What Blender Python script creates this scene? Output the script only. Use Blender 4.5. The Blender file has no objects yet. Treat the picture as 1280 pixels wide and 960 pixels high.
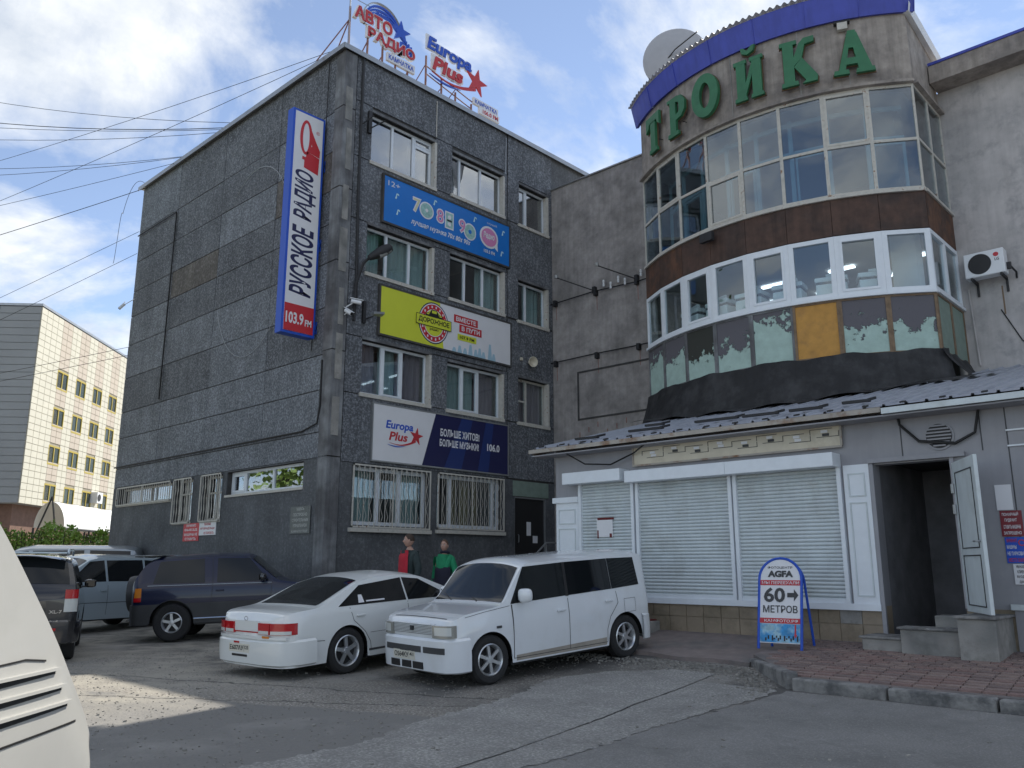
import bpy, bmesh, math, random
from math import sin, cos, pi, radians, sqrt, atan2
from mathutils import Vector, Matrix
random.seed(7)
S = bpy.context.scene
COL = S.collection
# ------------------------------------------------------------------ camera, sky, sun, exposure
cam_d = bpy.data.cameras.new("camera"); cam = bpy.data.objects.new("camera", cam_d); COL.objects.link(cam)
cam.location = (15.915, -18.745, 1.5)
cam.rotation_euler = (radians(90 + 12.26), 0, radians(43.2))
cam_d.sensor_width = 36; cam_d.lens = 29.25; cam_d.clip_start = 0.05; cam_d.clip_end = 6000
S.camera = cam
S.view_settings.view_transform = 'Standard'; S.view_settings.look = 'None'
S.view_settings.gamma = 1; S.view_settings.exposure = 1.5
SUN_DIR = Vector((-0.2, 0.98, 0)).normalized() * cos(radians(43)) + Vector((0, 0, sin(radians(43))))
sd = bpy.data.lights.new("sun", 'SUN'); sun = bpy.data.objects.new("sun", sd); COL.objects.link(sun)
sd.energy = 2.4; sd.angle = radians(0.5); sd.color = (1, .93, .82)
sun.rotation_euler = SUN_DIR.to_track_quat('Z', 'Y').to_euler()
W = bpy.data.worlds.new("World"); S.world = W; W.use_nodes = True
nt = W.node_tree; nt.nodes.clear(); N = nt.nodes; Lk = nt.links.new
def nd(tree, kind, **kw):
    n = tree.nodes.new(kind)
    for k, v in kw.items():
        if k == 'i':
            for a, b in v.items(): n.inputs[a].default_value = b
        else: setattr(n, k, v)
    return n
sky = nd(nt, 'ShaderNodeTexSky', sky_type='NISHITA', sun_disc=False, sun_elevation=radians(43),
         sun_rotation=atan2(SUN_DIR.x, SUN_DIR.y), air_density=.85, dust_density=0.0, ozone_density=2.0, altitude=1500)
hs = nd(nt, 'ShaderNodeMixRGB', blend_type='MULTIPLY', i={0: 1.0, 2: (.70, .74, .75, 1)})
tc = nd(nt, 'ShaderNodeTexCoord'); sep = nd(nt, 'ShaderNodeSeparateXYZ'); Lk(tc.outputs['Generated'], sep.inputs[0])
zc = nd(nt, 'ShaderNodeMath', operation='MAXIMUM', i={1: 0.0}); Lk(sep.outputs[2], zc.inputs[0])
za = nd(nt, 'ShaderNodeMath', operation='ADD', i={1: 0.22}); Lk(zc.outputs[0], za.inputs[0])
dx = nd(nt, 'ShaderNodeMath', operation='DIVIDE'); Lk(sep.outputs[0], dx.inputs[0]); Lk(za.outputs[0], dx.inputs[1])
dy = nd(nt, 'ShaderNodeMath', operation='DIVIDE'); Lk(sep.outputs[1], dy.inputs[0]); Lk(za.outputs[0], dy.inputs[1])
cmb = nd(nt, 'ShaderNodeCombineXYZ'); Lk(dx.outputs[0], cmb.inputs[0]); Lk(dy.outputs[0], cmb.inputs[1])
mpw = nd(nt, 'ShaderNodeMapping', i={'Location': (7.3, 2.2, 0)}); Lk(cmb.outputs[0], mpw.inputs[0])
cn = nd(nt, 'ShaderNodeTexNoise', i={'Scale': 1.55, 'Detail': 13.0, 'Roughness': 0.6, 'Distortion': 0.25}); Lk(mpw.outputs[0], cn.inputs['Vector'])
cr = nd(nt, 'ShaderNodeValToRGB'); cr.color_ramp.elements[0].position = .45; cr.color_ramp.elements[1].position = .585
cr.color_ramp.elements[0].color = (0, 0, 0, 1); cr.color_ramp.elements[1].color = (1, 1, 1, 1)
Lk(cn.outputs['Fac'], cr.inputs[0])
cn2 = nd(nt, 'ShaderNodeTexNoise', i={'Scale': 4.0, 'Detail': 8.0, 'Roughness': 0.6}); Lk(mpw.outputs[0], cn2.inputs['Vector'])
cc = nd(nt, 'ShaderNodeValToRGB'); cc.color_ramp.elements[0].position = .3; cc.color_ramp.elements[1].position = .7
cc.color_ramp.elements[0].color = (2.5, 2.75, 3.1, 1); cc.color_ramp.elements[1].color = (4.7, 4.7, 4.55, 1)
Lk(cn2.outputs['Fac'], cc.inputs[0])
cf = nd(nt, 'ShaderNodeMath', operation='MULTIPLY', i={1: .92}); Lk(cr.outputs[0], cf.inputs[0])
mx = nd(nt, 'ShaderNodeMixRGB'); Lk(cf.outputs[0], mx.inputs[0]); hv_ = nd(nt, 'ShaderNodeHueSaturation', i={'Saturation': .8}); Lk(sky.outputs[0], hs.inputs[1]); Lk(hs.outputs[0], hv_.inputs['Color']); Lk(hv_.outputs[0], mx.inputs[1]); Lk(cc.outputs[0], mx.inputs[2])
bg = nd(nt, 'ShaderNodeBackground', i={'Strength': 0.1}); Lk(mx.outputs[0], bg.inputs[0])
wo = nd(nt, 'ShaderNodeOutputWorld'); Lk(bg.outputs[0], wo.inputs[0])

# ------------------------------------------------------------------ materials
def mat(name, col, rough=.8, metal=0, var=.0, vscale=3.0, col2=None, c2pos=(.45, .6), c2scale=1.0, bump=0, bscale=40, speck=None, sscale=30,
        spos=(.5, .6), streak=0, coat=0, emit=None, spec=.5, dirt=None):
    m = bpy.data.materials.new(name); m.use_nodes = True; t = m.node_tree; b = t.nodes['Principled BSDF']
    b.inputs['Roughness'].default_value = rough; b.inputs['Metallic'].default_value = metal
    b.inputs['Specular IOR Level'].default_value = spec; b.inputs['Coat Weight'].default_value = coat
    b.inputs['Coat Roughness'].default_value = .04
    g = nd(t, 'ShaderNodeNewGeometry'); L = t.links.new
    rgb = nd(t, 'ShaderNodeRGB'); rgb.outputs[0].default_value = (*col, 1); cur = rgb.outputs[0]
    def noise(scale, detail=6, vec=None, rough_=.6):
        n = nd(t, 'ShaderNodeTexNoise', i={'Scale': scale, 'Detail': detail, 'Roughness': rough_}); L(vec or g.outputs['Position'], n.inputs['Vector']); return n.outputs['Fac']
    def ramp(src, a, b_):
        r = nd(t, 'ShaderNodeMapRange', i={1: a, 2: b_}); r.clamp = True; L(src, r.inputs[0]); return r.outputs[0]
    def mix(fac, a, b_, blend='MIX'):
        x = nd(t, 'ShaderNodeMixRGB', blend_type=blend)
        if isinstance(fac, float): x.inputs[0].default_value = fac
        else: L(fac, x.inputs[0])
        L(a, x.inputs[1])
        if isinstance(b_, tuple): x.inputs[2].default_value = (*b_, 1)
        else: L(b_, x.inputs[2])
        return x.outputs[0]
    if col2: cur = mix(ramp(noise(c2scale, 8), *c2pos), cur, col2)
    if speck: cur = mix(ramp(noise(sscale, 3, None, .7), *spos), cur, speck)
    if dirt: cur = mix(ramp(noise(1.7, 9, None, .7), .5, .75), cur, dirt)
    if streak:
        mp = nd(t, 'ShaderNodeMapping', i={'Scale': (5, 5, .35)}); L(g.outputs['Position'], mp.inputs[0])
        r = ramp(noise(1.6, 5, mp.outputs[0]), .42, .72)
        mm = nd(t, 'ShaderNodeMath', operation='MULTIPLY', i={1: streak}); L(r, mm.inputs[0])
        cur = mix(mm.outputs[0], cur, tuple(c * .35 for c in col))
    if var:
        h = nd(t, 'ShaderNodeMapRange', i={1: .3, 2: .7, 3: 1 - var, 4: 1 + var}); L(noise(vscale, 8), h.inputs[0])
        hv = nd(t, 'ShaderNodeHueSaturation'); L(h.outputs[0], hv.inputs['Value']); L(cur, hv.inputs['Color']); cur = hv.outputs[0]
    L(cur, b.inputs['Base Color'])
    if bump:
        bp = nd(t, 'ShaderNodeBump', i={'Strength': bump, 'Distance': .02}); L(noise(bscale, 6), bp.inputs['Height']); L(bp.outputs[0], b.inputs['Normal'])
    if emit:
        b.inputs['Emission Color'].default_value = (*emit[0], 1); b.inputs['Emission Strength'].default_value = emit[1]
    return m
def glass(name, tint=(.75, .82, .84), refl=.12, gcol=(.95, .97, 1)):
    m = bpy.data.materials.new(name); m.use_nodes = True; t = m.node_tree; t.nodes.clear(); L = t.links.new
    tr = nd(t, 'ShaderNodeBsdfTransparent', i={0: (*tint, 1)}); gl = nd(t, 'ShaderNodeBsdfGlossy', i={'Color': (*gcol, 1), 'Roughness': .015})
    fr = nd(t, 'ShaderNodeLayerWeight', i={'Blend': .5}); pw = nd(t, 'ShaderNodeMath', operation='POWER', i={1: 5.0}); L(fr.outputs['Facing'], pw.inputs[0])
    ad = nd(t, 'ShaderNodeMath', operation='ADD', i={1: refl}); ad.use_clamp = True; L(pw.outputs[0], ad.inputs[0])
    nz = nd(t, 'ShaderNodeTexNoise', i={'Scale': 1.3, 'Detail': 2.0}); bp = nd(t, 'ShaderNodeBump', i={'Strength': .12, 'Distance': .02})
    g = nd(t, 'ShaderNodeNewGeometry'); L(g.outputs['Position'], nz.inputs['Vector']); L(nz.outputs['Fac'], bp.inputs['Height']); L(bp.outputs[0], gl.inputs['Normal'])
    mxs = nd(t, 'ShaderNodeMixShader'); L(ad.outputs[0], mxs.inputs[0]); L(tr.outputs[0], mxs.inputs[1]); L(gl.outputs[0], mxs.inputs[2])
    o = nd(t, 'ShaderNodeOutputMaterial'); L(mxs.outputs[0], o.inputs[0]); return m
M = dict(
 pebble=mat('pebbledash', (.11, .117, .128), .95, speck=(.26, .275, .3), sscale=19, spos=(.46, .66), col2=(.085, .09, .1), c2scale=.7, var=.16, vscale=1.2, bump=.8, bscale=26, streak=.35),
 pebble2=mat('pebbledash_pale', (.125, .136, .152), .95, speck=(.3, .32, .35), sscale=19, spos=(.43, .66), var=.22, vscale=1.0, bump=.8, bscale=26, streak=.25),
 pebble3=mat('pebbledash_brown', (.115, .104, .094), .95, speck=(.19, .18, .17), sscale=12, spos=(.47, .66), var=.25, vscale=1.5, bump=.6, bscale=26, streak=.3),
 plaster=mat('dark_plaster', (.095, .1, .107), .9, speck=(.15, .155, .165), sscale=14, spos=(.48, .68), var=.3, vscale=1.1, bump=.5, bscale=30, streak=.25),
 joint=mat('joint_mortar', (.06, .058, .057), .95, var=.3), 
 pil=mat('worn_concrete_column', (.12, .12, .125), .9, col2=(.24, .25, .26), c2scale=.9, c2pos=(.42, .62), var=.25, vscale=3, bump=.4, streak=.5),
 stucco=mat('rough_stucco', (.35, .325, .31), .95, col2=(.24, .225, .215), c2scale=.9, var=.2, vscale=4, bump=1.0, bscale=7, streak=.3),
 stucco2=mat('smooth_stucco', (.52, .49, .475), .92, col2=(.42, .4, .39), c2scale=.5, var=.1, vscale=3, bump=.25, bscale=9, streak=.22, dirt=(.25, .245, .25)),
 concrete=mat('stained_concrete', (.35, .31, .275), .92, col2=(.23, .205, .19), c2scale=1.1, var=.2, vscale=5, bump=.4, bscale=14, streak=.5),
 conc2=mat('pale_concrete', (.3, .29, .27), .92, col2=(.2, .2, .19), c2scale=2, var=.2, vscale=8, bump=.4, bscale=30, dirt=(.13, .13, .12)),
 rust=mat('rusty_sheet', (.085, .047, .034), .75, col2=(.055, .036, .03), c2scale=1.4, var=.25, vscale=6, bump=.15, streak=.5),
 rust2=mat('orange_rusty_sheet', (.13, .062, .036), .8, col2=(.07, .042, .032), c2scale=2, var=.25, vscale=6, bump=.15, streak=.5),
 bitumen=mat('black_roofing_felt', (.018, .018, .02), .75, var=.3, vscale=3, bump=.9, bscale=5, col2=(.04, .04, .042), c2scale=2.2, streak=.4),
 blue=mat('blue_cornice', (.055, .075, .42), .5, var=.12, vscale=2, streak=.3),
 bluesign=mat('blue_sign', (.012, .08, .5), .4), navy=mat('navy_paint', (.01, .012, .07), .5),
 white=mat('white_paint', (.74, .76, .78), .5, var=.05), signwhite=mat('sign_white', (.72, .72, .74), .45, var=.03),
 pvc=mat('white_pvc', (.72, .76, .8), .4, var=.04, vscale=6), oldwhite=mat('peeling_white_paint', (.52, .5, .45), .7, col2=(.2, .1, .05), c2scale=9, c2pos=(.6, .7), var=.15, vscale=9, bump=.3),
 inner=mat('inner_frame_paint', (.42, .58, .62), .6, var=.08), 
 red=mat('red_sign', (.52, .02, .03), .45), redpaint=mat('red_letters', (.5, .03, .04), .5), green=mat('green_letters', (.03, .155, .07), .5, var=.15, vscale=5),
 greenedge=mat('rusty_letter_side', (.12, .07, .035), .7, var=.3), black=mat('black_paint', (.012, .012, .013), .5),
 yellow=mat('yellow_sign', (.62, .66, .045), .5, var=.03), sky=mat('bright_blue_sign', (0, .16, .55), .45, var=.04),
 skyline=mat('pale_skyline', (.35, .52, .62), .5), cyan=mat('pale_cyan', (.45, .68, .75), .5), pink=mat('pink_sign', (.6, .22, .42), .5),
 cream=mat('cream_panel', (.6, .55, .44), .7, var=.08, dirt=(.42, .37, .28)), shut=mat('shutter_white', (.6, .655, .67), .45, var=.06, vscale=4, dirt=(.47, .5, .49), streak=.12),
 shoproof=mat('grey_roof_metal', (.36, .38, .43), .5, metal=.15, var=.12, vscale=2, streak=.15), shopwall=mat('grey_shop_cladding', (.3, .3, .32), .6, var=.06, vscale=3, streak=.12),
 fascia=mat('weathered_gutter', (.36, .33, .29), .6, col2=(.2, .1, .05), c2scale=2.5, c2pos=(.52, .66), var=.15),
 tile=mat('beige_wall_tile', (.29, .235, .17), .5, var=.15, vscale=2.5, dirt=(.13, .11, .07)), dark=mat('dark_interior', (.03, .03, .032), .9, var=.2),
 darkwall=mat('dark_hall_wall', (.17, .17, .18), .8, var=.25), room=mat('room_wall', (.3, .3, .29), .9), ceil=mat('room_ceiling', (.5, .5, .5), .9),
 curtain=mat('grey_green_curtain', (.36, .43, .41), .9, streak=.3), curtain2=mat('mauve_curtain', (.32, .24, .26), .9, streak=.3), curtain3=mat('ochre_curtain', (.3, .23, .11), .9, streak=.3),
 machine=mat('white_machine', (.7, .74, .74), .5), steel=mat('galvanised_steel', (.35, .36, .37), .4, metal=.7, var=.1), rustframe=mat('rusty_pink_frame', (.25, .12, .1), .7, var=.3, vscale=8),
 iron=mat('black_iron', (.02, .02, .022), .6, var=.3), asphalt=None, orange=mat('orange_board', (.5, .26, .06), .75, col2=(.38, .2, .06), c2scale=3, c2pos=(.5, .7), var=.12, vscale=7, bump=.2),
 kerb=mat('kerb_concrete', (.25, .245, .235), .9, col2=(.12, .12, .12), c2scale=4, var=.2, vscale=12, bump=.6, bscale=30),
 redmat=mat('red_mat', (.14, .025, .025), .95, var=.3, vscale=14), gravel=mat('gravel_stone', (.24, .23, .21), .95, var=.4, vscale=9),
 tyre=mat('tyre_rubber', (.022, .022, .023), .85, var=.2, vscale=20), alloy=mat('alloy_rim', (.62, .64, .66), .3, metal=.75), chrome=mat('chrome', (.75, .76, .78), .12, metal=1),
 carwhite=mat('white_car_paint', (.72, .75, .78), .25, coat=.9, dirt=(.66, .68, .69)), carpearl=mat('pearl_car_paint', (.7, .72, .71), .28, coat=.8), carcream=mat('cream_van_paint', (.46, .46, .44), .3, coat=.6, var=.04, vscale=2, dirt=(.42, .42, .395)),
 carnavy=mat('navy_car_paint', (.005, .009, .038), .3, coat=.5, spec=.3), carblack=mat('black_car_paint', (.016, .016, .02), .22, coat=1), carsilver=mat('silver_blue_car_paint', (.42, .5, .55), .3, metal=.3, coat=.8), cargrey=mat('grey_car_paint', (.3, .33, .36), .3, metal=.3, coat=.8),
 clad=mat('grey_plastic_cladding', (.045, .047, .05), .55, var=.15), carglass=mat('dark_car_glass', (.008, .01, .012), .04, spec=.45), lens=mat('red_lens', (.45, .01, .015), .12, coat=1), lensw=mat('clear_lens', (.6, .62, .6), .1, coat=1), lensy=mat('amber_lens', (.6, .2, .02), .15, coat=1), head=mat('headlamp_glass', (.3, .3, .27), .08, coat=1, spec=.9),
 plate=mat('plate_white', (.62, .6, .52), .5), stain=mat('rust_dust', (.33, .3, .26), .8, var=.2),
 skin=mat('skin', (.42, .25, .19), .55, var=.06, vscale=20), hair=mat('short_hair', (.05, .032, .022), .8, var=.2, vscale=60), hair2=mat('brown_hair', (.11, .06, .035), .8, var=.2, vscale=60),
 redshirt=mat('red_shirt', (.42, .018, .035), .85, var=.12, vscale=12), darkjacket=mat('dark_green_jacket', (.03, .045, .045), .85, var=.2, vscale=10), jeans=mat('dark_trousers', (.022, .025, .035), .9, var=.2, vscale=10),
 greenjacket=mat('green_jacket', (.01, .22, .095), .8, var=.15, vscale=10), navyjacket=mat('navy_cloth', (.014, .014, .03), .85, var=.15, vscale=10), eye=mat('eye_white', (.6, .6, .58), .4), lip=mat('lip', (.35, .14, .12), .6), bag=mat('blue_bag', (.02, .1, .5), .5),
 farcream=mat('cream_cladding', (.58, .56, .47), .7, var=.04, vscale=.6), farjoint=mat('cream_joint', (.33, .3, .23), .8), olive=mat('olive_dark_pane', (.035, .05, .035), .25), farpink=mat('pink_cladding', (.5, .44, .37), .75, var=.05, vscale=.6), fargrey=mat('dark_grey_cladding', (.25, .26, .265), .6, var=.06, vscale=.4), reveal=mat('yellow_reveal', (.42, .33, .06), .7),
 vault=mat('milky_polycarbonate', (.75, .75, .72), .35, var=.06, vscale=.8), brown=mat('brown_brick', (.17, .1, .075), .9, var=.2, vscale=3), leaf=mat('hedge_leaf', (.15, .24, .045), .6, var=.35, vscale=3), twig=mat('twig', (.05, .04, .03), .9),
 wire=mat('cable_black', (.008, .008, .009), .6), lensgrey=mat('lamp_glass', (.3, .31, .3), .2), bronze=mat('bronze_plaque', (.12, .13, .13), .45, metal=.4, var=.2, vscale=20),
 dish=mat('dish_grey', (.4, .4, .42), .6, var=.06), wood=mat('weathered_wood', (.2, .14, .09), .85, var=.25, vscale=10), ledw=mat('ceiling_lamp', (.8, .85, .9), .5, emit=((.85, .93, 1), 1.1)),
)
M['glassmid'] = glass('bay_glass', (.68, .76, .79), .13)
M['glass'] = glass('window_glass', (.86, .92, .93), .09)
M['glassdark'] = glass('dark_window_glass', (.55, .6, .62), .3)
def peel(name, lo, hi, zmid, base, top):
    """base paint with the top coat peeling off below an uneven line (real paint layers, fixed in place)"""
    m = mat(name, base, .8, var=.12, vscale=6, bump=.2); t = m.node_tree; b = t.nodes['Principled BSDF']; L = t.links.new
    src = b.inputs['Base Color'].links[0].from_socket
    g = nd(t, 'ShaderNodeNewGeometry'); s = nd(t, 'ShaderNodeSeparateXYZ'); L(g.outputs['Position'], s.inputs[0])
    n = nd(t, 'ShaderNodeTexNoise', i={'Scale': {'A': 2.6, 'B': 4.1, 'C': 3.3, 'D': 2.1}.get(name[-3:-2], 3.2) + .37 * (len(name) % 4), 'Detail': 11.0, 'Roughness': .68}); L(g.outputs['Position'], n.inputs['Vector'])
    a = nd(t, 'ShaderNodeMath', operation='MULTIPLY_ADD', i={1: 2.6}); L(n.outputs['Fac'], a.inputs[0]); 
    sub = nd(t, 'ShaderNodeMath', operation='SUBTRACT', i={1: zmid + 1.3}); L(s.outputs[2], sub.inputs[0]); L(sub.outputs[0], a.inputs[2])
    r = nd(t, 'ShaderNodeMapRange', i={1: -.02, 2: .02}); r.clamp = True; L(a.outputs[0], r.inputs[0])
    bq = nd(t, 'ShaderNodeBump', i={'Strength': .9, 'Distance': .03}); L(r.outputs[0], bq.inputs['Height']); L(b.inputs['Normal'].links[0].from_socket, bq.inputs['Normal']); L(bq.outputs[0], b.inputs['Normal'])
    x = nd(t, 'ShaderNodeMixRGB', i={2: (*top, 1)}); L(r.outputs[0], x.inputs[0]); L(src, x.inputs[1]); L(x.outputs[0], b.inputs['Base Color']); return m
MINT = (.38, .51, .46); GREYP = (.12, .115, .13)
M['peelA'] = peel('peeling_mint_low', 0, 0, 6.04, MINT, GREYP); M['peelB'] = peel('peeling_mint_mid', 0, 0, 6.22, MINT, GREYP)
M['peelC'] = peel('peeling_mint_high', 0, 0, 6.45, MINT, GREYP); M['peelD'] = peel('peeling_mint_black', 0, 0, 6.05, MINT, (.04, .042, .035)); M['peelE'] = peel('peeling_dull_green', 0, 0, 7.2, (.2, .26, .22), (.1, .12, .11))

# ------------------------------------------------------------------ helpers
OFF = {}
def G(y): # ground height
    if y < -11.77: return 0.0
    if y < -6: return .016 * (y + 11.77) ** 2
    return .016 * 5.77 ** 2 + .1 * (1 - math.exp(-(y + 6) * .18 / .1 * .1))
def tag(o, label=None, cat=None, group=None, kind=None):
    if label: o['label'] = label
    if cat: o['category'] = cat
    if group: o['group'] = group
    if kind: o['kind'] = kind
    return o
def thing(name, label, cat, loc=(0, 0, 0), rotz=0, group=None, rot=None):
    o = bpy.data.objects.new(name, None); COL.objects.link(o); o.location = loc
    o.rotation_euler = rot if rot else (0, 0, rotz); o.empty_display_size = .2
    tag(o, label, cat, group)
    m = Matrix.Translation(Vector(loc)) @ o.rotation_euler.to_matrix().to_4x4(); OFF[o.name] = m.inverted(); return o
class MB:
    def __init__(s): s.v = []; s.f = []
    def quad(s, *p):
        n = len(s.v); s.v += [tuple(q) for q in p]; s.f.append(tuple(range(n, n + len(p)))); return s
    def box(s, x0, x1, y0, y1, z0, z1):
        n = len(s.v)
        s.v += [(x0, y0, z0), (x1, y0, z0), (x1, y1, z0), (x0, y1, z0), (x0, y0, z1), (x1, y0, z1), (x1, y1, z1), (x0, y1, z1)]
        s.f += [tuple(n + i for i in f) for f in ((0, 3, 2, 1), (4, 5, 6, 7), (0, 1, 5, 4), (1, 2, 6, 5), (2, 3, 7, 6), (3, 0, 4, 7))]; return s
    def obox(s, c, ax, ay, az):  # oriented box, half axes
        c, ax, ay, az = map(Vector, (c, ax, ay, az)); n = len(s.v)
        for sz in (-1, 1):
            for sx, sy in ((-1, -1), (1, -1), (1, 1), (-1, 1)): s.v.append(tuple(c + ax * sx + ay * sy + az * sz))
        s.f += [tuple(n + i for i in f) for f in ((0, 3, 2, 1), (4, 5, 6, 7), (0, 1, 5, 4), (1, 2, 6, 5), (2, 3, 7, 6), (3, 0, 4, 7))]; return s
    def tube(s, pts, r, n=8, cap=True):
        pts = [Vector(p) for p in pts]; rs = r if isinstance(r, (list, tuple)) else [r] * len(pts); base = len(s.v)
        for i, p in enumerate(pts):
            d = (pts[min(i + 1, len(pts) - 1)] - pts[max(i - 1, 0)]).normalized()
            a = d.orthogonal().normalized() if i == 0 else (a - d * a.dot(d)).normalized()
            b = d.cross(a)
            for k in range(n):
                t = 2 * pi * k / n; s.v.append(tuple(p + (a * cos(t) + b * sin(t)) * rs[i]))
        for i in range(len(pts) - 1):
            for k in range(n):
                k2 = (k + 1) % n; s.f.append((base + i * n + k, base + i * n + k2, base + (i + 1) * n + k2, base + (i + 1) * n + k))
        if cap: s.f.append(tuple(base + k for k in reversed(range(n)))); s.f.append(tuple(base + (len(pts) - 1) * n + k for k in range(n)))
        return s
    def lathe(s, prof, c, axis, n=24, close=False):
        axis = Vector(axis).normalized(); a = axis.orthogonal().normalized(); b = axis.cross(a); c = Vector(c); base = len(s.v)
        for r, h in prof:
            for k in range(n):
                t = 2 * pi * k / n; s.v.append(tuple(c + axis * h + (a * cos(t) + b * sin(t)) * r))
        m = len(prof)
        for i in range(m if close else m - 1):
            j = (i + 1) % m
            for k in range(n):
                k2 = (k + 1) % n; s.f.append((base + i * n + k, base + i * n + k2, base + j * n + k2, base + j * n + k))
        return s
    def grid(s, fn, nu, nv):
        base = len(s.v)
        for i in range(nu + 1):
            for j in range(nv + 1): s.v.append(tuple(fn(i / nu, j / nv)))
        for i in range(nu):
            for j in range(nv):
                a = base + i * (nv + 1) + j; s.f.append((a, a + nv + 1, a + nv + 2, a + 1))
        return s
    def prism(s, poly, fr, d0, d1):  # polygon in frame coords extruded
        n = len(s.v); k = len(poly)
        s.v += [tuple(fr(u, v, d0)) for u, v in poly] + [tuple(fr(u, v, d1)) for u, v in poly]
        s.f.append(tuple(range(n + k, n + 2 * k))); s.f.append(tuple(reversed(range(n, n + k))))
        for i in range(k): j = (i + 1) % k; s.f.append((n + i, n + j, n + k + j, n + k + i))
        return s
    def build(s, name, m, parent=None, local=False, smooth=False, bevel=0):
        me = bpy.data.meshes.new(name); vs = s.v
        if parent is not None and not local:
            mi = OFF[parent.name]; vs = [tuple(mi @ Vector(p)) for p in vs]
        me.from_pydata(vs, [], s.f); me.update()
        bm = bmesh.new(); bm.from_mesh(me); bmesh.ops.recalc_face_normals(bm, faces=bm.faces); bm.to_mesh(me); bm.free()
        return mk(name, me, m, parent, smooth, bevel)
def mk(name, me, m, parent=None, smooth=False, bevel=0):
    if m is not None: me.materials.append(M[m] if isinstance(m, str) else m)
    if smooth:
        me.polygons.foreach_set('use_smooth', [True] * len(me.polygons)); 
        try: me.set_sharp_from_angle(angle=radians(38))
        except Exception: pass
    o = bpy.data.objects.new(name, me); COL.objects.link(o)
    if parent is not None: o.parent = parent; OFF[o.name] = OFF[parent.name]
    else: OFF[o.name] = Matrix.Identity(4)
    if bevel:
        b = o.modifiers.new('bevel', 'BEVEL'); b.width = bevel; b.segments = 2; b.limit_method = 'ANGLE'
    return o
def bx(name, m, parent, *b, **k): return MB().box(*b).build(name, m, parent, **k)
class FR:
    def __init__(s, o, U, V=(0, 0, 1)): s.o = Vector(o); s.U = Vector(U).normalized(); s.V = Vector(V).normalized(); s.N = s.U.cross(s.V).normalized()
    def __call__(s, u, v, d=0): return s.o + s.U * u + s.V * v + s.N * d
def FB(y, z, x=0): return FR((x, y, z), (0, 1, 0))      # facing +x
def FA(x, z, y=0): return FR((x, y, z), (1, 0, 0))      # facing -y
def text(s, fr, u0, u1, v0, v1, name, m, parent=None, d=.004, ext=.0, bold=0.0, shear=0, local=False, fix=True, rot=None):
    c = bpy.data.curves.new('t', 'FONT'); c.body = s; c.size = 1; c.offset = bold; c.shear = shear; c.extrude = .01 if ext else 0; c.resolution_u = 3
    o = bpy.data.objects.new('t', c); me0 = bpy.data.meshes.new_from_object(o); bpy.data.objects.remove(o); bpy.data.curves.remove(c)
    vs = [v.co.copy() for v in me0.vertices]; fs = [tuple(p.vertices) for p in me0.polygons]; bpy.data.meshes.remove(me0)
    if not vs: return None
    ax, bx_ = min(v.x for v in vs), max(v.x for v in vs); ay, by = min(v.y for v in vs), max(v.y for v in vs)
    mb = MB()
    for v in vs:
        u = u0 + (v.x - ax) / (bx_ - ax) * (u1 - u0); w = v0 + (v.y - ay) / (by - ay) * (v1 - v0)
        if rot: u, w = rot(u, w)
        mb.v.append(tuple(fr(u, w, d + ((v.z + .01) / .02 * ext if ext else 0))))
    mb.f = fs
    return mb.build(name, m, parent, local=local)
def disc(fr, cu, cv, ru, rv, n=24, a0=0, a1=2 * pi): return [(cu + ru * cos(a0 + (a1 - a0) * k / n), cv + rv * sin(a0 + (a1 - a0) * k / n)) for k in range(n)]
def ringpoly(mb, fr, cu, cv, ru, rv, w, d0, d1, n=28, a0=0, a1=2 * pi):
    for k in range(n):
        t0 = a0 + (a1 - a0) * k / n; t1 = a0 + (a1 - a0) * (k + 1) / n
        q = lambda t, s: (cu + (ru - s) * cos(t), cv + (rv - s) * sin(t))
        mb.prism([q(t0, w), q(t0, 0), q(t1, 0), q(t1, w)], fr, d0, d1)
    return mb
def rect(mb, fr, u0, u1, v0, v1, d0, d1): return mb.prism([(u0, v0), (u1, v0), (u1, v1), (u0, v1)], fr, d0, d1)
def wall(fr, u0, u1, v0, v1, holes, thick, name, m, parent):
    us = sorted({u0, u1} | {h[i] for h in holes for i in (0, 1)}); vs = sorted({v0, v1} | {h[i] for h in holes for i in (2, 3)})
    us = [u for u in us if u0 <= u <= u1]; vs = [v for v in vs if v0 <= v <= v1]
    solid = lambda i, j: 0 <= i < len(us) - 1 and 0 <= j < len(vs) - 1 and not any(h[0] <= (us[i] + us[i + 1]) / 2 <= h[1] and h[2] <= (vs[j] + vs[j + 1]) / 2 <= h[3] for h in holes)
    mb = MB()
    for i in range(len(us) - 1):
        for j in range(len(vs) - 1):
            if not solid(i, j): continue
            a, b, c, d = us[i], us[i + 1], vs[j], vs[j + 1]
            mb.quad(fr(a, c), fr(b, c), fr(b, d), fr(a, d)); mb.quad(fr(a, c, -thick), fr(a, d, -thick), fr(b, d, -thick), fr(b, c, -thick))
            for (di, dj, p, q) in ((-1, 0, (a, c), (a, d)), (1, 0, (b, d), (b, c)), (0, -1, (b, c), (a, c)), (0, 1, (a, d), (b, d))):
                if not solid(i + di, j + dj): mb.quad(fr(*p), fr(*q), fr(*q, -thick), fr(*p, -thick))
    return mb.build(name, m, parent)
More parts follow.
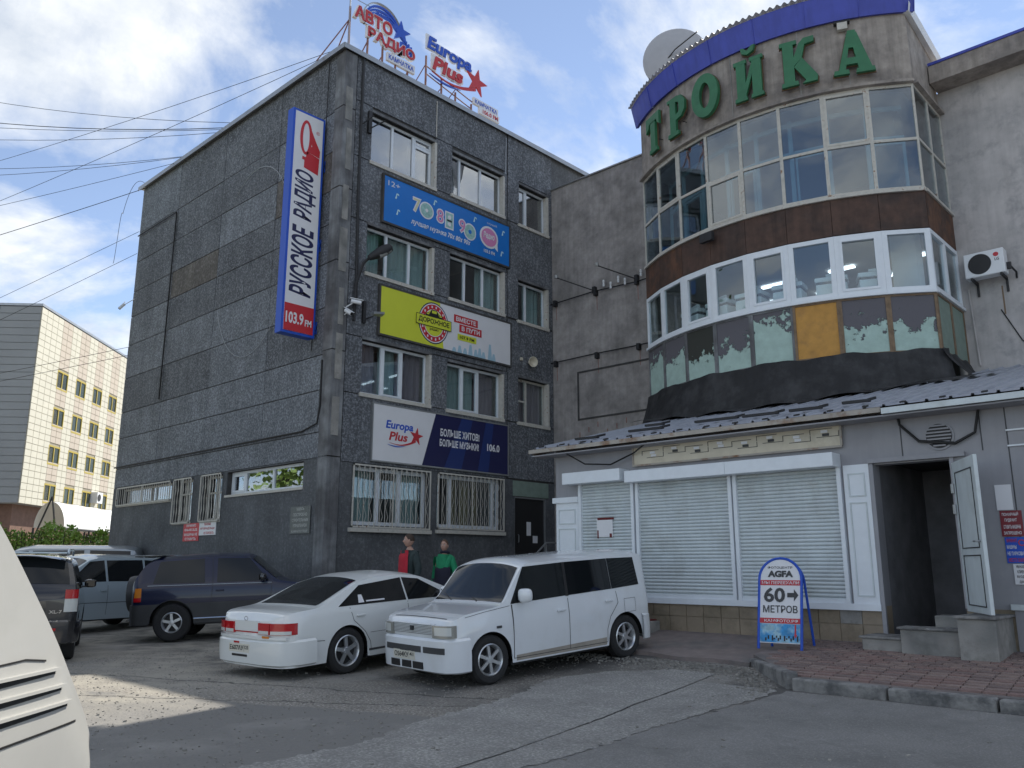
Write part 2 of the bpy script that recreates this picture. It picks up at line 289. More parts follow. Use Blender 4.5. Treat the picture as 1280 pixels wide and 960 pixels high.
def window(fr, u0, u1, v0, v1, splits, parent, inset=.12, frame='pvc', g='glass', fw=.06, trans=None, curtain=None, depth=.06, sash=(), room=True):
    """part window > frame, pane, mullion, curtain"""
    f = MB()
    for a in ((u0, u0 + fw, v0, v1), (u1 - fw, u1, v0, v1), (u0 + fw, u1 - fw, v0, v0 + fw), (u0 + fw, u1 - fw, v1 - fw, v1)): rect(f, fr, *a, -inset - depth, -inset)
    w = f.build('window', frame, parent)
    cuts = [u0 + fw / 2] + [u0 + (u1 - u0) * s for s in splits] + [u1 - fw / 2]
    for c in cuts[1:-1]: rect(MB(), fr, c - fw * .55, c + fw * .55, v0 + fw, v1 - fw, -inset - depth, -inset + .006).build('mullion', frame, w)
    for k in range(len(cuts) - 1):
        a, b = cuts[k] + fw / 2, cuts[k + 1] - fw / 2
        hs = [v0 + fw] + ([v0 + (v1 - v0) * trans[k]] if trans and trans.get(k) else []) + [v1 - fw]
        for q in hs[1:-1]: rect(MB(), fr, a, b, q - fw * .4, q + fw * .4, -inset - depth, -inset + .004).build('transom', frame, w)
        for q in range(len(hs) - 1):
            lo, hi = hs[q] + (fw * .4 if q else 0), hs[q + 1] - (fw * .4 if q < len(hs) - 2 else 0)
            if k in sash:
                s = MB(); e = fw * .7
                for z in ((a, a + e, lo, hi), (b - e, b, lo, hi), (a + e, b - e, lo, lo + e), (a + e, b - e, hi - e, hi)): rect(s, fr, *z, -inset - depth + .01, -inset + .014)
                s.build('sash', frame, w)
            rect(MB(), fr, a, b, lo, hi, -inset - depth * .6, -inset - depth * .6 + .01).build('pane', g, w)
    if curtain:
        for (ca, cb, cm) in curtain:
            ua, ub = u0 + (u1 - u0) * ca, u0 + (u1 - u0) * cb; n = max(8, int((ub - ua) * 26)); ph = random.random() * 6
            MB().grid(lambda i, j: fr(ua + (ub - ua) * i, v0 - .05 + (v1 - v0 + .1) * j, -inset - .22 + .03 * sin(i * n * 1.1 + ph) + .012 * sin(i * n * 2.7)), n * 3, 1).build('curtain', cm, w, smooth=True)
    return w
def wire(name, pts, r, label, group=None, sag=0, cat='cable', m='wire'):
    if sag and len(pts) == 2:
        a, b = Vector(pts[0]), Vector(pts[1]); pts = [a.lerp(b, k / 16) - Vector((0, 0, sag * 4 * (k / 16) * (1 - k / 16))) for k in range(17)]
    return tag(MB().tube(pts, r, 6).build(name, m, smooth=True), label, cat, group)
# ------------------------------------------------------------------ ground
def asphalt_mat():
    m = mat('asphalt', (.195, .18, .158), .92, speck=(.4, .385, .355), sscale=30, spos=(.52, .6), bump=1.0, bscale=18, var=.22, vscale=.9)
    t = m.node_tree; b = t.nodes['Principled BSDF']; L = t.links.new; src = b.inputs['Base Color'].links[0].from_socket
    g = nd(t, 'ShaderNodeNewGeometry'); s = nd(t, 'ShaderNodeSeparateXYZ'); L(g.outputs['Position'], s.inputs[0])
    def N_(sc, d=6): n = nd(t, 'ShaderNodeTexNoise', i={'Scale': sc, 'Detail': d, 'Roughness': .6}); L(g.outputs['Position'], n.inputs['Vector']); return n.outputs['Fac']
    def lin(a, bb, c, wob, sc=1.2):  # a*x+b*y+c + wobble
        p = nd(t, 'ShaderNodeVectorMath', operation='DOT_PRODUCT', i={1: (a, bb, 0)}); L(g.outputs['Position'], p.inputs[0])
        q = nd(t, 'ShaderNodeMath', operation='MULTIPLY_ADD', i={1: wob}); L(N_(sc), q.inputs[0]); L(p.outputs['Value'], q.inputs[2])
        r = nd(t, 'ShaderNodeMath', operation='ADD', i={1: c - wob * .5}); L(q.outputs[0], r.inputs[0]); return r.outputs[0]
    def stepm(v, lo, hi): r = nd(t, 'ShaderNodeMapRange', i={1: lo, 2: hi}); r.clamp = True; L(v, r.inputs[0]); return r.outputs[0]
    def mixc(f, a, col, bl='MIX'):
        x = nd(t, 'ShaderNodeMixRGB', blend_type=bl, i={2: (*col, 1)}); L(f, x.inputs[0]); L(a, x.inputs[1]); return x.outputs[0]
    cur = src
    # smoother newer strip of asphalt on the near right side
    l1 = lin(0.36, -0.93, -15.2, .35); cur = mixc(stepm(l1, -.02, .05), cur, (.19, .185, .175))
    # oily dark parking bays
    q = nd(t, 'ShaderNodeMath', operation='MULTIPLY'); L(stepm(lin(0, 1, 12.4, 1.4, .8), -.3, .5), q.inputs[0]); L(stepm(N_(.9, 9), .38, .58), q.inputs[1]); cur = mixc(q.outputs[0], cur, (.1, .097, .092))
    # dusty pale sand lying on the left
    q = nd(t, 'ShaderNodeMath', operation='MULTIPLY'); L(stepm(lin(-1, 0, 6.2, 2.5, .6), -.8, .9), q.inputs[0]); L(stepm(N_(1.7, 9), .36, .62), q.inputs[1]); cur = mixc(q.outputs[0], cur, (.33, .31, .265))
    cur = mixc(stepm(N_(.55, 10), .55, .7), cur, (.27, .262, .245))
    # cracks and seams
    for a, bb, c, w in ((0.37, -0.929, -14.05, .012), (0.55, -0.835, -15.1, .01), (-.2, .98, 10.1, .008)):
        v = lin(a, bb, c, .5, 1.6); ab = nd(t, 'ShaderNodeMath', operation='ABSOLUTE'); L(v, ab.inputs[0])
        inv = nd(t, 'ShaderNodeMapRange', i={1: w, 2: w * 2.6, 3: .75, 4: 0}); inv.clamp = True; L(ab.outputs[0], inv.inputs[0]); cur = mixc(inv.outputs[0], cur, (.025, .025, .025))
    L(cur, b.inputs['Base Color']); return m
M['asphalt'] = asphalt_mat()
ys = [-900, -300, -100, -50] + [-40 + i * 1.0 for i in range(22)] + [-18 + i * .25 for i in range(60)] + [-2.5, -1, 1, 4, 10, 40, 120, 400, 1500]
xs = [-1500, -400, -120, -60, -30] + [-20 + i * .5 for i in range(90)] + [30, 60, 150, 400, 1200]
me = MB(); n = len(xs)
rnd = random.Random(3)
for y in ys:
    for x in xs:
        me.v.append((x, y, G(y)))
for j in range(len(ys) - 1):
    for i in range(n - 1): me.f.append((j * n + i, j * n + i + 1, (j + 1) * n + i + 1, (j + 1) * n + i))
tag(me.build('ground', 'asphalt', smooth=True), kind='structure')
# repair patches: thin sheets of other asphalt laid over the lot
def ip(pts, v):
    if v <= pts[0][0]: return pts[0][1]
    for (a, b), (c, d) in zip(pts, pts[1:]):
        if v <= c: return b + (d - b) * (v - a) / (c - a)
    return pts[-1][1]
def sheet(name, m, lf, rt, y0, y1, dz=.006, jl=.05, jr=.05, seed=1):
    r_ = random.Random(seed); mb = MB(); n_ = int((y1 - y0) / .0625); wl = [r_.uniform(-1, 1) for _ in range(n_ + 3)]; wr = [r_.uniform(-1, 1) for _ in range(n_ + 3)]
    for k in range(n_ + 1):
        y = y0 + (y1 - y0) * k / n_; a = ip(lf, y) + jl * wl[k] + jl * 1.5 * sin(y * 2.3 + seed); b = max(a + .01, ip(rt, y) + jr * wr[k] + jr * 1.5 * sin(y * 1.9)); z = G(y) + dz
        z = max(z, G(round(y / .25) * .25) * .5 + G(y) * .5 + dz)
        for q in range(5): mb.v.append((a + (b - a) * q / 4, y, z))
    for k in range(n_):
        for q in range(4): i_ = k * 5 + q; mb.f.append((i_, i_ + 1, i_ + 6, i_ + 5))
    return tag(mb.build(name, m), kind='structure')
M['patch1'] = mat('pale_repair_asphalt', (.225, .22, .21), .92, speck=(.4, .395, .37), sscale=38, spos=(.46, .64), bump=.8, bscale=40, var=.14, vscale=1.6, dirt=(.19, .186, .178))
M['patch2'] = mat('smooth_repair_asphalt', (.185, .182, .175), .88, speck=(.28, .275, .265), sscale=55, spos=(.48, .66), bump=.4, bscale=60, var=.14, vscale=.9, dirt=(.14, .138, .134))
CR = [(-18, 11.6), (-14.24, 11.04), (-13.4, 10.9), (-12.2, 10.63), (-10.8, 10.34), (-9.3, 10.2), (-8.6, 10.15)]
sheet('repair_patch', 'patch1', [(-16, 9.9), (-13.7, 9.6), (-12.6, 9.26), (-11.5, 8.9), (-10, 8.56), (-9.3, 8.8), (-8.9, 9.4)], [(a, b - .012) for a, b in CR], -16, -8.85, .007, .05, .008, 3)
sheet('repair_patch', 'patch1', [(a, b + .012) for a, b in CR], [(-16, 11.6), (-13.4, 11.36), (-11.9, 11.16), (-11, 11.2), (-9.7, 11.26), (-9.3, 11.2)], -16, -9.35, .005, .008, .03, 4)
sheet('asphalt_strip', 'patch2', [(-16, 11.65), (-13.4, 11.4), (-11.9, 11.2), (-11, 11.24), (-9.7, 11.3), (-9.35, 11.35)], [(-18, 22), (-9.3, 22)], -18, -9.36, .006, .02, .01, 5)
# pavement in front of the shop
PZ = lambda y: .458 + .092 * (y + 6.67)
def slab(poly, name, m, dz=0, th=.5, parent=None):
    mb = MB(); k = len(poly); mb.v = [(x, y, PZ(y) + dz) for x, y in poly] + [(x, y, PZ(y) - th) for x, y in poly]
    mb.f = [tuple(range(k)), tuple(reversed(range(k, 2 * k)))] + [(i, k + i, k + (i + 1) % k, (i + 1) % k) for i in range(k)]
    return mb.build(name, m, parent)
M['pave'] = mat('pink_grey_paving', (.21, .175, .165), .9, col2=(.15, .14, .135), c2scale=1.3, var=.15, vscale=6, bump=.3, streak=0)
tag(slab([(10.3, -8.05), (11.4, -9.14), (13.0, -9.16), (17, -9.16), (17, -6.0), (10.3, -6.0)], 'pavement', 'pave'), kind='structure')
LZ = lambda y: .458 + .13 * (y + 6.67)
mb = MB(); poly = [(5.2, -7.8), (6.0, -7.98), (6.9, -7.95), (7.7, -8.12), (8.7, -8.16), (9.3, -8.3), (9.8, -8.22), (10.36, -8.3), (10.36, -6.0), (5.2, -6.0)]; k = len(poly)
mb.v = [(x, y, LZ(y)) for x, y in poly] + [(x, y, LZ(y) - .4) for x, y in poly]; mb.f = [tuple(range(k)), tuple(reversed(range(k, 2 * k)))] + [(i, k + i, k + (i + 1) % k, (i + 1) % k) for i in range(k)]
tag(mb.build('pavement', 'pave'), kind='structure')
pvt = thing('paving_field', 'reddish brick paving laid in rows right of the A-board', 'paving', (12, -8, .4))
cols_p = [mat('paver_red', (.235, .16, .145), .9, var=.15, vscale=9, bump=.3), mat('paver_brown', (.2, .15, .14), .9, var=.15, vscale=9, bump=.3), mat('paver_pale', (.26, .195, .175), .9, var=.15, vscale=9, bump=.3)]
pm = []
for c in cols_p:
    q = MB().box(-.105, .105, -.062, .062, -.03, .012); me = bpy.data.meshes.new('paver'); me.from_pydata(q.v, [], q.f); me.materials.append(c); pm.append(me)
cnt = 0; rest = MB(); tri = []
y = -9.02; r = 0
while y < -6.75:
    x = 10.6 + (.11 if r % 2 else 0) + max(0, (-8.1 - y)) * .9
    while x < 15.2:
        tri.append((x, y)); x += .222
    y += .135; r += 1
tri.sort(key=lambda p: (p[0] - 14) ** 2 * .3 + (p[1] + 9.5) ** 2 * 2)
for k, (x, y) in enumerate(tri):
    z = PZ(y) + random.uniform(0, .006)
    if k < 290:
        o = bpy.data.objects.new('paver', random.choice(pm)); COL.objects.link(o); o.parent = pvt; o.location = (x - 12, y + 8, z - .4); o.rotation_euler = (random.uniform(-.012, .012), random.uniform(-.01, .01), random.uniform(-.02, .02))
    else: rest.box(x - .105, x + .105, y - .062, y + .062, z - .03, z + .012)
tag(rest.build('paver_rows', cols_p[1], pvt), kind='stuff')
# kerb stones
kb = thing('kerb', 'grey concrete kerb bending round the paving corner', 'kerb', (11.5, -9.4, .2))
kp = [(10.32, -8.1), (11.38, -9.2), (12.45, -9.22), (13.5, -9.22), (14.55, -9.23), (15.6, -9.23), (16.6, -9.23)]
for a, b in zip(kp, kp[1:]):
    a, b = Vector((*a, 0)), Vector((*b, 0)); d = (b - a).normalized(); nn = Vector((d.y, -d.x, 0)); c = (a + b) / 2 + nn * .0
    MB().obox((c.x, c.y, PZ(c.y) - .205 + random.uniform(-.008, .008)), d * ((b - a).length / 2 - .012), nn * .07, (0, 0, .21)).build('kerb_stone', 'kerb', kb, bevel=.02)
# rubble along the broken asphalt edge
gb = MB(); rr = random.Random(5)
for k in range(7500):
    x = rr.uniform(5.2, 11.2); e = -8.35 - max(0, x - 10.4) * 1.15; y = e - abs(rr.gauss(0, .22)) - .03; s_ = rr.uniform(.006, .022)
    
    if k > 1400: x = rr.uniform(1, 15); y = rr.uniform(-16, -8.6); s_ = rr.uniform(.003, .009) * (2 if rr.random() < .04 else 1)
    z = G(y) + s_ * .4; a = rr.uniform(0, 6)
    gb.obox((x, y, z), (s_ * cos(a), s_ * sin(a), rr.uniform(-.3, .3) * s_), (-s_ * sin(a) * .8, s_ * cos(a) * .8, 0), (0, 0, s_ * .6))
tag(gb.build('gravel', 'gravel'), kind='stuff')

# ------------------------------------------------------------------ LEFT OFFICE BUILDING (face B: x=0 facing +x, face A: y=-7.9 facing -y)
LB = thing('office_building', 'four-storey dark pebbledash office block with advertising banners', 'building', (-5.9, -4, .2))
FBf = FB(0, 0); FAf = FA(0, 0, -7.9)
HB = [(-7.05, -4.9, 11.5, 12.85), (-4.27, -2.2, 11.55, 12.82), (-1.52, -.22, 11.52, 12.8),
      (-7.07, -4.92, 8.53, 9.77), (-4.29, -2.19, 8.54, 9.8), (-1.56, -.25, 8.5, 9.74),
      (-7.09, -4.94, 5.5, 6.82), (-4.32, -2.22, 5.48, 6.76), (-1.56, -.26, 5.48, 6.78),
      (-7.22, -4.89, 2.4, 3.76), (-4.6, -2.22, 2.42, 3.77), (-1.72, -.4, 1.0, 3.36)]
wall(FBf, -7.9, 0, -.5, 14.28, HB, .35, 'wall', 'joint', LB)
HA = [(-4.5, -.92, 3.27, 3.87), (-5.78, -4.73, 2.66, 3.84), (-7.42, -6.38, 2.66, 3.85), (-11.36, -7.66, 3.33, 3.83)]
FA2 = FR((0, -7.9, 0), (1, 0, 0))
wall(FA2, -11.8, -.36, -.5, 14.28, HA, .35, 'wall', 'joint', LB)
bx('wall', 'plaster', LB, -11.8, -11.5, -7.5, 8, -.5, 14.28); bx('roof_slab', 'conc2', LB, -11.75, -.05, -7.85, 8, 14.05, 14.25)
bx('wall', 'plaster', LB, -.35, 0, 0, 8, -.5, 14.28); bx('wall', 'plaster', LB, -11.8, 0, 8, 8.3, -.5, 14.28)
for z in (1.2, 4.4, 7.4, 10.4, 13.3): bx('floor_slab', 'ceil', LB, -11.4, -.4, -7.5, 8, z, z + .25)
bx('partition', 'room', LB, -4.3, -4.2, -7.5, 8, .5, 13.9); bx('partition', 'room', LB, -4.2, -.4, -1.9, -1.8, .5, 13.9); bx('partition', 'room', LB, -4.2, -.4, -4.65, -4.55, .5, 13.9)
# pebbledash panels, 3 cm proud of the joints
def panel(fr, u0, u1, v0, v1, m, d=.03, name='wall_panel'):
    g_ = .012; rect(MB(), fr, u0 + g_, u1 - g_, v0 + g_, v1 - g_, .001, d + random.uniform(0, .008)).build(name, m, LB)
rowz = [4.5, 5.5, 6.35, 7.5, 8.62, 9.62, 10.5, 11.56, 12.64, 14.26]
colx = [-11.8, -8.9, -5.95, -2.9, -.02]
for i in range(9):
    for j in range(4):
        mm = 'pebble2' if (i in (0, 1, 3) or (i * 7 + j * 5) % 4 == 0) else 'pebble'
        if (i, j) == (5, 1): mm = 'pebble3'
        if (i, j) == (6, 3): mm = 'pebble3'
        panel(FA2, colx[j], colx[j + 1], rowz[i], rowz[i + 1], mm)
for a, b in ((-11.8, -5.95), (-5.95, -.02)): panel(FA2, a, b, 3.9, 4.5, 'pebble2')
wall(FR((0, -7.93, 0), (1, 0, 0)), -11.8, -.02, -.3, 3.9, HA, .028, 'render_coat', 'plaster', LB)
for a, b, ps in ((-7.58, -2.06, ((13.0, 14.26), (11.49, 9.83), (8.5, 6.86), (5.46, 3.82))), (-2.02, -.01, ((12.9, 14.26), (11.48, 9.8), (8.46, 6.82), (5.44, 3.85)))):
    for p, q in ps: panel(FBf, a, b, min(p, q), max(p, q), 'pebble')
for (z0, z1), wins in (((11.49, 13.0), HB[0:3]), ((8.5, 9.83), HB[3:6]), ((5.46, 6.86), HB[6:9])):
    ed = [-7.58] + [v for w_ in wins for v in w_[:2]] + [-.01]
    for k in range(0, len(ed), 2):
        if k == 4: panel(FBf, ed[k], -2.04, z0, z1, 'pebble'); panel(FBf, -2.02, ed[k + 1], z0, z1, 'pebble')
        else: panel(FBf, ed[k], ed[k + 1], z0, z1, 'pebble')
wall(FR((.03, 0, 0), (0, 1, 0)), -7.58, -.01, -.3, 3.82, HB[9:12] + [(-1.8, -.3, 3.36, 3.82)], .028, 'render_coat', 'plaster', LB)
# corner column of five worn concrete pieces
for z0, z1 in ((-.3, 3.9), (3.93, 6.4), (6.43, 8.6), (8.63, 10.5), (10.53, 12.66), (12.69, 14.2)): bx('corner_column', 'pil', LB, -.33, .05, -7.96, -7.6, z0, z1)
for k in range(7): bx('column_patch', 'conc2', LB, .05, .062, -7.9 + .03 * (k % 3), -7.7 + .02 * (k % 2), 4.4 + k * 1.32, 5.3 + k * 1.32 + .2 * (k % 2))
# parapet flashing
bx('parapet_flashing', 'steel', LB, -11.95, .12, -8.06, -7.86, 14.28, 14.34); bx('parapet_flashing', 'steel', LB, -.1, .12, -7.86, 8, 14.283, 14.343); bx('parapet_flashing', 'steel', LB, -11.95, -11.7, -7.86, 8, 14.283, 14.343)
bx('flashing_drip', 'steel', LB, -11.95, .12, -8.075, -8.06, 14.2, 14.338); bx('flashing_drip', 'steel', LB, .12, .135, -8.06, 8, 14.2, 14.34)
# rough window surrounds
for h in HB[:9]:
    rect(MB(), FBf, h[0] - .05, h[1] + .05, h[2] - .09, h[2] - .0, -.1, .075).build('sill', 'oldwhite', LB)
    rect(MB(), FBf, h[0] - .02, h[1] + .04, h[3], h[3] + .07, -.05, .055).build('lintel', 'pil', LB)
    rect(MB(), FBf, h[1] - .03, h[1] + .05, h[2], h[3], -.1, .045).build('reveal_trim', 'oldwhite', LB)
cur = lambda *a: list(a)
window(FBf, *HB[0], (.36, .69), LB, trans={2: .8}, sash=(2,), curtain=[(.66, .98, 'curtain')], g='glassdark')
window(FBf, *HB[1], (.2, .6), LB, g='glassdark', curtain=[(0, .22, 'curtain')])
window(FBf, *HB[2], (.35,), LB, sash=(0,), g='glassdark', curtain=[(.1, .34, 'curtain')])
window(FBf, *HB[3], (.33, .68), LB, curtain=[(0, .3, 'curtain'), (.4, .97, 'curtain')])
window(FBf, *HB[4], (.32, .66), LB, curtain=[(.62, .98, 'curtain')])
window(FBf, *HB[5], (.35,), LB, curtain=[(.4, .95, 'curtain')])
window(FBf, *HB[6], (.33, .62), LB, sash=(1,), curtain=[(0, .3, 'curtain2'), (.34, .6, 'curtain'), (.62, .98, 'curtain2')])
window(FBf, *HB[7], (.3, .6), LB, sash=(1,), curtain=[(0, .6, 'curtain'), (.62, .98, 'curtain2')])
window(FBf, *HB[8], (.36,), LB, trans={0: .5}, frame='oldwhite', curtain=[(.0, .98, 'curtain2')])
window(FBf, *HB[9], (.36, .64), LB, fw=.09, curtain=[(0, .35, 'curtain'), (.66, .98, 'curtain')])
window(FBf, *HB[10], (.24, .9), LB, fw=.09, curtain=[(.02, .12, 'curtain3'), (.3, .42, 'curtain3'), (.46, .6, 'curtain3'), (.66, .74, 'curtain3')])
window(FA2, *HA[0], (.2, .57), LB, sash=(0,), fw=.07, g='glassdark')
window(FA2, *HA[1], (.5,), LB, trans={0: .62, 1: .62}, frame='oldwhite', g='glassdark')
window(FA2, *HA[2], (.4,), LB, trans={0: .66, 1: .66}, frame='oldwhite', g='glassdark')
window(FA2, *HA[3], (.1, .55, .93), LB, frame='oldwhite', g='glassdark')
for h in HA: rect(MB(), FA2, h[0] - .03, h[1] + .03, h[2] - .06, h[2], -.08, .06).build('sill', 'oldwhite', LB)
# entrance: door, peeling lintel panel
rect(MB(), FBf, -1.8, -.3, 3.375, 3.8, .0, .05).build('lintel_panel', 'peelE', LB)
dr = rect(MB(), FBf, -1.7, -.42, 1.0, 3.34, -.1, -.04).build('door', 'black', LB)
f = MB(); [rect(f, FBf, *a, -.12, .02) for a in ((-1.74, -1.7, 1.0, 3.36), (-.42, -.38, 1.0, 3.36), (-1.7, -.42, 3.32, 3.36))]; f.build('door_frame', 'steel', LB)
rect(MB(), FBf, -1.16, -.98, 2.3, 2.68, -.038, -.034).build('notice', 'signwhite', dr); rect(MB(), FBf, -.9, -.7, 2.1, 2.3, -.038, -.034).build('notice', 'signwhite', dr)
MB().tube([(.0, -1.55, 2.1), (.03, -1.55, 2.12), (.03, -1.55, 2.3), (0, -1.55, 2.32)], .012).build('handle', 'steel', dr)
# grilles
def grille(name, fr, u0, u1, v0, v1, label, step=.15, r=.008, zig=True, cell=.22, d=.09, group='rusty window grilles'):
    t = thing(name, label, 'window grille', tuple(fr((u0 + u1) / 2, v0)), 0, group)
    f = MB()
    for a in ((u0, u1, v0, v0 + .035), (u0, u1, v1 - .035, v1), (u0, u0 + .035, v0, v1), (u1 - .035, u1, v0, v1), ((u0 + u1) / 2 - .015, (u0 + u1) / 2 + .015, v0 + .035, v1 - .035)): rect(f, fr, *a, d - .012 + .002 * (a[0] > u0), d + .012 + .002 * (a[0] > u0))
    f.build('frame', 'oldwhite', t); n = int((u1 - u0) / step)
    for k in range(1, n):
        u = u0 + (u1 - u0) * k / n; MB().tube([fr(u, v0 + .02, d), fr(u, v1 - .02, d)], r, 5).build('bar', 'oldwhite', t)
        if zig:
            z = MB(); m_ = int((v1 - v0) / cell); pts = [fr(u + (.5 if q % 2 else 0) * (u1 - u0) / n, v0 + .03 + (v1 - v0 - .06) * q / m_, d + .018) for q in range(m_ + 1)]
            z.tube(pts, r * .75, 4).build('zigzag_bar', 'oldwhite', t)
grille('window_grille', FBf, -7.25, -4.87, 2.34, 3.8, 'rusty white grille of the ground floor window nearest the building corner')
grille('window_grille', FBf, -4.63, -2.2, 2.38, 3.8, 'rusty white grille of the ground floor window beside the black door')
rect(MB(), FBf, -7.3, -4.85, 2.24, 2.33, 0, .14).build('sill', 'oldwhite', LB); rect(MB(), FBf, -4.65, -2.18, 2.27, 2.36, 0, .14).build('sill', 'oldwhite', LB)
grille('window_grille', FA2, -5.82, -4.7, 2.62, 3.88, 'narrow rusty grille right above the small white notice', .14, .009, True, .3)
grille('window_grille', FA2, -7.45, -6.36, 2.62, 3.88, 'narrow rusty grille above the small red notice', .14, .009, True, .3)
grille('window_grille', FA2, -11.4, -7.64, 3.3, 3.87, 'long low rusty grille at the far end of the wall', .15, .009, False)
# cable runs and cracks on face A
wire('wall_cable', [(-11.75, -7.99, 12.5), (-8.9, -7.99, 12.52), (-8.88, -7.99, 12.3), (-8.93, -7.99, 6.42)], .022, 'thick dark cable running down the left third of the side wall', cat='cable')
wire('wall_cable', [(-11.8, -7.985, 4.55), (-5, -7.985, 4.56), (-1.0, -7.985, 4.57), (-.38, -7.985, 4.7), (-.3, -7.985, 5.1), (-.3, -7.985, 6.2)], .022, 'thick dark cable crossing the side wall above the low windows')
wire('wall_cable', [(-.62, -7.985, 14.2), (-.66, -7.985, 11), (-.72, -7.985, 7.5), (-.78, -7.985, 6.5)], .012, 'thin black cable hanging between the blade sign and the corner')
a_ = [(-3.9 + 1.9 * cos(t), -7.985, 9.6 + 2.7 * sin(t)) for t in [2.2 - k * .17 for k in range(30)]]
wire('wall_cable', a_, .009, 'thin grey cable looping in a wide arc on the side wall', m='steel')
wire('down_pipe', [(.07, -7.42, 14.2), (.07, -7.42, 10.5), (.07, -7.36, 7.8), (.07, -7.4, 7.3)], .035, 'black pipe running down beside the corner column', cat='pipe', m='iron')
wire('wall_cable', [(.06, -4.9, 14.1), (.06, -4.9, 13.0)], .012, 'thin white cable above the top left window', m='oldwhite'); wire('wall_cable', [(.06, -2.12, 14.1), (.06, -2.14, 12.9)], .012, 'thin grey cable above the top middle window', m='steel')
# entrance landing and rail
bx('landing', 'conc2', LB, .04, 1.3, -2.0, -.05, .1, 1.0)
for k in range(3): bx('step', 'conc2', LB, .05, 1.25, -2.3 - .3 * k, -2.0 - .3 * k, .1, .78 - .2 * k)
rl = thing('hand_rail', 'thin grey handrail beside the black entrance door', 'handrail', (1.2, -2, 1))
MB().tube([(1.2, -2.9, 1.25), (1.2, -1.75, 2.07), (1.2, -.2, 2.09)], .025).build('rail', 'steel', rl)
for y, z in ((-2.9, .5), (-1.75, 1.0), (-.25, 1.0)): MB().tube([(1.2, y, z), (1.2, y, z + (1.07 if z > .6 else .75))], .018).build('post', 'steel', rl)
# banners --------------------------------------------------------------------
def banner(name, fr, u0, u1, v0, v1, label, m, d0=.1, frame='steel', ft=.05):
    t = thing(name, label, 'banner', tuple(fr((u0 + u1) / 2, v0)))
    f = MB()
    for a in ((u0 - ft, u1 + ft, v0 - ft, v0), (u0 - ft, u1 + ft, v1, v1 + ft), (u0 - ft, u0, v0, v1), (u1, u1 + ft, v0, v1)): rect(f, fr, *a, .03, d0 + .012)
    f.build('frame', frame, t); rect(MB(), fr, u0, u1, v0, v1, .05, d0).build('sheet', m, t); return t
# blue banner
F = FR((.1, -6.65, 10.0), (0, 1, 0)); F0 = FR((0, -6.65, 10.0), (0, 1, 0)); Wd, Hd = 4.62, 1.24
t = banner('blue_banner', F0, 0, Wd, 0, Hd, 'bright blue banner with white 70 80 90 numerals under top windows', 'sky', frame='joint')
text('12+', F, .12, .5, 1.0, 1.14, 'age_mark', 'signwhite', t)
def outl(s, u0, u1, v0, v1, col): text(s, F, u0 - .015, u1 + .015, v0 - .015, v1 + .015, 'numeral_outline', 'signwhite', t, d=.004, bold=.05); text(s, F, u0 + .02, u1 - .02, v0 + .02, v1 - .02, 'numeral', col, t, d=.007, bold=.01)
M['ncream'] = mat('cream_numeral', (.62, .58, .36), .5); M['nmint'] = mat('mint_print', (.3, .5, .47), .5, var=.3, vscale=9)
outl('7', .95, 1.22, .56, .96, 'ncream')
for cu, cv in ((1.42, .72),):
    MB().prism(disc(F, cu, cv, .25, .24), F, .003, .006).build('record_outline', 'signwhite', t); MB().prism(disc(F, cu, cv, .21, .2), F, .007, .01).build('record', 'nmint', t); MB().prism(disc(F, cu, cv, .05, .05), F, .011, .013).build('record_label', 'signwhite', t)
outl('8', 1.78, 2.04, .52, .92, 'pink')
rect(MB(), F, 2.08, 2.4, .44, .94, .003, .006).build('cassette_outline', 'signwhite', t); rect(MB(), F, 2.12, 2.36, .48, .9, .007, .01).build('cassette', 'nmint', t)
for cv in (.58, .78): MB().prism(disc(F, 2.24, cv, .06, .06), F, .011, .013).build('cassette_reel', 'signwhite', t)
rect(MB(), F, 2.15, 2.33, .655, .705, .011, .013).build('cassette_window', 'black', t)
outl('9', 2.6, 2.86, .48, .88, 'pink')
MB().prism(disc(F, 3.02, .6, .24, .25), F, .003, .006).build('disc_outline', 'signwhite', t); MB().prism(disc(F, 3.02, .6, .2, .21), F, .007, .01).build('disc', 'nmint', t); MB().prism(disc(F, 3.02, .6, .06, .06), F, .011, .013).build('disc_label', 'sky', t)
text('лучшая музыка 70х 80х 90х', F, .9, 3.05, .16, .34, 'slogan', 'signwhite', t, bold=.02, shear=.2)
MB().prism(disc(F, 3.78, .66, .37, .33), F, .003, .006).build('bubble_outline', 'signwhite', t); MB().prism([(3.95, .45), (4.14, .32), (4.12, .6)], F, .0035, .0065).build('bubble_tail', 'signwhite', t)
MB().prism(disc(F, 3.78, .66, .31, .27), F, .007, .01).build('bubble', 'pink', t)
text('Радио', F, 3.55, 4.0, .58, .8, 'bubble_text', 'signwhite', t, d=.012, bold=.03, shear=.2); text('103.5 FM', F, 3.58, 4.02, .17, .27, 'frequency', 'signwhite', t, bold=.02); text('слушай', F, 3.7, 4.1, 1.04, 1.12, 'small_text', 'signwhite', t)
for k, (cu, cv) in enumerate(((.4, .78), (.45, .35), (1.7, 1.03), (3.2, 1.02), (4.35, .95), (4.3, .3))): MB().prism([(cu - .05, cv - .07), (cu + .0, cv - .07), (cu + .02, cv + .05), (cu + .08, cv + .03), (cu + .07, cv + .08), (cu, cv + .09)], F, .003, .006).build('note_mark', 'cyan', t)
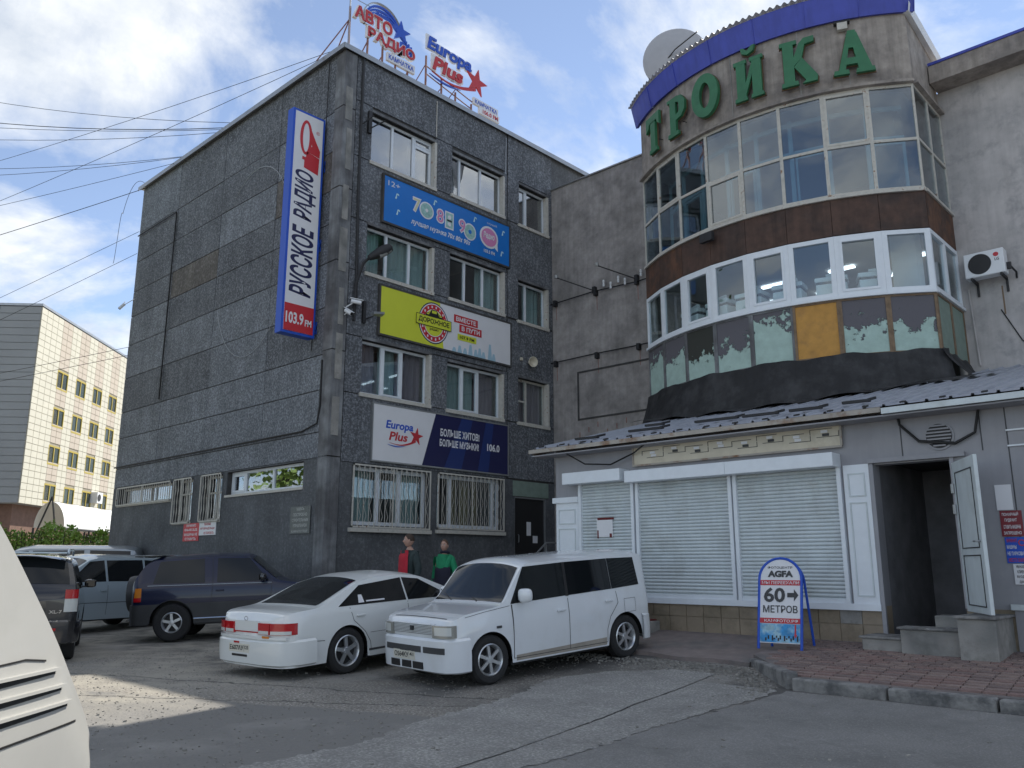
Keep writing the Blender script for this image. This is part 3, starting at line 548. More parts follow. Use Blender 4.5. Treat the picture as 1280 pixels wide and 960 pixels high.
# yellow / white road radio banner
F0 = FR((0, -6.64, 7.05), (0, 1, 0)); F = FR((.1, -6.64, 7.05), (0, 1, 0)); Wd = 4.66; Hd = 1.22
t = banner('road_radio_banner', F0, 0, Wd, 0, Hd, 'yellow and white banner with round car badge in the middle of the wall', 'signwhite', frame='joint')
MB().prism([(0, 0), (2.1, 0), (1.95, Hd), (0, Hd)], F, .002, .005).build('yellow_field', 'yellow', t)
sk = MB()
for k, (a, h_) in enumerate(((2.4, .12), (2.6, .2), (2.8, .16), (3.0, .3), (3.2, .2), (3.35, .26), (3.5, .18), (3.75, .45), (3.9, .2))): sk.prism([(a, 0), (a + .17, 0), (a + .12, h_), (a + .05, h_)], F, .002, .004)
sk.build('skyline', 'skyline', t)
c0 = (1.74, .62)
for r_, m_, d_ in ((.56, 'navy', .006), (.53, 'signwhite', .009), (.5, 'red', .012), (.37, 'signwhite', .015), (.35, 'yellow', .018)): MB().prism(disc(F, *c0, r_ * .93, r_, 32), F, d_ - .002, d_).build('badge_ring', m_, t)
rb_ = MB()
for k in range(18):
    a = 2 * pi * k / 18; u, v = c0[0] + .405 * cos(a), c0[1] + .435 * sin(a); rb_.prism([(u - .022, v - .03), (u + .022, v - .03), (u + .022, v + .03), (u - .022, v + .03)], F, .013, .016)
tag(rb_.build('badge_lettering', 'signwhite', t), kind='stuff')
def minicar(cu, cv, s): 
    q = MB(); q.prism([(cu - .16 * s, cv - .08 * s), (cu + .16 * s, cv - .08 * s), (cu + .17 * s, cv + .03 * s), (cu + .1 * s, cv + .15 * s), (cu - .1 * s, cv + .15 * s), (cu - .17 * s, cv + .03 * s)], F, .019, .023)
    rect(q, F, cu - .14 * s, cu - .07 * s, cv - .13 * s, cv - .08 * s, .019, .023); rect(q, F, cu + .07 * s, cu + .14 * s, cv - .13 * s, cv - .08 * s, .019, .023); q.build('car_symbol', 'black', t)
    rect(MB(), F, cu - .09 * s, cu + .09 * s, cv + .04 * s, cv + .12 * s, .024, .026).build('car_symbol_window', 'yellow', t)
minicar(1.74, .84, .9); minicar(1.52, .8, .45); minicar(1.96, .8, .45)
rect(MB(), F, 1.12, 2.34, .5, .78, .03, .034).build('badge_bar', 'yellow', t)
f = MB(); [rect(f, F, *a, .034, .037) for a in ((1.12, 2.34, .5, .515), (1.12, 2.34, .765, .78), (1.12, 1.135, .515, .765), (2.325, 2.34, .515, .765))]; f.build('badge_bar_edge', 'black', t)
text('ДОРОЖНОЕ', F, 1.2, 2.27, .56, .72, 'badge_text', 'black', t, d=.037, bold=.03); text('радио', F, 1.6, 1.9, .4, .47, 'badge_small_text', 'black', t, d=.02, bold=.02)
rect(MB(), F, 2.46, 3.35, .82, 1.03, .004, .008).build('slogan_bar', 'red', t); rect(MB(), F, 2.66, 3.5, .58, .79, .004, .008).build('slogan_bar', 'red', t); rect(MB(), F, 2.6, 3.3, .35, .52, .004, .008).build('frequency_bar', 'yellow', t)
text('ВМЕСТЕ', F, 2.53, 3.28, .86, .99, 'slogan', 'signwhite', t, d=.01, bold=.03); text('В ПУТИ', F, 2.74, 3.43, .62, .75, 'slogan', 'signwhite', t, d=.01, bold=.03); text('107.9 FM', F, 2.68, 3.22, .39, .48, 'frequency', 'black', t, d=.01, bold=.03)
text('12+', F, .06, .18, .05, .11, 'age_mark', 'signwhite', t)
# white / navy hits banner
F0 = FR((0, -6.74, 3.93), (0, 1, 0)); F = FR((.1, -6.74, 3.93), (0, 1, 0)); Wd = 4.66; Hd = 1.35
t = banner('hits_banner', F0, 0, Wd, 0, Hd, 'white and navy banner with star logo above barred windows', 'navy', ft=.035)
MB().prism([(0, 0), (1.55, 0), (1.98, Hd), (0, Hd)], F, .002, .005).build('white_field', 'signwhite', t)
M['deepblue'] = mat('deep_blue_print', (.012, .03, .14), .5); MB().prism([(2.3, 0), (2.9, 0), (3.3, Hd), (2.9, Hd)], F, .001, .003).build('blue_sweep', 'deepblue', t); MB().prism([(3.5, 0), (3.9, 0), (4.1, Hd), (3.8, Hd)], F, .001, .003).build('blue_sweep', 'deepblue', t)
def europa(F, t, u, v, s, d, ext=0, star=True, mb='bluesign', mr='redpaint'):
    if ext:
        text('Europa', F, u - .04, u + 1.0 * s + .04, v + .26 * s - .04, v + .56 * s + .04, 'letter_box', 'signwhite', t, d=d - ext * 1.5, ext=ext * 1.5, bold=.07); text('Plus', F, u + .1 * s, u + .82 * s, v - .04, v + .26 * s + .04, 'letter_box', 'signwhite', t, d=d - ext * 1.5, ext=ext * 1.5, bold=.07)
    text('Europa', F, u, u + 1.0 * s, v + .26 * s, v + .56 * s, 'logo_word', mb, t, d=d, ext=ext, bold=.03, shear=.15); text('Plus', F, u + .12 * s, u + .8 * s, v, v + .25 * s, 'logo_word', mr, t, d=d, ext=ext, bold=.03, shear=.2)
    cu, cv = u + 1.12 * s, v + .2 * s; R1, R2 = .26 * s, .1 * s
    MB().prism([(cu + (R1 if k % 2 == 0 else R2) * sin(pi * k / 5 + .15), cv + (R1 if k % 2 == 0 else R2) * cos(pi * k / 5 + .15)) for k in range(10)], F, d, d + .01 + ext).build('logo_star', mr, t)
    arc = lambda k, w: (u + .1 * s + 1.0 * s * k, v - .06 * s - .1 * s * sin(pi * k) + w * s * k + .08 * s * k)
    MB().prism([arc(k / 10, 0) for k in range(11)] + [arc(k / 10, .07) for k in range(10, -1, -1)], F, d, d + .006 + ext).build('logo_swoosh', mr, t)
    arc2 = lambda k, w: (u + .05 * s + .7 * s * k, v - .12 * s - .06 * s * sin(pi * k) + w * s * sin(pi * k))
    MB().prism([arc2(k / 10, 0) for k in range(11)] + [arc2(k / 10, .03) for k in range(9, 0, -1)], F, d, d + .006 + ext).build('logo_line', mb, t)
europa(F, t, .38, .52, .86, .008)
text('БОЛЬШЕ ХИТОВ!', F, 2.15, 3.55, .8, 1.0, 'slogan', 'signwhite', t, bold=.03); text('БОЛЬШЕ МУЗЫКИ!', F, 2.13, 3.53, .54, .73, 'slogan', 'signwhite', t, bold=.03); text('106.0', F, 3.85, 4.33, .58, .78, 'frequency', 'signwhite', t, bold=.03); text('12+', F, .06, .22, .1, .18, 'age_mark', 'black', t)
# blade sign ------------------------------------------------------------------
bl = thing('blade_sign', 'tall blue framed vertical sign reading РУССКОЕ РАДИО 103.9 FM', 'sign', (-.6, -8.5, 6.8))
bx('sign_box', 'bluesign', bl, -.86, -.61, -8.94, -8.03, 6.76, 12.46)
F = FR((-.61, -8.94, 6.76), (0, 1, 0)); rect(MB(), F, .06, .85, .06, 5.64, .001, .012).build('sign_face', 'signwhite', bl); rect(MB(), F, .06, .85, .06, .72, .013, .02).build('red_block', 'red', bl)
text('103.9', F, .1, .58, .24, .52, 'frequency', 'signwhite', bl, d=.022, bold=.03); text('FM', F, .62, .8, .24, .4, 'frequency', 'signwhite', bl, d=.022, bold=.03)
rot = lambda u, w: (.745 - w * 1.22, u)
text('РУССКОЕ', F, .95, 2.7, 0, .5, 'sign_text', 'navy', bl, d=.014, bold=.03, shear=.25, rot=rot); text('РАДИО', F, 2.86, 4.13, 0, .5, 'sign_text', 'navy', bl, d=.014, bold=.03, shear=.25, rot=rot)
MB().prism([(.36, 4.22), (.76, 4.14), (.78, 4.58), (.42, 4.66), (.4, 4.5), (.3, 4.5), (.3, 4.42), (.36, 4.42)], F, .013, .02).build('logo_box', 'red', bl)
q = MB(); ringpoly(q, F, .38, 5.02, .17, .46, .075, .013, .02)
q.prism([(.44, 4.66), (.78, 4.6), (.79, 4.78), (.66, 5.0), (.5, 5.3), (.44, 5.36), (.52, 5.0), (.56, 4.84), (.46, 4.76)], F, .0125, .0195); q.build('logo_horn', 'red', bl)
text('®', F, .66, .76, 5.2, 5.3, 'mark', 'red', bl, d=.014)
for z in (7.0, 9.1, 11.2):
    q = MB().box(-.8, -.66, -8.03, -7.93, z, z + .1); q.box(-.8, -.66, -7.96, -7.9, z - .1, z + .2).build('bracket', 'bluesign', bl)
# roof signs ------------------------------------------------------------------
rs = thing('roof_sign', 'roof edge sign with red АВТОРАДИО letters and a blue globe', 'sign', (-.4, -6.6, 14.3)); F = FR((-.4, -7.5, 14.3), (0, 1, 0))
for u, h in ((-.05, 1.62), (.55, 1.1), (1.05, .95), (1.5, .7), (1.93, .75)): MB().tube([F(u, -.1, -.06), F(u, h, -.06)], .03, 6).build('post', 'rustframe', rs)
for a, b in (((-.05, 1.25), (-.05, 0)), ((.55, .9), (.55, 0)), ((1.05, .7), (1.05, 0)), ((1.93, .6), (1.93, 0))): MB().tube([F(a[0], a[1], -.06), F(b[0], b[1], -1.0)], .018, 6).build('brace', 'rustframe', rs)
MB().tube([F(-.05, 1.25, -.06), F(-.7, -.1, -.5)], .018, 6).build('brace', 'rustframe', rs)
def boxed(s, fr, u0, u1, v0, v1, par, m, sh=0):
    text(s, fr, u0 - .03, u1 + .03, v0 - .03, v1 + .03, 'letter_box', 'signwhite', par, d=-.08, ext=.09, bold=.07, shear=sh); text(s, fr, u0, u1, v0, v1, 'letters', m, par, d=.012, ext=.02, bold=.03, shear=sh)
boxed('АВТО', F, .05, 1.3, 1.36, 1.74, rs, 'redpaint'); boxed('РАДИО', F, .5, 2.12, .94, 1.3, rs, 'redpaint')
rect(MB(), F, 1.18, 2.15, .62, .87, -.08, .0).build('name_plate', 'signwhite', rs); text('КАМЧАТКА', F, 1.22, 2.1, .67, .82, 'name_text', 'bluesign', rs, d=.006, bold=.03)
q = MB()
for k, rr_ in enumerate((.62, .5, .38)): ringpoly(q, F, 1.0, 1.5 - .0 * k, .62 - .02 * k, rr_, .055, -.06, 0, 18, .15, pi - .35)
q.build('globe_band', 'bluesign', rs)
q = MB(); ringpoly(q, F, 1.0, 1.55, .66, .66, .02, -.08, .0, 22, .1, pi); q.build('globe_rim', 'steel', rs)
text('НАШЕ', F, .75, 1.22, 1.8, 1.92, 'small_text', 'bluesign', rs, bold=.03)
MB().prism([(1.62 + (.36 if k % 2 == 0 else .15) * sin(pi * k / 5), 1.68 + (.36 if k % 2 == 0 else .15) * cos(pi * k / 5)) for k in range(10)], F, -.06, .01).build('star', 'bluesign', rs)
q = MB()
for k in range(5): rect(q, F, 1.62 + k * .09, 1.67 + k * .09, 1.2 - .02 * k, 1.5 - .05 * abs(k - 2), -.05, 0)
q.build('globe_lower_band', 'bluesign', rs)
rs2 = thing('roof_sign', 'roof edge sign reading Europa Plus with red star, further along the roof', 'sign', (-.4, -3.6, 14.3)); F = FR((-.4, -5.05, 14.3), (0, 1, 0))
for u, h in ((.15, 1.45), (.75, 1.0), (1.3, .8), (1.95, .7), (2.5, .4)): MB().tube([F(u, -.1, -.06), F(u, h, -.06)], .03, 6).build('post', 'rustframe', rs2)
for u, h in ((.15, 1.2), (.75, .7), (1.3, .9), (1.95, .5), (2.5, .3)): MB().tube([F(u, h, -.06), F(u - .25, 0, -.9)], .015, 6).build('brace', 'rustframe', rs2)
for v in (.9, 1.15): MB().tube([F(.15, v, -.07), F(2.0, v - .35, -.07)], .018, 6).build('rail', 'rustframe', rs2)
europa(F, rs2, .12, 1.1, 1.75, .012, .03)
M['pinkred'] = 0; del M['pinkred']
rect(MB(), F, 2.0, 3.05, .74, .95, -.08, 0).build('name_plate', 'signwhite', rs2); text('КАМЧАТКА', F, 2.05, 3.0, .77, .91, 'name_text', 'bluesign', rs2, d=.006, bold=.03)
rect(MB(), F, 2.25, 3.1, .52, .735, -.08, 0).build('name_plate', 'signwhite', rs2); text('106.0 FM', F, 2.38, 3.04, .56, .7, 'frequency', 'redpaint', rs2, d=.006, bold=.03)
an = thing('aerial', 'thin aerial mast with cross bar at the roof corner', 'aerial', (-.45, -7.56, 14.3))
MB().tube([(-.45, -7.56, 14.25), (-.45, -7.56, 16.7)], .02, 6).build('mast', 'steel', an); MB().tube([(-.45, -8.1, 16.2), (-.45, -6.9, 16.25)], .01, 5).build('cross_bar', 'steel', an)
# small wall fittings -----------------------------------------------------------
lp = thing('street_lamp', 'cobra-head street lamp on a curved arm beside the corner column', 'street lamp', (.06, -7.42, 7.3))
MB().tube([(.08, -7.4, 7.2), (.12, -7.42, 8.1), (.3, -7.36, 8.6), (.5, -7.2, 8.85)], .035).build('arm', 'iron', lp, smooth=True)
MB().lathe([(.0, -.05), (.07, 0), (.1, .12), (.13, .3), (.14, .45), (.1, .62), (0, .68)], (.45, -7.3, 8.72), (.35, .75, .55), 14).build('lamp_head', 'iron', lp, smooth=True)
MB().lathe([(0, 0), (.08, .02), (.09, .2), (.06, .36), (0, .4)], (.56, -7.12, 8.8), (.35, .75, .55), 12).build('lamp_glass', 'lensgrey', lp, smooth=True)
def bullet(name, label, p, d, arm):
    t = thing(name, label, 'camera', p); d = Vector(d).normalized(); p = Vector(p)
    MB().tube([arm, p], .015, 6).build('bracket', 'white', t); MB().tube([p - d * .1, p + d * .14], .05, 10).build('camera_body', 'white', t, smooth=True)
    MB().tube([p + d * .14, p + d * .15], .04, 10).build('camera_lens', 'black', t); MB().obox(p + Vector((0, 0, .06)) + d * .03, d * .16, d.cross(Vector((0, 0, 1))) * .055, (0, 0, .006)).build('sun_shield', 'white', t)
bullet('security_camera', 'white bullet camera on the corner, higher of the pair', (.24, -7.5, 7.62), (.4, .8, -.1), (.05, -7.62, 7.5)); bullet('security_camera', 'white round camera on the corner, lower of the pair', (.2, -7.66, 7.34), (.8, .1, -.5), (.05, -7.66, 7.3))
bullet('security_camera', 'small dome camera on an arm at the far left edge of the side wall', (-11.95, -8.2, 10.0), (-.3, -.6, -.8), (-11.7, -7.93, 10.25))
fl = thing('floodlight', 'small black spotlight bracket left of the yellow banner', 'lamp', (.06, -7.0, 7.3)); MB().tube([(.05, -7.1, 7.3), (.3, -7.0, 7.35)], .018, 6).build('bracket', 'iron', fl); bx('lamp_box', 'iron', fl, .05, .12, -7.16, -7.08, 7.2, 7.75); MB().obox((.35, -6.9, 7.42), (.0, .16, .03), (.05, 0, .02), (0, 0, .03)).build('lamp_head', 'steel', fl)
fl = thing('floodlight', 'small black spotlight bracket beside the top left window', 'lamp', (.06, -7.2, 12.3)); MB().tube([(.05, -7.2, 12.3), (.45, -6.95, 12.5)], .02, 6).build('bracket', 'iron', fl); bx('lamp_box', 'iron', fl, .05, .12, -7.22, -7.12, 12.2, 12.8)
MB().tube([(.05, -7.45, 12.3), (.3, -7.2, 12.6)], .018, 6).build('side_arm', 'iron', fl)
hn = thing('horn_speaker', 'round cream siren speaker between the small right windows', 'speaker', (.05, -1.08, 7.3)); MB().lathe([(.0, 0), (.06, .02), (.07, .12), (.16, .2), (.15, .21), (.05, .12), (0, .12)], (.05, -1.1, 7.3), (1, -.25, -.1), 16).build('horn', 'cream', hn, smooth=True); bx('junction_box', 'cream', hn, .035, .09, -1.5, -1.42, 7.3, 7.38)
def notice(name, fr, u0, u1, v0, v1, label, m, lines, lm, d=.035, cat='sign'):
    t = thing(name, label, cat, tuple(fr((u0 + u1) / 2, v0))); rect(MB(), fr, u0, u1, v0, v1, d - .002, d + .012).build('board', m, t); h = (v1 - v0) / len(lines)
    for k, (s, a, b) in enumerate(lines):
        if s: text(s, fr, u0 + (u1 - u0) * a, u0 + (u1 - u0) * b, v1 - h * (k + .8), v1 - h * (k + .22), 'lettering', lm[k] if isinstance(lm, list) else lm, t, d=d + .014, bold=.02)
    return t
notice('red_notice', FA2, -6.7, -5.8, 2.13, 2.61, 'red square notice below the barred narrow windows', 'red', [('ВНИМАНИЕ!', .2, .8), ('ВЫЕЗД', .1, .9), ('МАШИНЫ НЕ', .08, .92), ('СТАВИТЬ', .15, .85)], 'signwhite')
notice('white_notice', FA2, -5.79, -4.88, 2.27, 2.62, 'white notice with pink lettering beside the red one', 'signwhite', [('УВАЖАЕМЫЕ', .3, .7), ('АВТОВЛАДЕЛЬЦЫ!', .06, .94), ('НЕ ПАРКОВАТЬ', .3, .9)], 'redpaint')
notice('wall_plaque', FA2, -1.32, -.5, 2.2, 2.82, 'grey metal memorial plaque near the building corner', 'bronze', [('ЗДЕСЬ', .3, .7), ('ПОСТРОЕНО', .15, .85), ('СТРОИТЕЛЬНЫМ', .1, .9), ('УПРАВЛЕНИЕМ', .15, .85), ('КАМЧАТСТРОЙ', .1, .9)], 'steel', d=.05, cat='plaque')
# ------------------------------------------------------------------ RIGHT BUILDING WITH CURVED BAY (main wall y=0 facing -y)
RB = thing('curved_bay_building', 'weathered concrete building with curved glazed bay and green letters', 'building', (6, 0, .4))
FW = FR((0, 0, 0), (1, 0, 0))
bx('wall', 'stucco', RB, .02, 4.75, 0, .4, 0, 13.1); bx('parapet_flashing', 'steel', RB, .0, 4.7, -.06, .5, 13.1, 13.14)
wall(FW, 11.3, 24, 0, 11.78, [], .4, 'wall', 'stucco2', RB)
bx('wall', 'stucco2', RB, 4.75, 11.3, 7.5, 7.9, 0, 13.1); bx('wall', 'stucco2', RB, 4.4, 4.75, .4, 7.5, 0, 13.1); bx('roof_slab', 'conc2', RB, .02, 4.4, .4, 8, 12.7, 12.98)
bx('eave_slab', 'concrete', RB, 11.36, 24, -.55, 8, 11.78, 12.22); bx('slab_flashing', 'blue', RB, 11.36, 24, -.58, -.551, 12.19, 12.25)
# faint framed rectangle, hooks and cracks on the left wall
f = MB()
for a in ((.96, 3.9, 7.0, 7.05), (.96, 3.9, 5.6, 5.65), (.96, 1.01, 5.65, 7.0)): rect(f, FW, *a, 0, .02)
f.build('wall_groove_frame', 'joint', RB)
for k in range(9): x = 1.0 + k * .33; bx('rust_mark', 'rustframe', RB, x, x + .03, -.004, 0, 5.1 + .12 * (k % 3), 5.25 + .12 * (k % 3))
wire('wall_cable', [(-.05, -.1, 9.3), (1.7, -.09, 9.36), (3.2, -.09, 9.3), (4.6, -.1, 9.35)], .018, 'upper black cable with white insulators across the stucco wall')
wire('wall_cable', [(-.05, -.1, 7.45), (1.7, -.09, 7.47), (3.2, -.09, 7.45), (4.6, -.1, 7.47)], .018, 'lower black cable across the stucco wall')
for z, nm in ((9.3, 'upper'), (7.4, 'lower')):
    for x, w_ in ((.15, 'left'), (1.7, 'middle'), (3.15, 'right')):
        t = thing('cable_bracket', f'{w_} iron bracket of the {nm} wall cable', 'bracket', (x, 0, z), 0, 'cable brackets on the stucco wall'); bx('iron', 'iron', t, x, x + .09, -.13, .0, z - .08, z + .1); bx('rust_streak', 'rustframe', t, x + .03, x + .05, -.004, 0, z - .5, z - .08)
ins = []
for k, x in enumerate((2.1, 2.35, 2.62, 2.85, 3.4)):
    zz = 9.5 - .12 * (k % 2); q = MB(); q.lathe([(0, -.1), (.03, -.1), (.035, -.02), (.02, 0), (.035, .03), (.03, .1), (0, .1)], (x, -.14, zz), (0, 0, 1), 8)
    tag(q.build('insulator', 'white', smooth=True), ('first', 'second', 'third', 'fourth', 'fifth')[k] + ' white insulator from the left on the upper wall cable', 'insulator', 'insulators on the upper wall cable')
for x, l in ((1.7, 'left'), (3.2, 'right')):
    t = thing('wall_lamp_arm', f'{l} thin diagonal lamp arm on the stucco wall', 'lamp', (x, 0, 9.4))
    MB().tube([(x, -.1, 9.38), (x - .75, -.9, 9.75)], .018, 6).build('arm', 'iron', t); MB().lathe([(0, 0), (.06, .02), (.06, .1), (0, .12)], (x - .75, -.9, 9.72), (0, -.3, 1), 10).build('lamp_head', 'steel', t); MB().box(x - .05, x + .05, -.12, 0, 9.3, 9.5).build('mount', 'iron', t)
# bay
BC = (8.0, 2.53); BR = 5.45; NA = 8; AM = .661
def bp(a, R=BR, z=0): return Vector((BC[0] + R * sin(a), BC[1] - R * cos(a), z))
ang = [-AM + 2 * AM * k / NA for k in range(NA + 1)]
segs = []
for k in range(NA):
    p, q = bp(ang[k]), bp(ang[k + 1]); segs.append((FR(p, q - p), (q - p).length))
RETF = FR((bp(AM).x, bp(AM).y, 0), (0, 1, 0)); retw = -bp(AM).y
allseg = segs + [(RETF, retw / 2), (FR((bp(AM).x, bp(AM).y + retw / 2, 0), (0, 1, 0)), retw / 2)]
def band(fn, z0, z1, d0, d1, name, m, parent, n=40, flare=0):
    mb = MB(); A = [(-AM + 2 * AM * k / n) for k in range(n + 1)]
    pts = [(a, R) for a in A for R in (0,)]
    def P(a, d, z): return bp(a, BR + d, z)
    for k in range(n):
        a, b = A[k], A[k + 1]
        p = [P(a, d0, z0), P(b, d0, z0), P(b, d0, z1), P(a, d0, z1)]; q = [P(a, d1 + flare, z0), P(b, d1 + flare, z0), P(b, d1, z1), P(a, d1, z1)]
        mb.quad(*q); mb.quad(*reversed(p)); mb.quad(p[0], p[1], q[1], q[0]); mb.quad(q[3], q[2], p[2], p[3])
    return mb.build(name, m, parent, smooth=True)
band(None, 11.3, 12.9, -.3, .0, 'concrete_band', 'concrete', RB)
bx('concrete_band', 'concrete', RB, bp(AM).x - .3, bp(AM).x - .01, bp(AM).y + .0, 0, 11.3, 12.9)
bx('left_return', 'stucco', RB, 4.72, 4.9, -1.7, 0, 4.3, 12.9)
band(None, 11.24, 11.3, -.3, .1, 'drip_ledge', 'concrete', RB); bx('drip_ledge', 'concrete', RB, bp(AM).x - .2, bp(AM).x + .1, bp(AM).y + .03, 0, 11.24, 11.3)
# pale vertical joint lines
for a in (.14, .4): band  # (joints below)
for a in (-.3, -.02, .26, .44): q = bp(a, BR + .004); MB().obox((q.x, q.y, 12.1), Vector((cos(a), sin(a), 0)) * .012, Vector((sin(a), -cos(a), 0)) * .004, (0, 0, .78)).build('joint_line', 'conc2', RB)
# blue cornice, slightly leaning out, in sheets with folded edges
nb = 7
for k in range(nb):
    a, b = -AM - .03 + (2 * AM + .06) * k / nb, -AM - .03 + (2 * AM + .06) * (k + 1) / nb - .0012; mb = MB(); m_ = 4
    for j in range(m_):
        s0, s1 = a + (b - a) * j / m_, a + (b - a) * (j + 1) / m_
        mb.quad(bp(s0, BR + .08, 12.86), bp(s1, BR + .08, 12.86), bp(s1, BR + .2, 13.42), bp(s0, BR + .2, 13.42)); mb.quad(bp(s0, BR + .0, 12.88), bp(s1, BR + .0, 12.88), bp(s1, BR + .08, 12.86), bp(s0, BR + .08, 12.86))
    mb.build('cornice_sheet', 'blue', RB)
    e = bp(b, BR + .145, 13.14); MB().obox(e, Vector((cos(b), sin(b), 0)) * .008, Vector((sin(b), -cos(b), 0)) * .012, (sin(b) * .06, -cos(b) * .06, .28)).build('cornice_seam', 'blue', RB)
x_ = bp(AM).x; MB().quad((x_ + .1, bp(AM).y - .1, 12.86), (x_ + .1, 0.2, 12.5), (x_ + .14, .2, 12.66), (x_ + .14, bp(AM).y - .14, 13.04)).quad((x_ - .1, bp(AM).y, 12.88), (x_ - .1, .2, 12.5), (x_ + .1, .2, 12.5), (x_ + .1, bp(AM).y - .1, 12.86)).build('cornice_sheet', 'white', RB)
# corrugated roof edge
mb = MB(); n = 360
for k in range(n):
    a, b = -AM - .04 + (2 * AM + .08) * k / n, -AM - .04 + (2 * AM + .08) * (k + 1) / n; za, zb_ = 13.47 + .035 * sin(k * .9), 13.47 + .035 * sin((k + 1) * .9)
    mb.quad(bp(a, BR + .26, za), bp(b, BR + .26, zb_), bp(b, .5, zb_ + .9), bp(a, .5, za + .9)); mb.quad(bp(a, BR + .26, za - .012), bp(a, .5, za + .88), bp(b, .5, zb_ + .88), bp(b, BR + .26, zb_ - .012))
tag(mb.build('corrugated_roof', 'shoproof', RB), kind='stuff')
# upper glazing
for k, (fr, w_) in enumerate(allseg):
    z0, zm, z1 = 8.9, 10.0, 11.24; f = MB(); e = .035
    for a in ((0, e, z0, z1), (w_ - e, w_, z0, z1), (e, w_ - e, z0, z0 + .06), (e, w_ - e, z1 - .06, z1)): rect(f, fr, *a, -.05, .0)
    w = f.build('window', 'oldwhite', RB); rect(MB(), fr, e, w_ - e, zm - .03, zm + .03, -.05, .003).build('transom', 'oldwhite', w)
    for lo, hi in ((z0 + .06, zm - .03), (zm + .03, z1 - .06)):
        if (k in (6, 1) and hi > 10.5) or (k == 3 and hi < 10.2):
            s = MB()
            for z in ((e, e + .05, lo, hi), (w_ - e - .05, w_ - e, lo, hi), (e + .05, w_ - e - .05, lo, lo + .05), (e + .05, w_ - e - .05, hi - .05, hi)): rect(s, fr, *z, -.04, .012)
            s.build('sash', 'oldwhite', w)
        rect(MB(), fr, e, w_ - e, lo, hi, -.03, -.022).build('pane', 'glassmid', w)
band(None, 8.84, 8.9, -.2, .05, 'sill', 'oldwhite', RB); bx('sill', 'oldwhite', RB, x_ - .2, x_ + .05, bp(AM).y + .02, 0, 8.84, 8.9)
# rust coloured spandrel sheets
for k, (fr, w_) in enumerate(allseg): rect(MB(), fr, .004, w_ - .004, 8.06, 8.84, -.06, .01).build('spandrel_sheet', 'rust2' if k in (0, 1, 8, 9) else 'rust', RB)
# white window band
for k, (fr, w_) in enumerate(allseg):
    z0, z1 = 6.76, 8.04; s = .1 if k not in (0, 8, 9) else .05; f = MB()
    for a in ((0, s, z0, z1), (w_ - s, w_, z0, z1), (s, w_ - s, z0, z0 + .09), (s, w_ - s, z1 - .09, z1)): rect(f, fr, *a, -.06, .015)
    w = f.build('window', 'pvc', RB); lo, hi, e = z0 + .09, z1 - .09, .05
    if k in (2, 4, 6): 
        q = MB()
        for z in ((s, s + e, lo, hi), (w_ - s - e, w_ - s, lo, hi), (s + e, w_ - s - e, lo, lo + e), (s + e, w_ - s - e, hi - e, hi)): rect(q, fr, *z, -.05, .032)
        q.build('sash', 'pvc', w)
    rect(MB(), fr, s, w_ - s, lo, hi, -.035, -.025).build('pane', 'glass', w)
band(None, 6.7, 6.76, -.2, .06, 'sill', 'pvc', RB); bx('sill', 'pvc', RB, x_ - .2, x_ + .06, bp(AM).y + .02, 0, 6.7, 6.76)
# lower peeling panels with frames
pm_ = ['peelB', 'peelB', 'peelD', 'peelA', 'peelC', 'orange', 'peelA', 'peelA', 'peelE', 'peelE']; pz = {0: 'peelC'}
for k, (fr, w_) in enumerate(allseg):
    rect(MB(), fr, .05, w_ - .05, 5.56, 6.66, -.05, -.008).build('infill_panel', pz.get(k, pm_[k]), RB)
    f = MB()
    for a in ((0, .05, 5.5, 6.7), (w_ - .05, w_, 5.5, 6.7), (.05, w_ - .05, 6.66, 6.7), (.05, w_ - .05, 5.5, 5.56)): rect(f, fr, *a, -.05, .01)
    f.build('panel_frame', 'wood' if k > 4 else 'pil', RB)
# black felt apron flaring down to the shop roof
def apron(i, j):
    a = (-AM - .02) + (2 * AM + .04) * i; d = .02 + .3 * j ** 1.3; z = 5.56 - j * 1.0 + .025 * sin(a * 23) * (1 - j) + .01 * sin(a * 57)
    return bp(a, BR + d, z)
MB().grid(apron, 60, 8).build('felt_apron', 'bitumen', RB, smooth=True)
MB().grid(lambda i, j: Vector((x_ + .03 + .45 * j ** 1.4, bp(AM).y - .1 + (retw + .1) * i, 5.56 - .62 * j + .03 * sin(i * 17))), 20, 6).build('felt_apron', 'bitumen', RB, smooth=True)
# interior of the bay
for z in (4.9, 8.3, 11.35): 
    mb = MB(); mb.v = [tuple(bp(a, BR - .1, z)) for a in ang] + [(11.2, 7.4, z), (4.8, 7.4, z)]; mb.v += [(x, y, z + .15) for x, y, _ in mb.v]; n = len(mb.v) // 2
    mb.f = [tuple(range(n)), tuple(reversed(range(n, 2 * n)))] + [(i, n + i, n + (i + 1) % n, (i + 1) % n) for i in range(n)]; mb.build('floor_slab', 'ceil', RB)
bx('inner_wall', 'room', RB, 4.9, 11.1, 2.6, 2.75, 5.05, 11.35); bx('inner_wall', 'room', RB, 11.0, 11.15, 0, 2.6, 5.05, 11.35); bx('inner_wall', 'room', RB, 4.9, 5.0, 0, 2.6, 5.05, 11.35)
bx('inner_wall', 'room', RB, x_ - 1.3, x_ - .7, -.9, -.3, 8.45, 11.35); bx('inner_wall', 'room', RB, 4.85, 11.2, 7.3, 7.45, 0, 12.9); bx('column', 'pvc', RB, x_ - .95, x_ - .45, -1.2, -.8, 6.6, 8.3); 
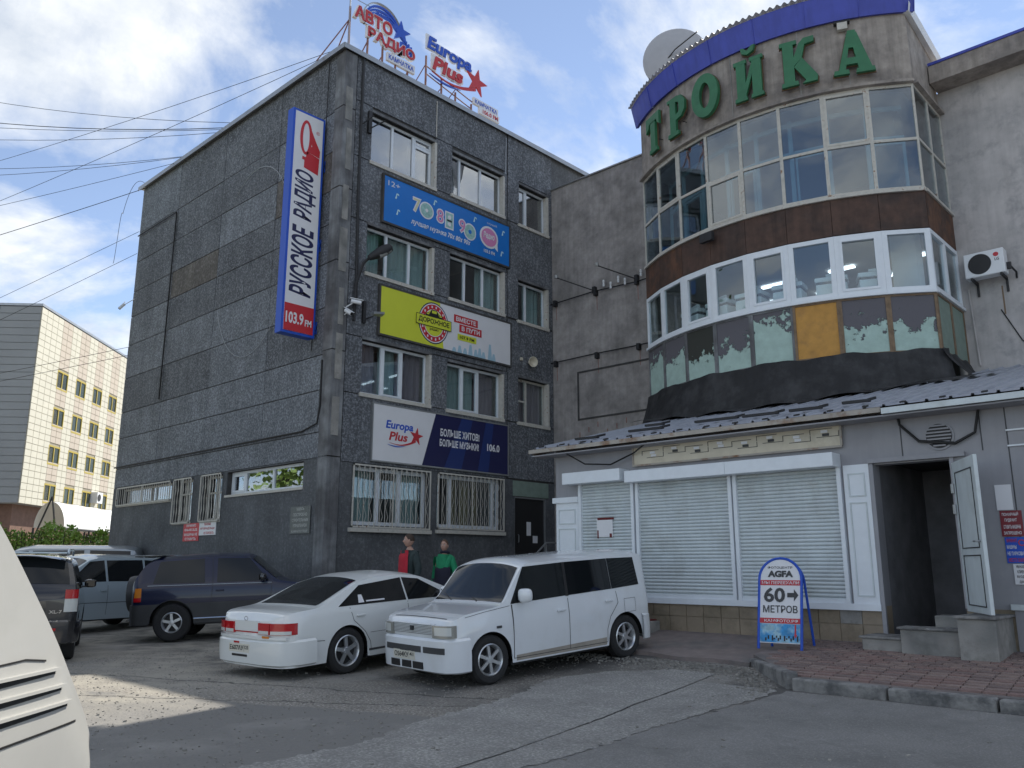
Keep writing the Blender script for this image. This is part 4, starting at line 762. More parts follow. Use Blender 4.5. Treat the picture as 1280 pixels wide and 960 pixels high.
# inner wooden window frames set back behind the upper glazing
for k in range(NA):
    p, q = bp(ang[k], BR - .7), bp(ang[k + 1], BR - .7); fr = FR(p, q - p); w_ = (q - p).length; f = MB()
    for a in ((0, .09, 8.6, 11.2), (.09, w_, 10.35, 10.45), (.09, w_, 11.05, 11.15), (.09, w_, 8.6, 9.1)): rect(f, fr, *a, -.05, 0)
    if k % 2: 
        for a in ((.13, .17, 9.2, 10.3), (w_ - .06, w_, 9.2, 10.3), (.17, w_ - .06, 9.2, 9.25), (.17, w_ - .06, 10.24, 10.3)): rect(f, fr, *a, -.03, .03)
    f.build('inner_frame', 'inner', RB)
for i, (x, y) in enumerate(((6.4, 1.2), (8.0, 1.4), (9.6, 1.2), (7.2, 0), (8.9, 0), (10.4, .3))): bx('ceiling_lamp', 'ledw', RB, x - .3, x + .3, y - .06, y + .06, 8.24, 8.28)
mach = [(6.15, -1.35), (7.0, -1.7), (7.85, -1.75), (8.75, -1.6), (9.65, -1.3), (10.45, -.75)]
for i, (x, y) in enumerate(mach):
    a = math.asin((x - 8) / BR); x = 8 + (BR - .42) * sin(a); y = 2.53 - (BR - .42) * cos(a); t = thing('office_machine', ('leftmost', 'second', 'third', 'fourth', 'fifth', 'rightmost')[i] + ' white printer behind the white bay windows, counted from the left', 'printer', (x, y, 6.75), a, 'white printers behind the bay windows')
    MB().box(-.3, .3, -.22, .22, 0, .38).build('base', 'machine', t, local=True, bevel=.02); MB().box(-.32, .32, -.22, .22, .43, .53).build('lid', 'machine', t, local=True, bevel=.02); MB().box(-.29, .29, -.2, .2, .38, .43).build('gap', 'clad', t, local=True)
    MB().tube([(-.1, -.1, .57), (.2, -.1, .6)], .05, 8).build('roll', 'machine', t, local=True)
bx('counter', 'machine', RB, 5.6, 10.6, -1.2, -.4, 6.65, 6.74)
# green letters
for s, a0, a1, z0, z1 in (('Т', -29.5, -23, 11.5, 12.5), ('Р', -19.8, -13.2, 11.5, 12.5), ('О', -11, -3.2, 11.52, 12.6), ('И', .4, 7.7, 11.52, 12.5), ('К', 11, 18.8, 11.5, 12.56), ('А', 21.8, 30, 11.5, 12.46)):
    a = radians((a0 + a1) / 2); w_ = BR * radians(a1 - a0); c = bp(a, BR + .13); fr = FR(c, (cos(a), sin(a), 0)); nm = {'И': 'Й'}.get(s, s)
    t = thing('letter_sign', {'Т': 'green cut-out letter Т, leftmost of the six on the curved wall', 'Р': 'green cut-out letter Р, second of the six on the curved wall', 'О': 'round green letter О, third of the six on the curved wall', 'И': 'green letter Й with a breve above it on the curved wall', 'К': 'green letter К just left of the last letter on the curved wall', 'А': 'green letter А under the old spotlight, rightmost on the curved wall'}[s], 'letter', (c.x, c.y, z0), 0, 'green letters of the bay sign')
    # thick slab-serif strokes
    h = z1 - z0; wd = w_; L_ = []; sw = .26 * wd
    P_ = lambda pts: L_.append([((u - .5) * wd, z0 + v * h) for u, v in pts])
    if s == 'Т': P_([(.34, .08), (.68, .08), (.68, .8), (.34, .8)]); P_([(.22, 0), (.8, 0), (.78, .1), (.24, .1)]); P_([(0, .62), (.18, .72), (.24, .82), (.8, .82), (.86, .7), (1, .64), (1, 1), (0, 1)])
    if s == 'Р': P_([(.16, .08), (.48, .08), (.48, .93), (.16, .93)]); P_([(.02, 0), (.62, 0), (.6, .1), (.04, .1)]); P_([(.02, .92), (.6, .92), (.6, 1), (.02, 1)]); P_([(.48, .86), (.48, 1), (.8, .96), (1, .78), (.98, .56), (.78, .42), (.48, .38), (.48, .52), (.64, .56), (.68, .7), (.64, .82)])
    if s == 'О': 
        q = MB(); ringpoly(q, fr, 0, (z0 + z1) / 2, wd / 2, h / 2, .3 * wd, 0, .1, 28); q.build('face', 'green', t)
        q = MB(); ringpoly(q, fr, 0, (z0 + z1) / 2, wd / 2 + .012, h / 2 + .012, .3 * wd + .02, -.02, -.002, 28); q.build('rusty_back', 'greenedge', t)
    if s == 'И':
        for u in (.1, .62): P_([(u, .06), (u + .3, .06), (u + .3, .94), (u, .94)])
        for u in (.02, .56): P_([(u, 0), (u + .42, 0), (u + .4, .09), (u + .02, .09)]); P_([(u, 1), (u, .91), (u + .42, .91), (u + .42, 1)])
        P_([(.4, .12), (.4, .4), (.62, .86), (.62, .58)]); P_([(.28, 1.3), (.32, 1.16), (.5, 1.1), (.7, 1.16), (.76, 1.3), (.66, 1.3), (.5, 1.2), (.36, 1.3)])
    if s == 'К': P_([(.1, .06), (.4, .06), (.4, .94), (.1, .94)]); P_([(.02, 0), (.5, 0), (.48, .09), (.04, .09)]); P_([(.02, 1), (.02, .91), (.5, .91), (.5, 1)]); P_([(.4, .4), (.7, .06), (.6, 0), (1, 0), (1.02, .12), (.62, .58)]); P_([(.4, .42), (.62, .58), (.72, .86), (.98, .88), (.98, 1), (.7, 1), (.56, .9), (.4, .62)])
    if s == 'А': P_([(.38, .62), (.62, .62), (.62, 1.04), (.42, 1.04)]); P_([(.12, .06), (.3, .06), (.46, .8), (.4, .98)]); P_([(.64, .06), (.98, .06), (.64, 1), (.5, .8)]); P_([(.22, .22), (.76, .22), (.74, .38), (.26, .38)]); P_([(0, 0), (.4, 0), (.38, .1), (.02, .1)]); P_([(.56, 0), (1.04, 0), (1.02, .1), (.58, .1)])
    if L_:
        q = MB(); b = MB()
        for k, p_ in enumerate(L_): q.prism(p_, fr, 0, .07 + .0006 * k); b.prism([(u + .02 * (1 if u > 0 else -1), v - .02) for u, v in p_], fr, -.03, -.003 - .0006 * k)
        q.build('face', 'green', t); b.build('rusty_back', 'greenedge', t)
    for u in (-.15, .15): MB().tube([fr(u, z0 + .3, -.13), fr(u, z0 + .3, 0)], .01, 5).build('standoff', 'iron', t)
a = radians(24.5); c = bp(a, BR + .02); fl = thing('floodlight', 'small old spotlight above the letter А', 'lamp', (c.x, c.y, 12.75)); fr = FR(c, (cos(a), sin(a), 0)); rect(MB(), fr, -.16, .16, 12.76, 12.8, 0, .12).build('bracket', 'iron', fl); rect(MB(), fr, -.1, .1, 12.6, 12.76, .02, .12).build('lamp_head', 'oldwhite', fl)
a = radians(-9); c = bp(a, BR + .02); fl = thing('floodlight', 'small dark floodlight under the upper bay windows', 'lamp', (c.x, c.y, 8.6)); fr = FR(c, (cos(a), sin(a), 0)); rect(MB(), fr, -.17, .17, 8.55, 8.75, .1, .2).build('lamp_head', 'iron', fl); rect(MB(), fr, -.03, .03, 8.68, 8.8, 0, .1).build('bracket', 'iron', fl)
# satellite dish on the roof
dn = Vector((.45, -.78, -.05)).normalized(); dc = Vector((4.62, .2, 15.95)); ds = thing('satellite_dish', 'large grey satellite dish seen from behind above the bay roof', 'satellite dish', (dc.x, dc.y, 13.9))
prof = [(.0, 0)] + [(.95 * k / 8, .0 - .22 * (k / 8) ** 2) for k in range(1, 9)]
MB().lathe(prof, dc, dn, 40).lathe([(r_, h - .025) for r_, h in prof], dc, dn, 40).build('reflector', 'dish', ds, smooth=True)
MB().tube([dc + dn * .03 + Vector((-.8, 0, -.42)), dc + dn * .12 + Vector((.0, 0, .1)), dc + dn * .03 + Vector((.75, 0, .38))], .02, 6).build('rear_rod', 'iron', ds); MB().tube([dc + Vector((0, 0, -.1)), (dc.x, dc.y + .1, 13.0)], .07, 8).build('mast', 'steel', ds)
# air conditioner on the right wall
ac = thing('air_conditioner', 'white outdoor air conditioner unit on the right wall', 'air conditioner', (11.9, -.3, 7.2))
bx('casing', 'white', ac, 11.56, 12.3, -.42, -.14, 7.26, 7.78, bevel=.02); F = FR((11.56, -.42, 7.26), (1, 0, 0))
MB().prism(disc(F, .29, .26, .215, .215, 28), F, .001, .006).build('fan_opening', 'iron', ac)
q = MB(); [ringpoly(q, F, .29, .26, r_, r_, .006, .007, .013, 24) for r_ in (.21, .175, .14, .105, .07, .04)]; q.build('fan_guard', 'clad', ac)
MB().prism(disc(F, .6, .4, .05, .045, 16), F, .001, .006).build('logo_mark', 'redpaint', ac); text('LG', F, .57, .65, .27, .33, 'logo_text', 'clad', ac, d=.003, bold=.02)
for x in (11.66, 12.2): MB().box(x, x + .04, -.45, 0, 7.2, 7.255).box(x, x + .04, -.04, 0, 6.95, 7.2).build('bracket', 'iron', ac)
bx('valve', 'iron', ac, 12.3, 12.38, -.3, -.24, 7.34, 7.48); MB().tube([(12.36, -.27, 7.4), (12.42, -.1, 7.3), (12.4, -.02, 7.2)], .02).build('hose', 'iron', ac)
wire('wall_cable', [(11.5, -.03, 7.15), (11.55, -.03, 5.5)], .02, 'pale conduit running down below the air conditioner', m='stucco2'); wire('wall_cable', [(12.05, -.02, 6.6), (12.35, -.03, 5.9), (12.6, -.02, 5.6)], .012, 'thin dark cable hanging on the right wall below the air conditioner')
bx('rust_stain', 'wood', RB, 12.1, 12.13, -.003, 0, 6.5, 7.1)

# ------------------------------------------------------------------ SHOP PAVILION (front y=-6.67)
SH = thing('shop_pavilion', 'low grey shop pavilion with closed white roller shutters', 'shop', (9.5, -5, .4)); YS = -6.67; FS = FR((0, YS, 0), (1, 0, 0))
SHH = [(11.6, 12.72, .5, 2.88)]
wall(FS, 5.72, 16.5, .95, 3.62, [(11.6, 12.6, .95, 2.88)], .2, 'wall', 'shopwall', SH); wall(FS, 5.72, 16.5, -.2, .95, [(11.6, 12.6, .45, .95)], .2, 'base_wall', 'tile', SH)
bx('wall', 'shopwall', SH, 5.72, 5.9, YS + .2, 0, -.2, 3.62); bx('wall', 'shopwall', SH, 16.3, 16.5, YS + .2, 0, -.2, 3.6)
# hall behind the open door
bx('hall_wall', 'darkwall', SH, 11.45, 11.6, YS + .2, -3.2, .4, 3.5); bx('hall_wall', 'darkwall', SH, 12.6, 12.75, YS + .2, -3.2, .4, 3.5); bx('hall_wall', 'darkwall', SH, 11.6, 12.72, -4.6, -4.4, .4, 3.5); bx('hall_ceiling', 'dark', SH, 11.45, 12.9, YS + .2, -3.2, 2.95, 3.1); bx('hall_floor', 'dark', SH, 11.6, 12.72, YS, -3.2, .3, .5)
# base tiles
for i in range(14):
    for j in range(2):
        u0 = 7.2 + i * .3125; 
        if u0 > 11.3: continue
        z0 = .42 + j * .27; rect(MB(), FS, u0 + .006, u0 + .3065, z0 + .006, z0 + .264, .001, .014 + random.uniform(0, .003)).build('wall_tile', 'conc2' if (i == 12 and j == 1) else 'tile', SH)
for i, u0 in enumerate((5.75, 6.08, 6.42, 6.76)): rect(MB(), FS, u0, u0 + .32, .3, .95, .001, .014).build('wall_tile', 'tile', SH)
rect(MB(), FS, 13.15, 16.5, -.2, .98, .001, .02).build('base_panel', 'shopwall', SH); rect(MB(), FS, 13.12, 16.5, .95, 1.02, .021, .06).build('base_rail', 'shut', SH)
# shutters
def shutter(u0, u1, v0, v1, label, tears=()):
    t = thing('roller_shutter', label, 'roller shutter', ((u0 + u1) / 2, YS, v0), 0, 'roller shutters of the shop')
    for a, b in ((u0 - .06, u0), (u1, u1 + .06)): rect(MB(), FS, a, b, v0 - .02, v1, .002, .07).build('guide_rail', 'pvc', t)
    n = int((v1 - v0) / .0555)
    me = None
    for k in range(n):
        a, b = v0 + (v1 - v0) * k / n, v0 + (v1 - v0) * (k + 1) / n; mb = MB(); c = 4
        prof = [(a + .002, .012)] + [(a + (b - a) * (.1 + .75 * j / c), .02 + .014 * sin(pi * j / c)) for j in range(c + 1)] + [(b - .001, .012)]
        w1 = random.uniform(-.002, .002)
        for (z_, d_), (z2, d2) in zip(prof, prof[1:]): mb.quad(FS(u0, z_, d_ + w1), FS(u1, z_, d_), FS(u1, z2, d2), FS(u0, z2, d2 + w1))
        mb.build('slat', 'shut', t)
    rect(MB(), FS, u0, u1, v0 - .02, v0 + .04, .013, .045).build('bottom_bar', 'pvc', t)
def sbox(u0, u1, v0, v1, d): mb = MB(); mb.prism([(u0, v0), (u1, v0), (u1, v1), (u0, v1)], FS, .001, d); return mb.build('shutter_box', 'pvc', SH, bevel=.01)
sbox(6.11, 7.4, 2.93, 3.14, .3); sbox(7.5, 9.42, 2.88, 3.08, .3); sbox(9.423, 11.14, 2.88, 3.08, .303)
shutter(6.36, 7.46, .97, 2.93, 'narrow white roller shutter with a torn notice on it'); shutter(7.62, 9.33, .99, 2.88, 'wide white roller shutter in the middle of the shop front'); shutter(9.48, 11.08, .99, 2.88, 'wide white roller shutter right of the middle one, next to the white door panel')
rect(MB(), FS, 7.46, 11.55, .88, .97, .001, .07).build('window_board', 'pvc', SH)
t = thing('torn_notice', 'torn white paper notice on the narrow shutter', 'notice', (6.95, YS, 2.0)); rect(MB(), FS, 6.7, 7.05, 1.98, 2.3, .045, .048).build('paper', 'signwhite', t); rect(MB(), FS, 6.72, 7.08, 2.28, 2.32, .048, .051).build('tape', 'redmat', t); rect(MB(), FS, 6.71, 6.74, 1.96, 2.1, .048, .051).build('tape', 'redmat', t); rect(MB(), FS, 6.98, 7.03, 1.97, 2.04, .048, .051).build('tape', 'redmat', t)
# panelled pilasters
def pil(u0, u1, v0, v1, name='panel_pilaster'):
    p = rect(MB(), FS, u0, u1, v0, v1, .001, .05).build(name, 'pvc', SH); sp = v0 + (v1 - v0) * .75
    for lo, hi in ((v0 + .1, sp - .05), (sp + .03, v1 - .12)):
        f = MB()
        for a in ((u0 + .06, u1 - .06, lo, lo + .018), (u0 + .06, u1 - .06, hi - .018, hi), (u0 + .06, u0 + .078, lo + .018, hi - .018), (u1 - .078, u1 - .06, lo + .018, hi - .018)): rect(f, FS, *a, .05, .062)
        f.build('panel_moulding', 'shut', p)
    return p
pil(5.76, 6.28, .95, 2.62); pil(11.18, 11.54, .97, 2.9); rect(MB(), FS, 5.7, 6.3, 2.62, 2.72, .001, .09).build('pilaster_cap', 'pvc', SH)
t = thing('small_poster', 'small white and blue sticker on the left white panel', 'sticker', (6, YS, 1.2)); rect(MB(), FS, 5.95, 6.1, 1.25, 1.62, .063, .066).build('paper', 'signwhite', t); rect(MB(), FS, 5.97, 6.08, 1.27, 1.42, .067, .07).build('blue_print', 'skyline', t)
rect(MB(), FS, 11.545, 11.6, .45, 2.9, .0, .05).build('door_frame', 'shopwall', SH); rect(MB(), FS, 12.6, 12.65, .95, 2.9, .0, .05).build('door_frame', 'shopwall', SH); rect(MB(), FS, 11.545, 12.8, 2.9, 2.96, .0, .09).build('door_canopy', 'shopwall', SH)
# cream sign panel with linked ornament
sg = thing('cream_fascia_board', 'long weathered cream board with linked bar ornament above shutters', 'sign board', (9.4, YS, 3.2))
rect(MB(), FS, 7.55, 11.18, 3.2, 3.56, .002, .05).build('board', 'cream', sg)
f = MB(); [rect(f, FS, *a, .05, .07) for a in ((7.52, 11.2, 3.17, 3.2), (7.52, 7.55, 3.2, 3.56), (11.18, 11.21, 3.2, 3.56))]; f.build('edge', 'fascia', sg)
for k in range(8):
    u = 7.72 + k * .43; z = 3.36 + (.03 if k % 2 else -.01); q = MB()
    for a in ((u, u + .34, z + .07, z + .078), (u + .1, u + .44, z - .05, z - .042), (u, u + .008, z, z + .07), (u + .43, u + .438, z - .042, z + .03)): rect(q, FS, *a, .0505, .056)
    q.build('ornament_line', 'clad', sg); rect(MB(), FS, u + .17, u + .27, z + .015, z + .055, .051, .062).build('ornament_link', 'signwhite', sg); rect(MB(), FS, u + .19, u + .29, z - .035, z + .005, .051, .062).build('ornament_link', 'clad' if k % 3 else 'signwhite', sg)
# roof of the shop: grey sheets, slope .25, eave at y=-7.05
RZ = lambda y: 3.63 + .25 * (y + 7.05)
x = 5.45; k = 0
while x < 16.6:
    w_ = .56; lo = -7.05 + random.uniform(-.03, .02); mb = MB(); y1 = .05 if x > 11.3 or x < 4.9 else -1.2
    ribs = [(0, 0), (.04, 0), (.05, .03), (.08, .03), (.09, 0), (.3, 0), (.31, .03), (.34, .03), (.35, 0), (w_, 0)]
    for (a, ha), (b, hb) in zip(ribs, ribs[1:]): mb.quad((x + a, lo, RZ(lo) + ha), (x + b, lo, RZ(lo) + hb), (x + b, y1, RZ(y1) + hb), (x + a, y1, RZ(y1) + ha))
    mb.build('roof_sheet', 'shoproof', SH); x += w_; k += 1
MB().quad((5.45, -7.0, 3.55), (16.6, -7.0, 3.55), (16.6, 0, 5.3), (5.45, 0, 5.3)).build('roof_deck', 'wood', SH)
MB().quad((5.45, -7.03, 3.5), (5.45, 0, 5.25), (5.45, 0, 5.4), (5.45, -7.03, 3.64)).build('verge_board', 'fascia', SH)
bx('gutter_board', 'fascia', SH, 5.4, 11.9, -7.09, -7.06, 3.55, 3.62); bx('gutter_board', 'shut', SH, 11.92, 16.6, -7.11, -7.06, 3.52, 3.6); bx('soffit', 'shopwall', SH, 5.45, 16.5, -7.06, YS, 3.49, 3.51)
for k in range(22): x = 5.7 + k * .5; MB().obox((x, -7.06, 3.66), (.03, 0, 0), (0, .045, .011), (0, 0, .012)).build('roof_clip', 'iron', SH)
for x, y, l in ((6.5, -6.7, .5), (7.6, -6.4, .7), (8.9, -6.2, .8), (9.8, -6.4, .6), (10.6, -6.5, .5), (7.0, -5.2, .4), (11.3, -6.3, .4)):
    t = MB(); t.obox((x, y, RZ(y) + .07), (l / 2, .02, 0), (0, .03, .0), (0, 0, .02)); t.obox((x + l / 2, y + .08, RZ(y) + .1), (.02, 0, 0), (0, .14, .035), (0, 0, .02)); t.build('roof_batten', 'iron', SH)

# felt strip between apron and roof
MB().grid(lambda i, j: (4.7 + 7.8 * i, -2.2 - .55 * j - .9 * sin(pi * min(1, max(0, (4.7 + 7.8 * i - 4.9) / 6.4))) , RZ(-2.2 - .55 * j - .9 * sin(pi * min(1, max(0, (4.7 + 7.8 * i - 4.9) / 6.4)))) + .06 + .03 * sin(i * 40) * j), 50, 4).build('felt_strip', 'bitumen', SH, smooth=True)
# vent and cable
vt = thing('round_vent', 'round louvred vent above the open doorway', 'vent', (12.5, YS, 3.2)); MB().prism(disc(FS, 12.5, 3.2, .19, .19, 28), FS, .002, .02).build('rim', 'shopwall', vt); MB().prism(disc(FS, 12.5, 3.2, .165, .165, 28), FS, .021, .025).build('opening', 'iron', vt)
for k in range(7): z = 3.06 + k * .045; hw = sqrt(max(.001, .16 ** 2 - (z - 3.2) ** 2)); rect(MB(), FS, 12.5 - hw, 12.5 + hw, z, z + .02, .025, .04).build('louvre', 'shopwall', vt)
wire('wall_cable', [(12.0, YS - .05, 3.52), (12.02, YS - .05, 3.4), (12.25, YS - .05, 3.15), (12.7, YS - .05, 3.08), (12.95, YS - .05, 3.2), (13.02, YS - .05, 3.5)], .02, 'black cable looping past the round vent')
wire('wall_cable', [(6.15, -7.02, 3.55), (6.6, -6.9, 3.28), (7.1, -6.8, 3.24), (7.6, -6.8, 3.4), (8.0, -7.0, 3.52)], .014, 'black cable sagging under the left end of the shop eave')
for u in (12.0, 13.0): rect(MB(), FS, u, u + .012, 2.96, 3.5, .0, .008).build('cladding_joint', 'clad', SH)
for u in (13.3, 13.95): rect(MB(), FS, u, u + .012, 1.02, 3.5, .0, .008).build('cladding_joint', 'clad', SH)
f = MB(); [rect(f, FS, *a, .001, .03) for a in ((13.3, 16, 3.18, 3.2), (13.3, 16, 2.98, 3.0))]; f.build('wall_rail', 'pvc', SH)
rect(MB(), FS, 14.0, 14.08, 1.5, 2.75, .0, .04).build('window_frame', 'pvc', SH)
# white door leaf standing open
dl = thing('open_door', 'white panelled door leaf standing open beside the steps', 'door', (12.75, YS, .9)); du = Vector((.5, -.866, 0)).normalized(); FD = FR((12.62, YS - .05, 0), du); 
leaf = rect(MB(), FD, 0, .95, .92, 2.82, -.045, 0).build('door_leaf', 'oldwhite' if 0 else 'shut', dl, bevel=.006)
for lo, hi in ((1.0, 1.62), (1.7, 2.68)):
    f = MB()
    for a in ((.12, .83, lo, lo + .014), (.12, .83, hi - .014, hi), (.12, .134, lo + .014, hi - .014), (.816, .83, lo + .014, hi - .014)): rect(f, FD, *a, .001, .008)
    f.build('panel_moulding', 'clad', leaf)
for z in (2.15, 2.42): MB().tube([FD(.02, z, .02), FD(.02, z + .12, .02)], .025, 8).build('hinge', 'steel', leaf)
MB().tube([FD(.88, 1.78, .0), FD(.88, 1.78, .05), FD(.78, 1.78, .05)], .012).build('handle', 'steel', leaf)
# steps
st = thing('entrance_steps', 'three worn concrete steps climbing to the open door', 'steps', (12.2, -7, .4)); 
for k, b in enumerate(((11.46, 12.3, -7.28, -6.69, .3, .56), (11.98, 12.68, -7.36, -6.72, .3, .7), (12.3, 13.12, -7.0, -6.69, .3, .865), (12.7, 13.12, -7.5, -7.003, .3, .865))):
    bx('step', 'conc2', st, *b, bevel=.012)
for k, b in enumerate(((11.43, 11.97, -7.31, -6.7, .562, .59), (11.95, 12.68, -7.39, -7.02, .702, .73), (12.68, 13.15, -7.54, -6.7, .867, .9))): bx('tread_slab', 'kerb', st, *b, bevel=.008)
dp = thing('low_doorstep', 'low concrete doorstep covered with a red mat behind the white car', 'doorstep', (7.6, -6.9, .45)); bx('block', 'conc2', dp, 6.6, 7.95, -7.25, -6.7, .3, .6, bevel=.01)
tag(MB().box(6.65, 7.9, -7.22, -6.72, .602, .625).build('door_mat', 'redmat'), 'red mat lying on the low doorstep', 'mat')
# notices on the right
def sn(n_, f_, a_, b_, *r_, **k): mp_ = lambda u: 13.09 + (u - 13.17) * .74; return notice(n_, f_, mp_(a_), mp_(b_), *r_, **k)
sn('paper_notice', FS, 13.17, 13.42, 2.18, 2.5, 'blank white paper taped highest on the grey wall', 'signwhite', [('', 0, 1)], 'black', d=.004, cat='notice')
M['darkred'] = mat('dark_red_sign', (.2, .02, .03), .5)
sn('fire_notice', FS, 13.2, 13.53, 1.85, 2.17, 'dark red notice below the blank paper on grey wall', 'darkred', [('ПОЖАРНЫЙ', .1, .85), ('ГИДРАНТ', .2, .75), ('СТАВИТЬ МАШИНЫ', .12, .9), ('ЗАПРЕЩЕНО', .1, .9)], 'signwhite', d=.004)
t = sn('parking_notice', FS, 13.23, 13.56, 1.52, 1.84, 'blue notice with red bars below the dark red one', 'bluesign', [('ВНИМАНИЕ', .08, .55), ('МАШИНЫ', .06, .5), ('НЕ ПАРКОВАТЬ', .06, .94), ('МЕСТО ЗАНЯТО', .08, .92)], ['redpaint', 'signwhite', 'signwhite', 'redpaint'], d=.004)
q = MB(); ringpoly(q, FS, 13.32, 1.77, .04, .04, .012, .018, .021, 16); q.build('no_parking_ring', 'redpaint', t)
sn('paper_notice', FS, 13.31, 13.57, 1.26, 1.51, 'white sheet of small print lowest on the grey wall', 'signwhite', [('УВАЖАЕМЫЕ', .15, .85), ('КЛИЕНТЫ', .2, .8), ('ВХОД СО', .15, .85), ('ДВОРА', .25, .75)], 'black', d=.004, cat='notice')
# A-board
ab = thing('a_board', 'blue framed arched A-board reading АГФА-style 60 МЕТРОВ with arrow'.replace('АГФА-style ', ''), 'sidewalk sign', (10.55, -7.62, .42), 0)
zb_ = PZ(-7.6) + .01; fr = FR((10.52, -7.72, zb_), (1, .16, 0), (0, .16, 1)); H_, hw = 1.23, .29
prof = [(-hw, 0), (-hw, H_ - .3)] + [(hw * cos(t_), H_ - .3 + .29 * sin(t_)) for t_ in [pi - pi * k / 16 for k in range(1, 16)]] + [(hw, H_ - .3), (hw, 0)]
MB().tube([fr(u, v) for u, v in prof], .02, 8).build('frame', 'navyblue' if 0 else 'bluesign', ab, smooth=True)
fr2 = FR((10.52 - .02, -7.27, zb_), (1, .16, 0), (0, -.2, 1)); MB().tube([fr2(u, v) for u, v in prof], .018, 8).build('rear_frame', 'bluesign', ab, smooth=True)
poly = [(-hw + .01, .08)] + [(-hw + .01, H_ - .3)] + [((hw - .01) * cos(t_), H_ - .3 + .28 * sin(t_)) for t_ in [pi - pi * k / 16 for k in range(1, 16)]] + [(hw - .01, H_ - .3), (hw - .01, .08)]
MB().prism(poly[::-1], fr, -.008, .006).build('board', 'signwhite', ab)
tx = lambda s, a, b, c, d_, m_='clad', bo=.03: text(s, fr, a, b, c, d_, 'lettering', m_, ab, d=.012, bold=bo)
tx('ФОТОЦЕНТР', -.17, .17, 1.07, 1.11, bo=.01); tx('AGFA', -.17, .18, .96, 1.05, bo=.06)
for a, b in ((.85, .92), (.34, .41)): rect(MB(), fr, -.275, .275, a, b, .007, .009).build('orange_bar', 'redpaint', ab)
tx('МЫ ПЕРЕЕХАЛИ', -.25, .26, .865, .905, 'signwhite', .01); tx('60', -.22, .07, .62, .82, bo=.03); tx('МЕТРОВ', -.23, .24, .48, .58, bo=.015); tx('КАМФОТО.РФ', -.21, .25, .355, .395, 'signwhite', .01)
MB().prism([(.1, .69), (.19, .69), (.19, .64), (.25, .72), (.19, .8), (.19, .75), (.1, .75)], fr, .008, .012).build('arrow', 'clad', ab)
M['seapic'] = mat('sea_print', (.02, .25, .55), .4, col2=(.3, .5, .6), c2scale=6, var=.3, vscale=10)
rect(MB(), fr, -.27, .27, .09, .335, .007, .009).build('sea_picture', 'seapic', ab); q = MB()
for k in range(16): u = -.2 + .028 * k + random.uniform(0, .01); rect(q, fr, u, u + .02, .11 + .02 * (k % 3), .15 + .03 * (k % 2), .0095, .011)
q.build('boats_print', 'iron', ab); MB().prism([(.2, .33), (.22, .33), (.22, .2), (.235, .2), (.21, .15), (.19, .2), (.2, .2)], fr, .0095, .012).build('red_arrow', 'redpaint', ab)

# ------------------------------------------------------------------ FAR BUILDING, CANOPY, HEDGE, WIRES
def o2l(X, Y, z=0): return Vector((15.915 + X * .729 - Y * .6845, -18.745 + X * .6845 + Y * .729, z))
Rz = atan2(.6858, -.7278); FBD = thing('far_clinic_building', 'distant cream and pink clad block with a dark grey end', 'building', (-56.6, 2.43, 0), Rz)
def lb(m, *b, name='wall'): return MB().box(*b).build(name, m, FBD, local=True)
lb('fargrey', 0.02, 24, .05, 20, 6.2, 22.1); lb('farjoint', .0, 24, .0, .049, 6.2, 22.1, name='render_coat'); lb('brown', 1.2, 24, 1.0, 19, 0, 6.2, name='ground_floor'); lb('steel', -.1, 24.1, -.1, 20.1, 22.15, 22.35, name='parapet')
FC = FR((0, 0, 0), (1, 0, 0)); FG = FR((0, 20, 0), (0, -1, 0))
holes = [(3.8 + 3.5 * k, 5.6 + 3.5 * k, z, z + 1.35) for k in range(5) for z in (6.6, 9.8, 13.0, 16.2)]
mbc, mbp = MB(), MB(); zs_ = 5.0; 
vs_ = [6.2 + .53 * k for k in range(31)]; us_ = [0, .95, 1.9, 2.85]; 
for k in range(6): us_ += [3.8 + 3.5 * k, 4.7 + 3.5 * k, 5.6 + 3.5 * k, 6.45 + 3.5 * k]
us_ = [u for u in us_ if u <= 24]
for a, b in zip(us_, us_[1:]):
    pink = any(abs((a + b) / 2 - (4.7 + 3.5 * k)) < .9 for k in range(6))
    for c, d_ in zip(vs_, vs_[1:]):
        if any(h[0] - .01 < (a + b) / 2 < h[1] + .01 and h[2] - .1 < (c + d_) / 2 < h[3] + .15 for h in holes): continue
        rect(mbp if pink else mbc, FC, a + .025, b - .025, c + .02, d_ - .02, .0, .05)
tag(mbc.build('cream_tiles', 'farcream', FBD, local=True), kind='stuff'); tag(mbp.build('pink_tiles', 'farpink', FBD, local=True), kind='stuff')
for h in holes:
    if h[1] > 24: continue
    f = MB()
    for a in ((h[0] - .1, h[1] + .1, h[2] - .14, h[2]), (h[0] - .1, h[1] + .1, h[3], h[3] + .14), (h[0] - .1, h[0], h[2], h[3]), (h[1], h[1] + .1, h[2], h[3])): rect(f, FC, *a, -.9, .06)
    w = f.build('window', 'reveal', FBD, local=True); rect(MB(), FC, h[0], h[1], h[2], h[3], -.05, .0).build('pane', 'olive', w, local=True); rect(MB(), FC, (h[0] + h[1]) / 2 - .06, (h[0] + h[1]) / 2 + .06, h[2], h[3], .002, .05).build('mullion', 'reveal', w, local=True)
gy = [20 - v for v in (0, 3.3, 6.6, 9.9, 13.2, 16.5, 20)]; me_g = {}
for i in range(6):
    for k in range(26):
        a, b = [0, 3.3, 6.6, 9.9, 13.2, 16.5, 20][i:i + 2]; z = 6.2 + k * .612
        rect(MB(), FR((0, 0, 0), (0, -1, 0)), -b + .03, -a - .03, z + .025, z + .587, .0, .05).build('cladding_panel', 'fargrey', FBD, local=True)
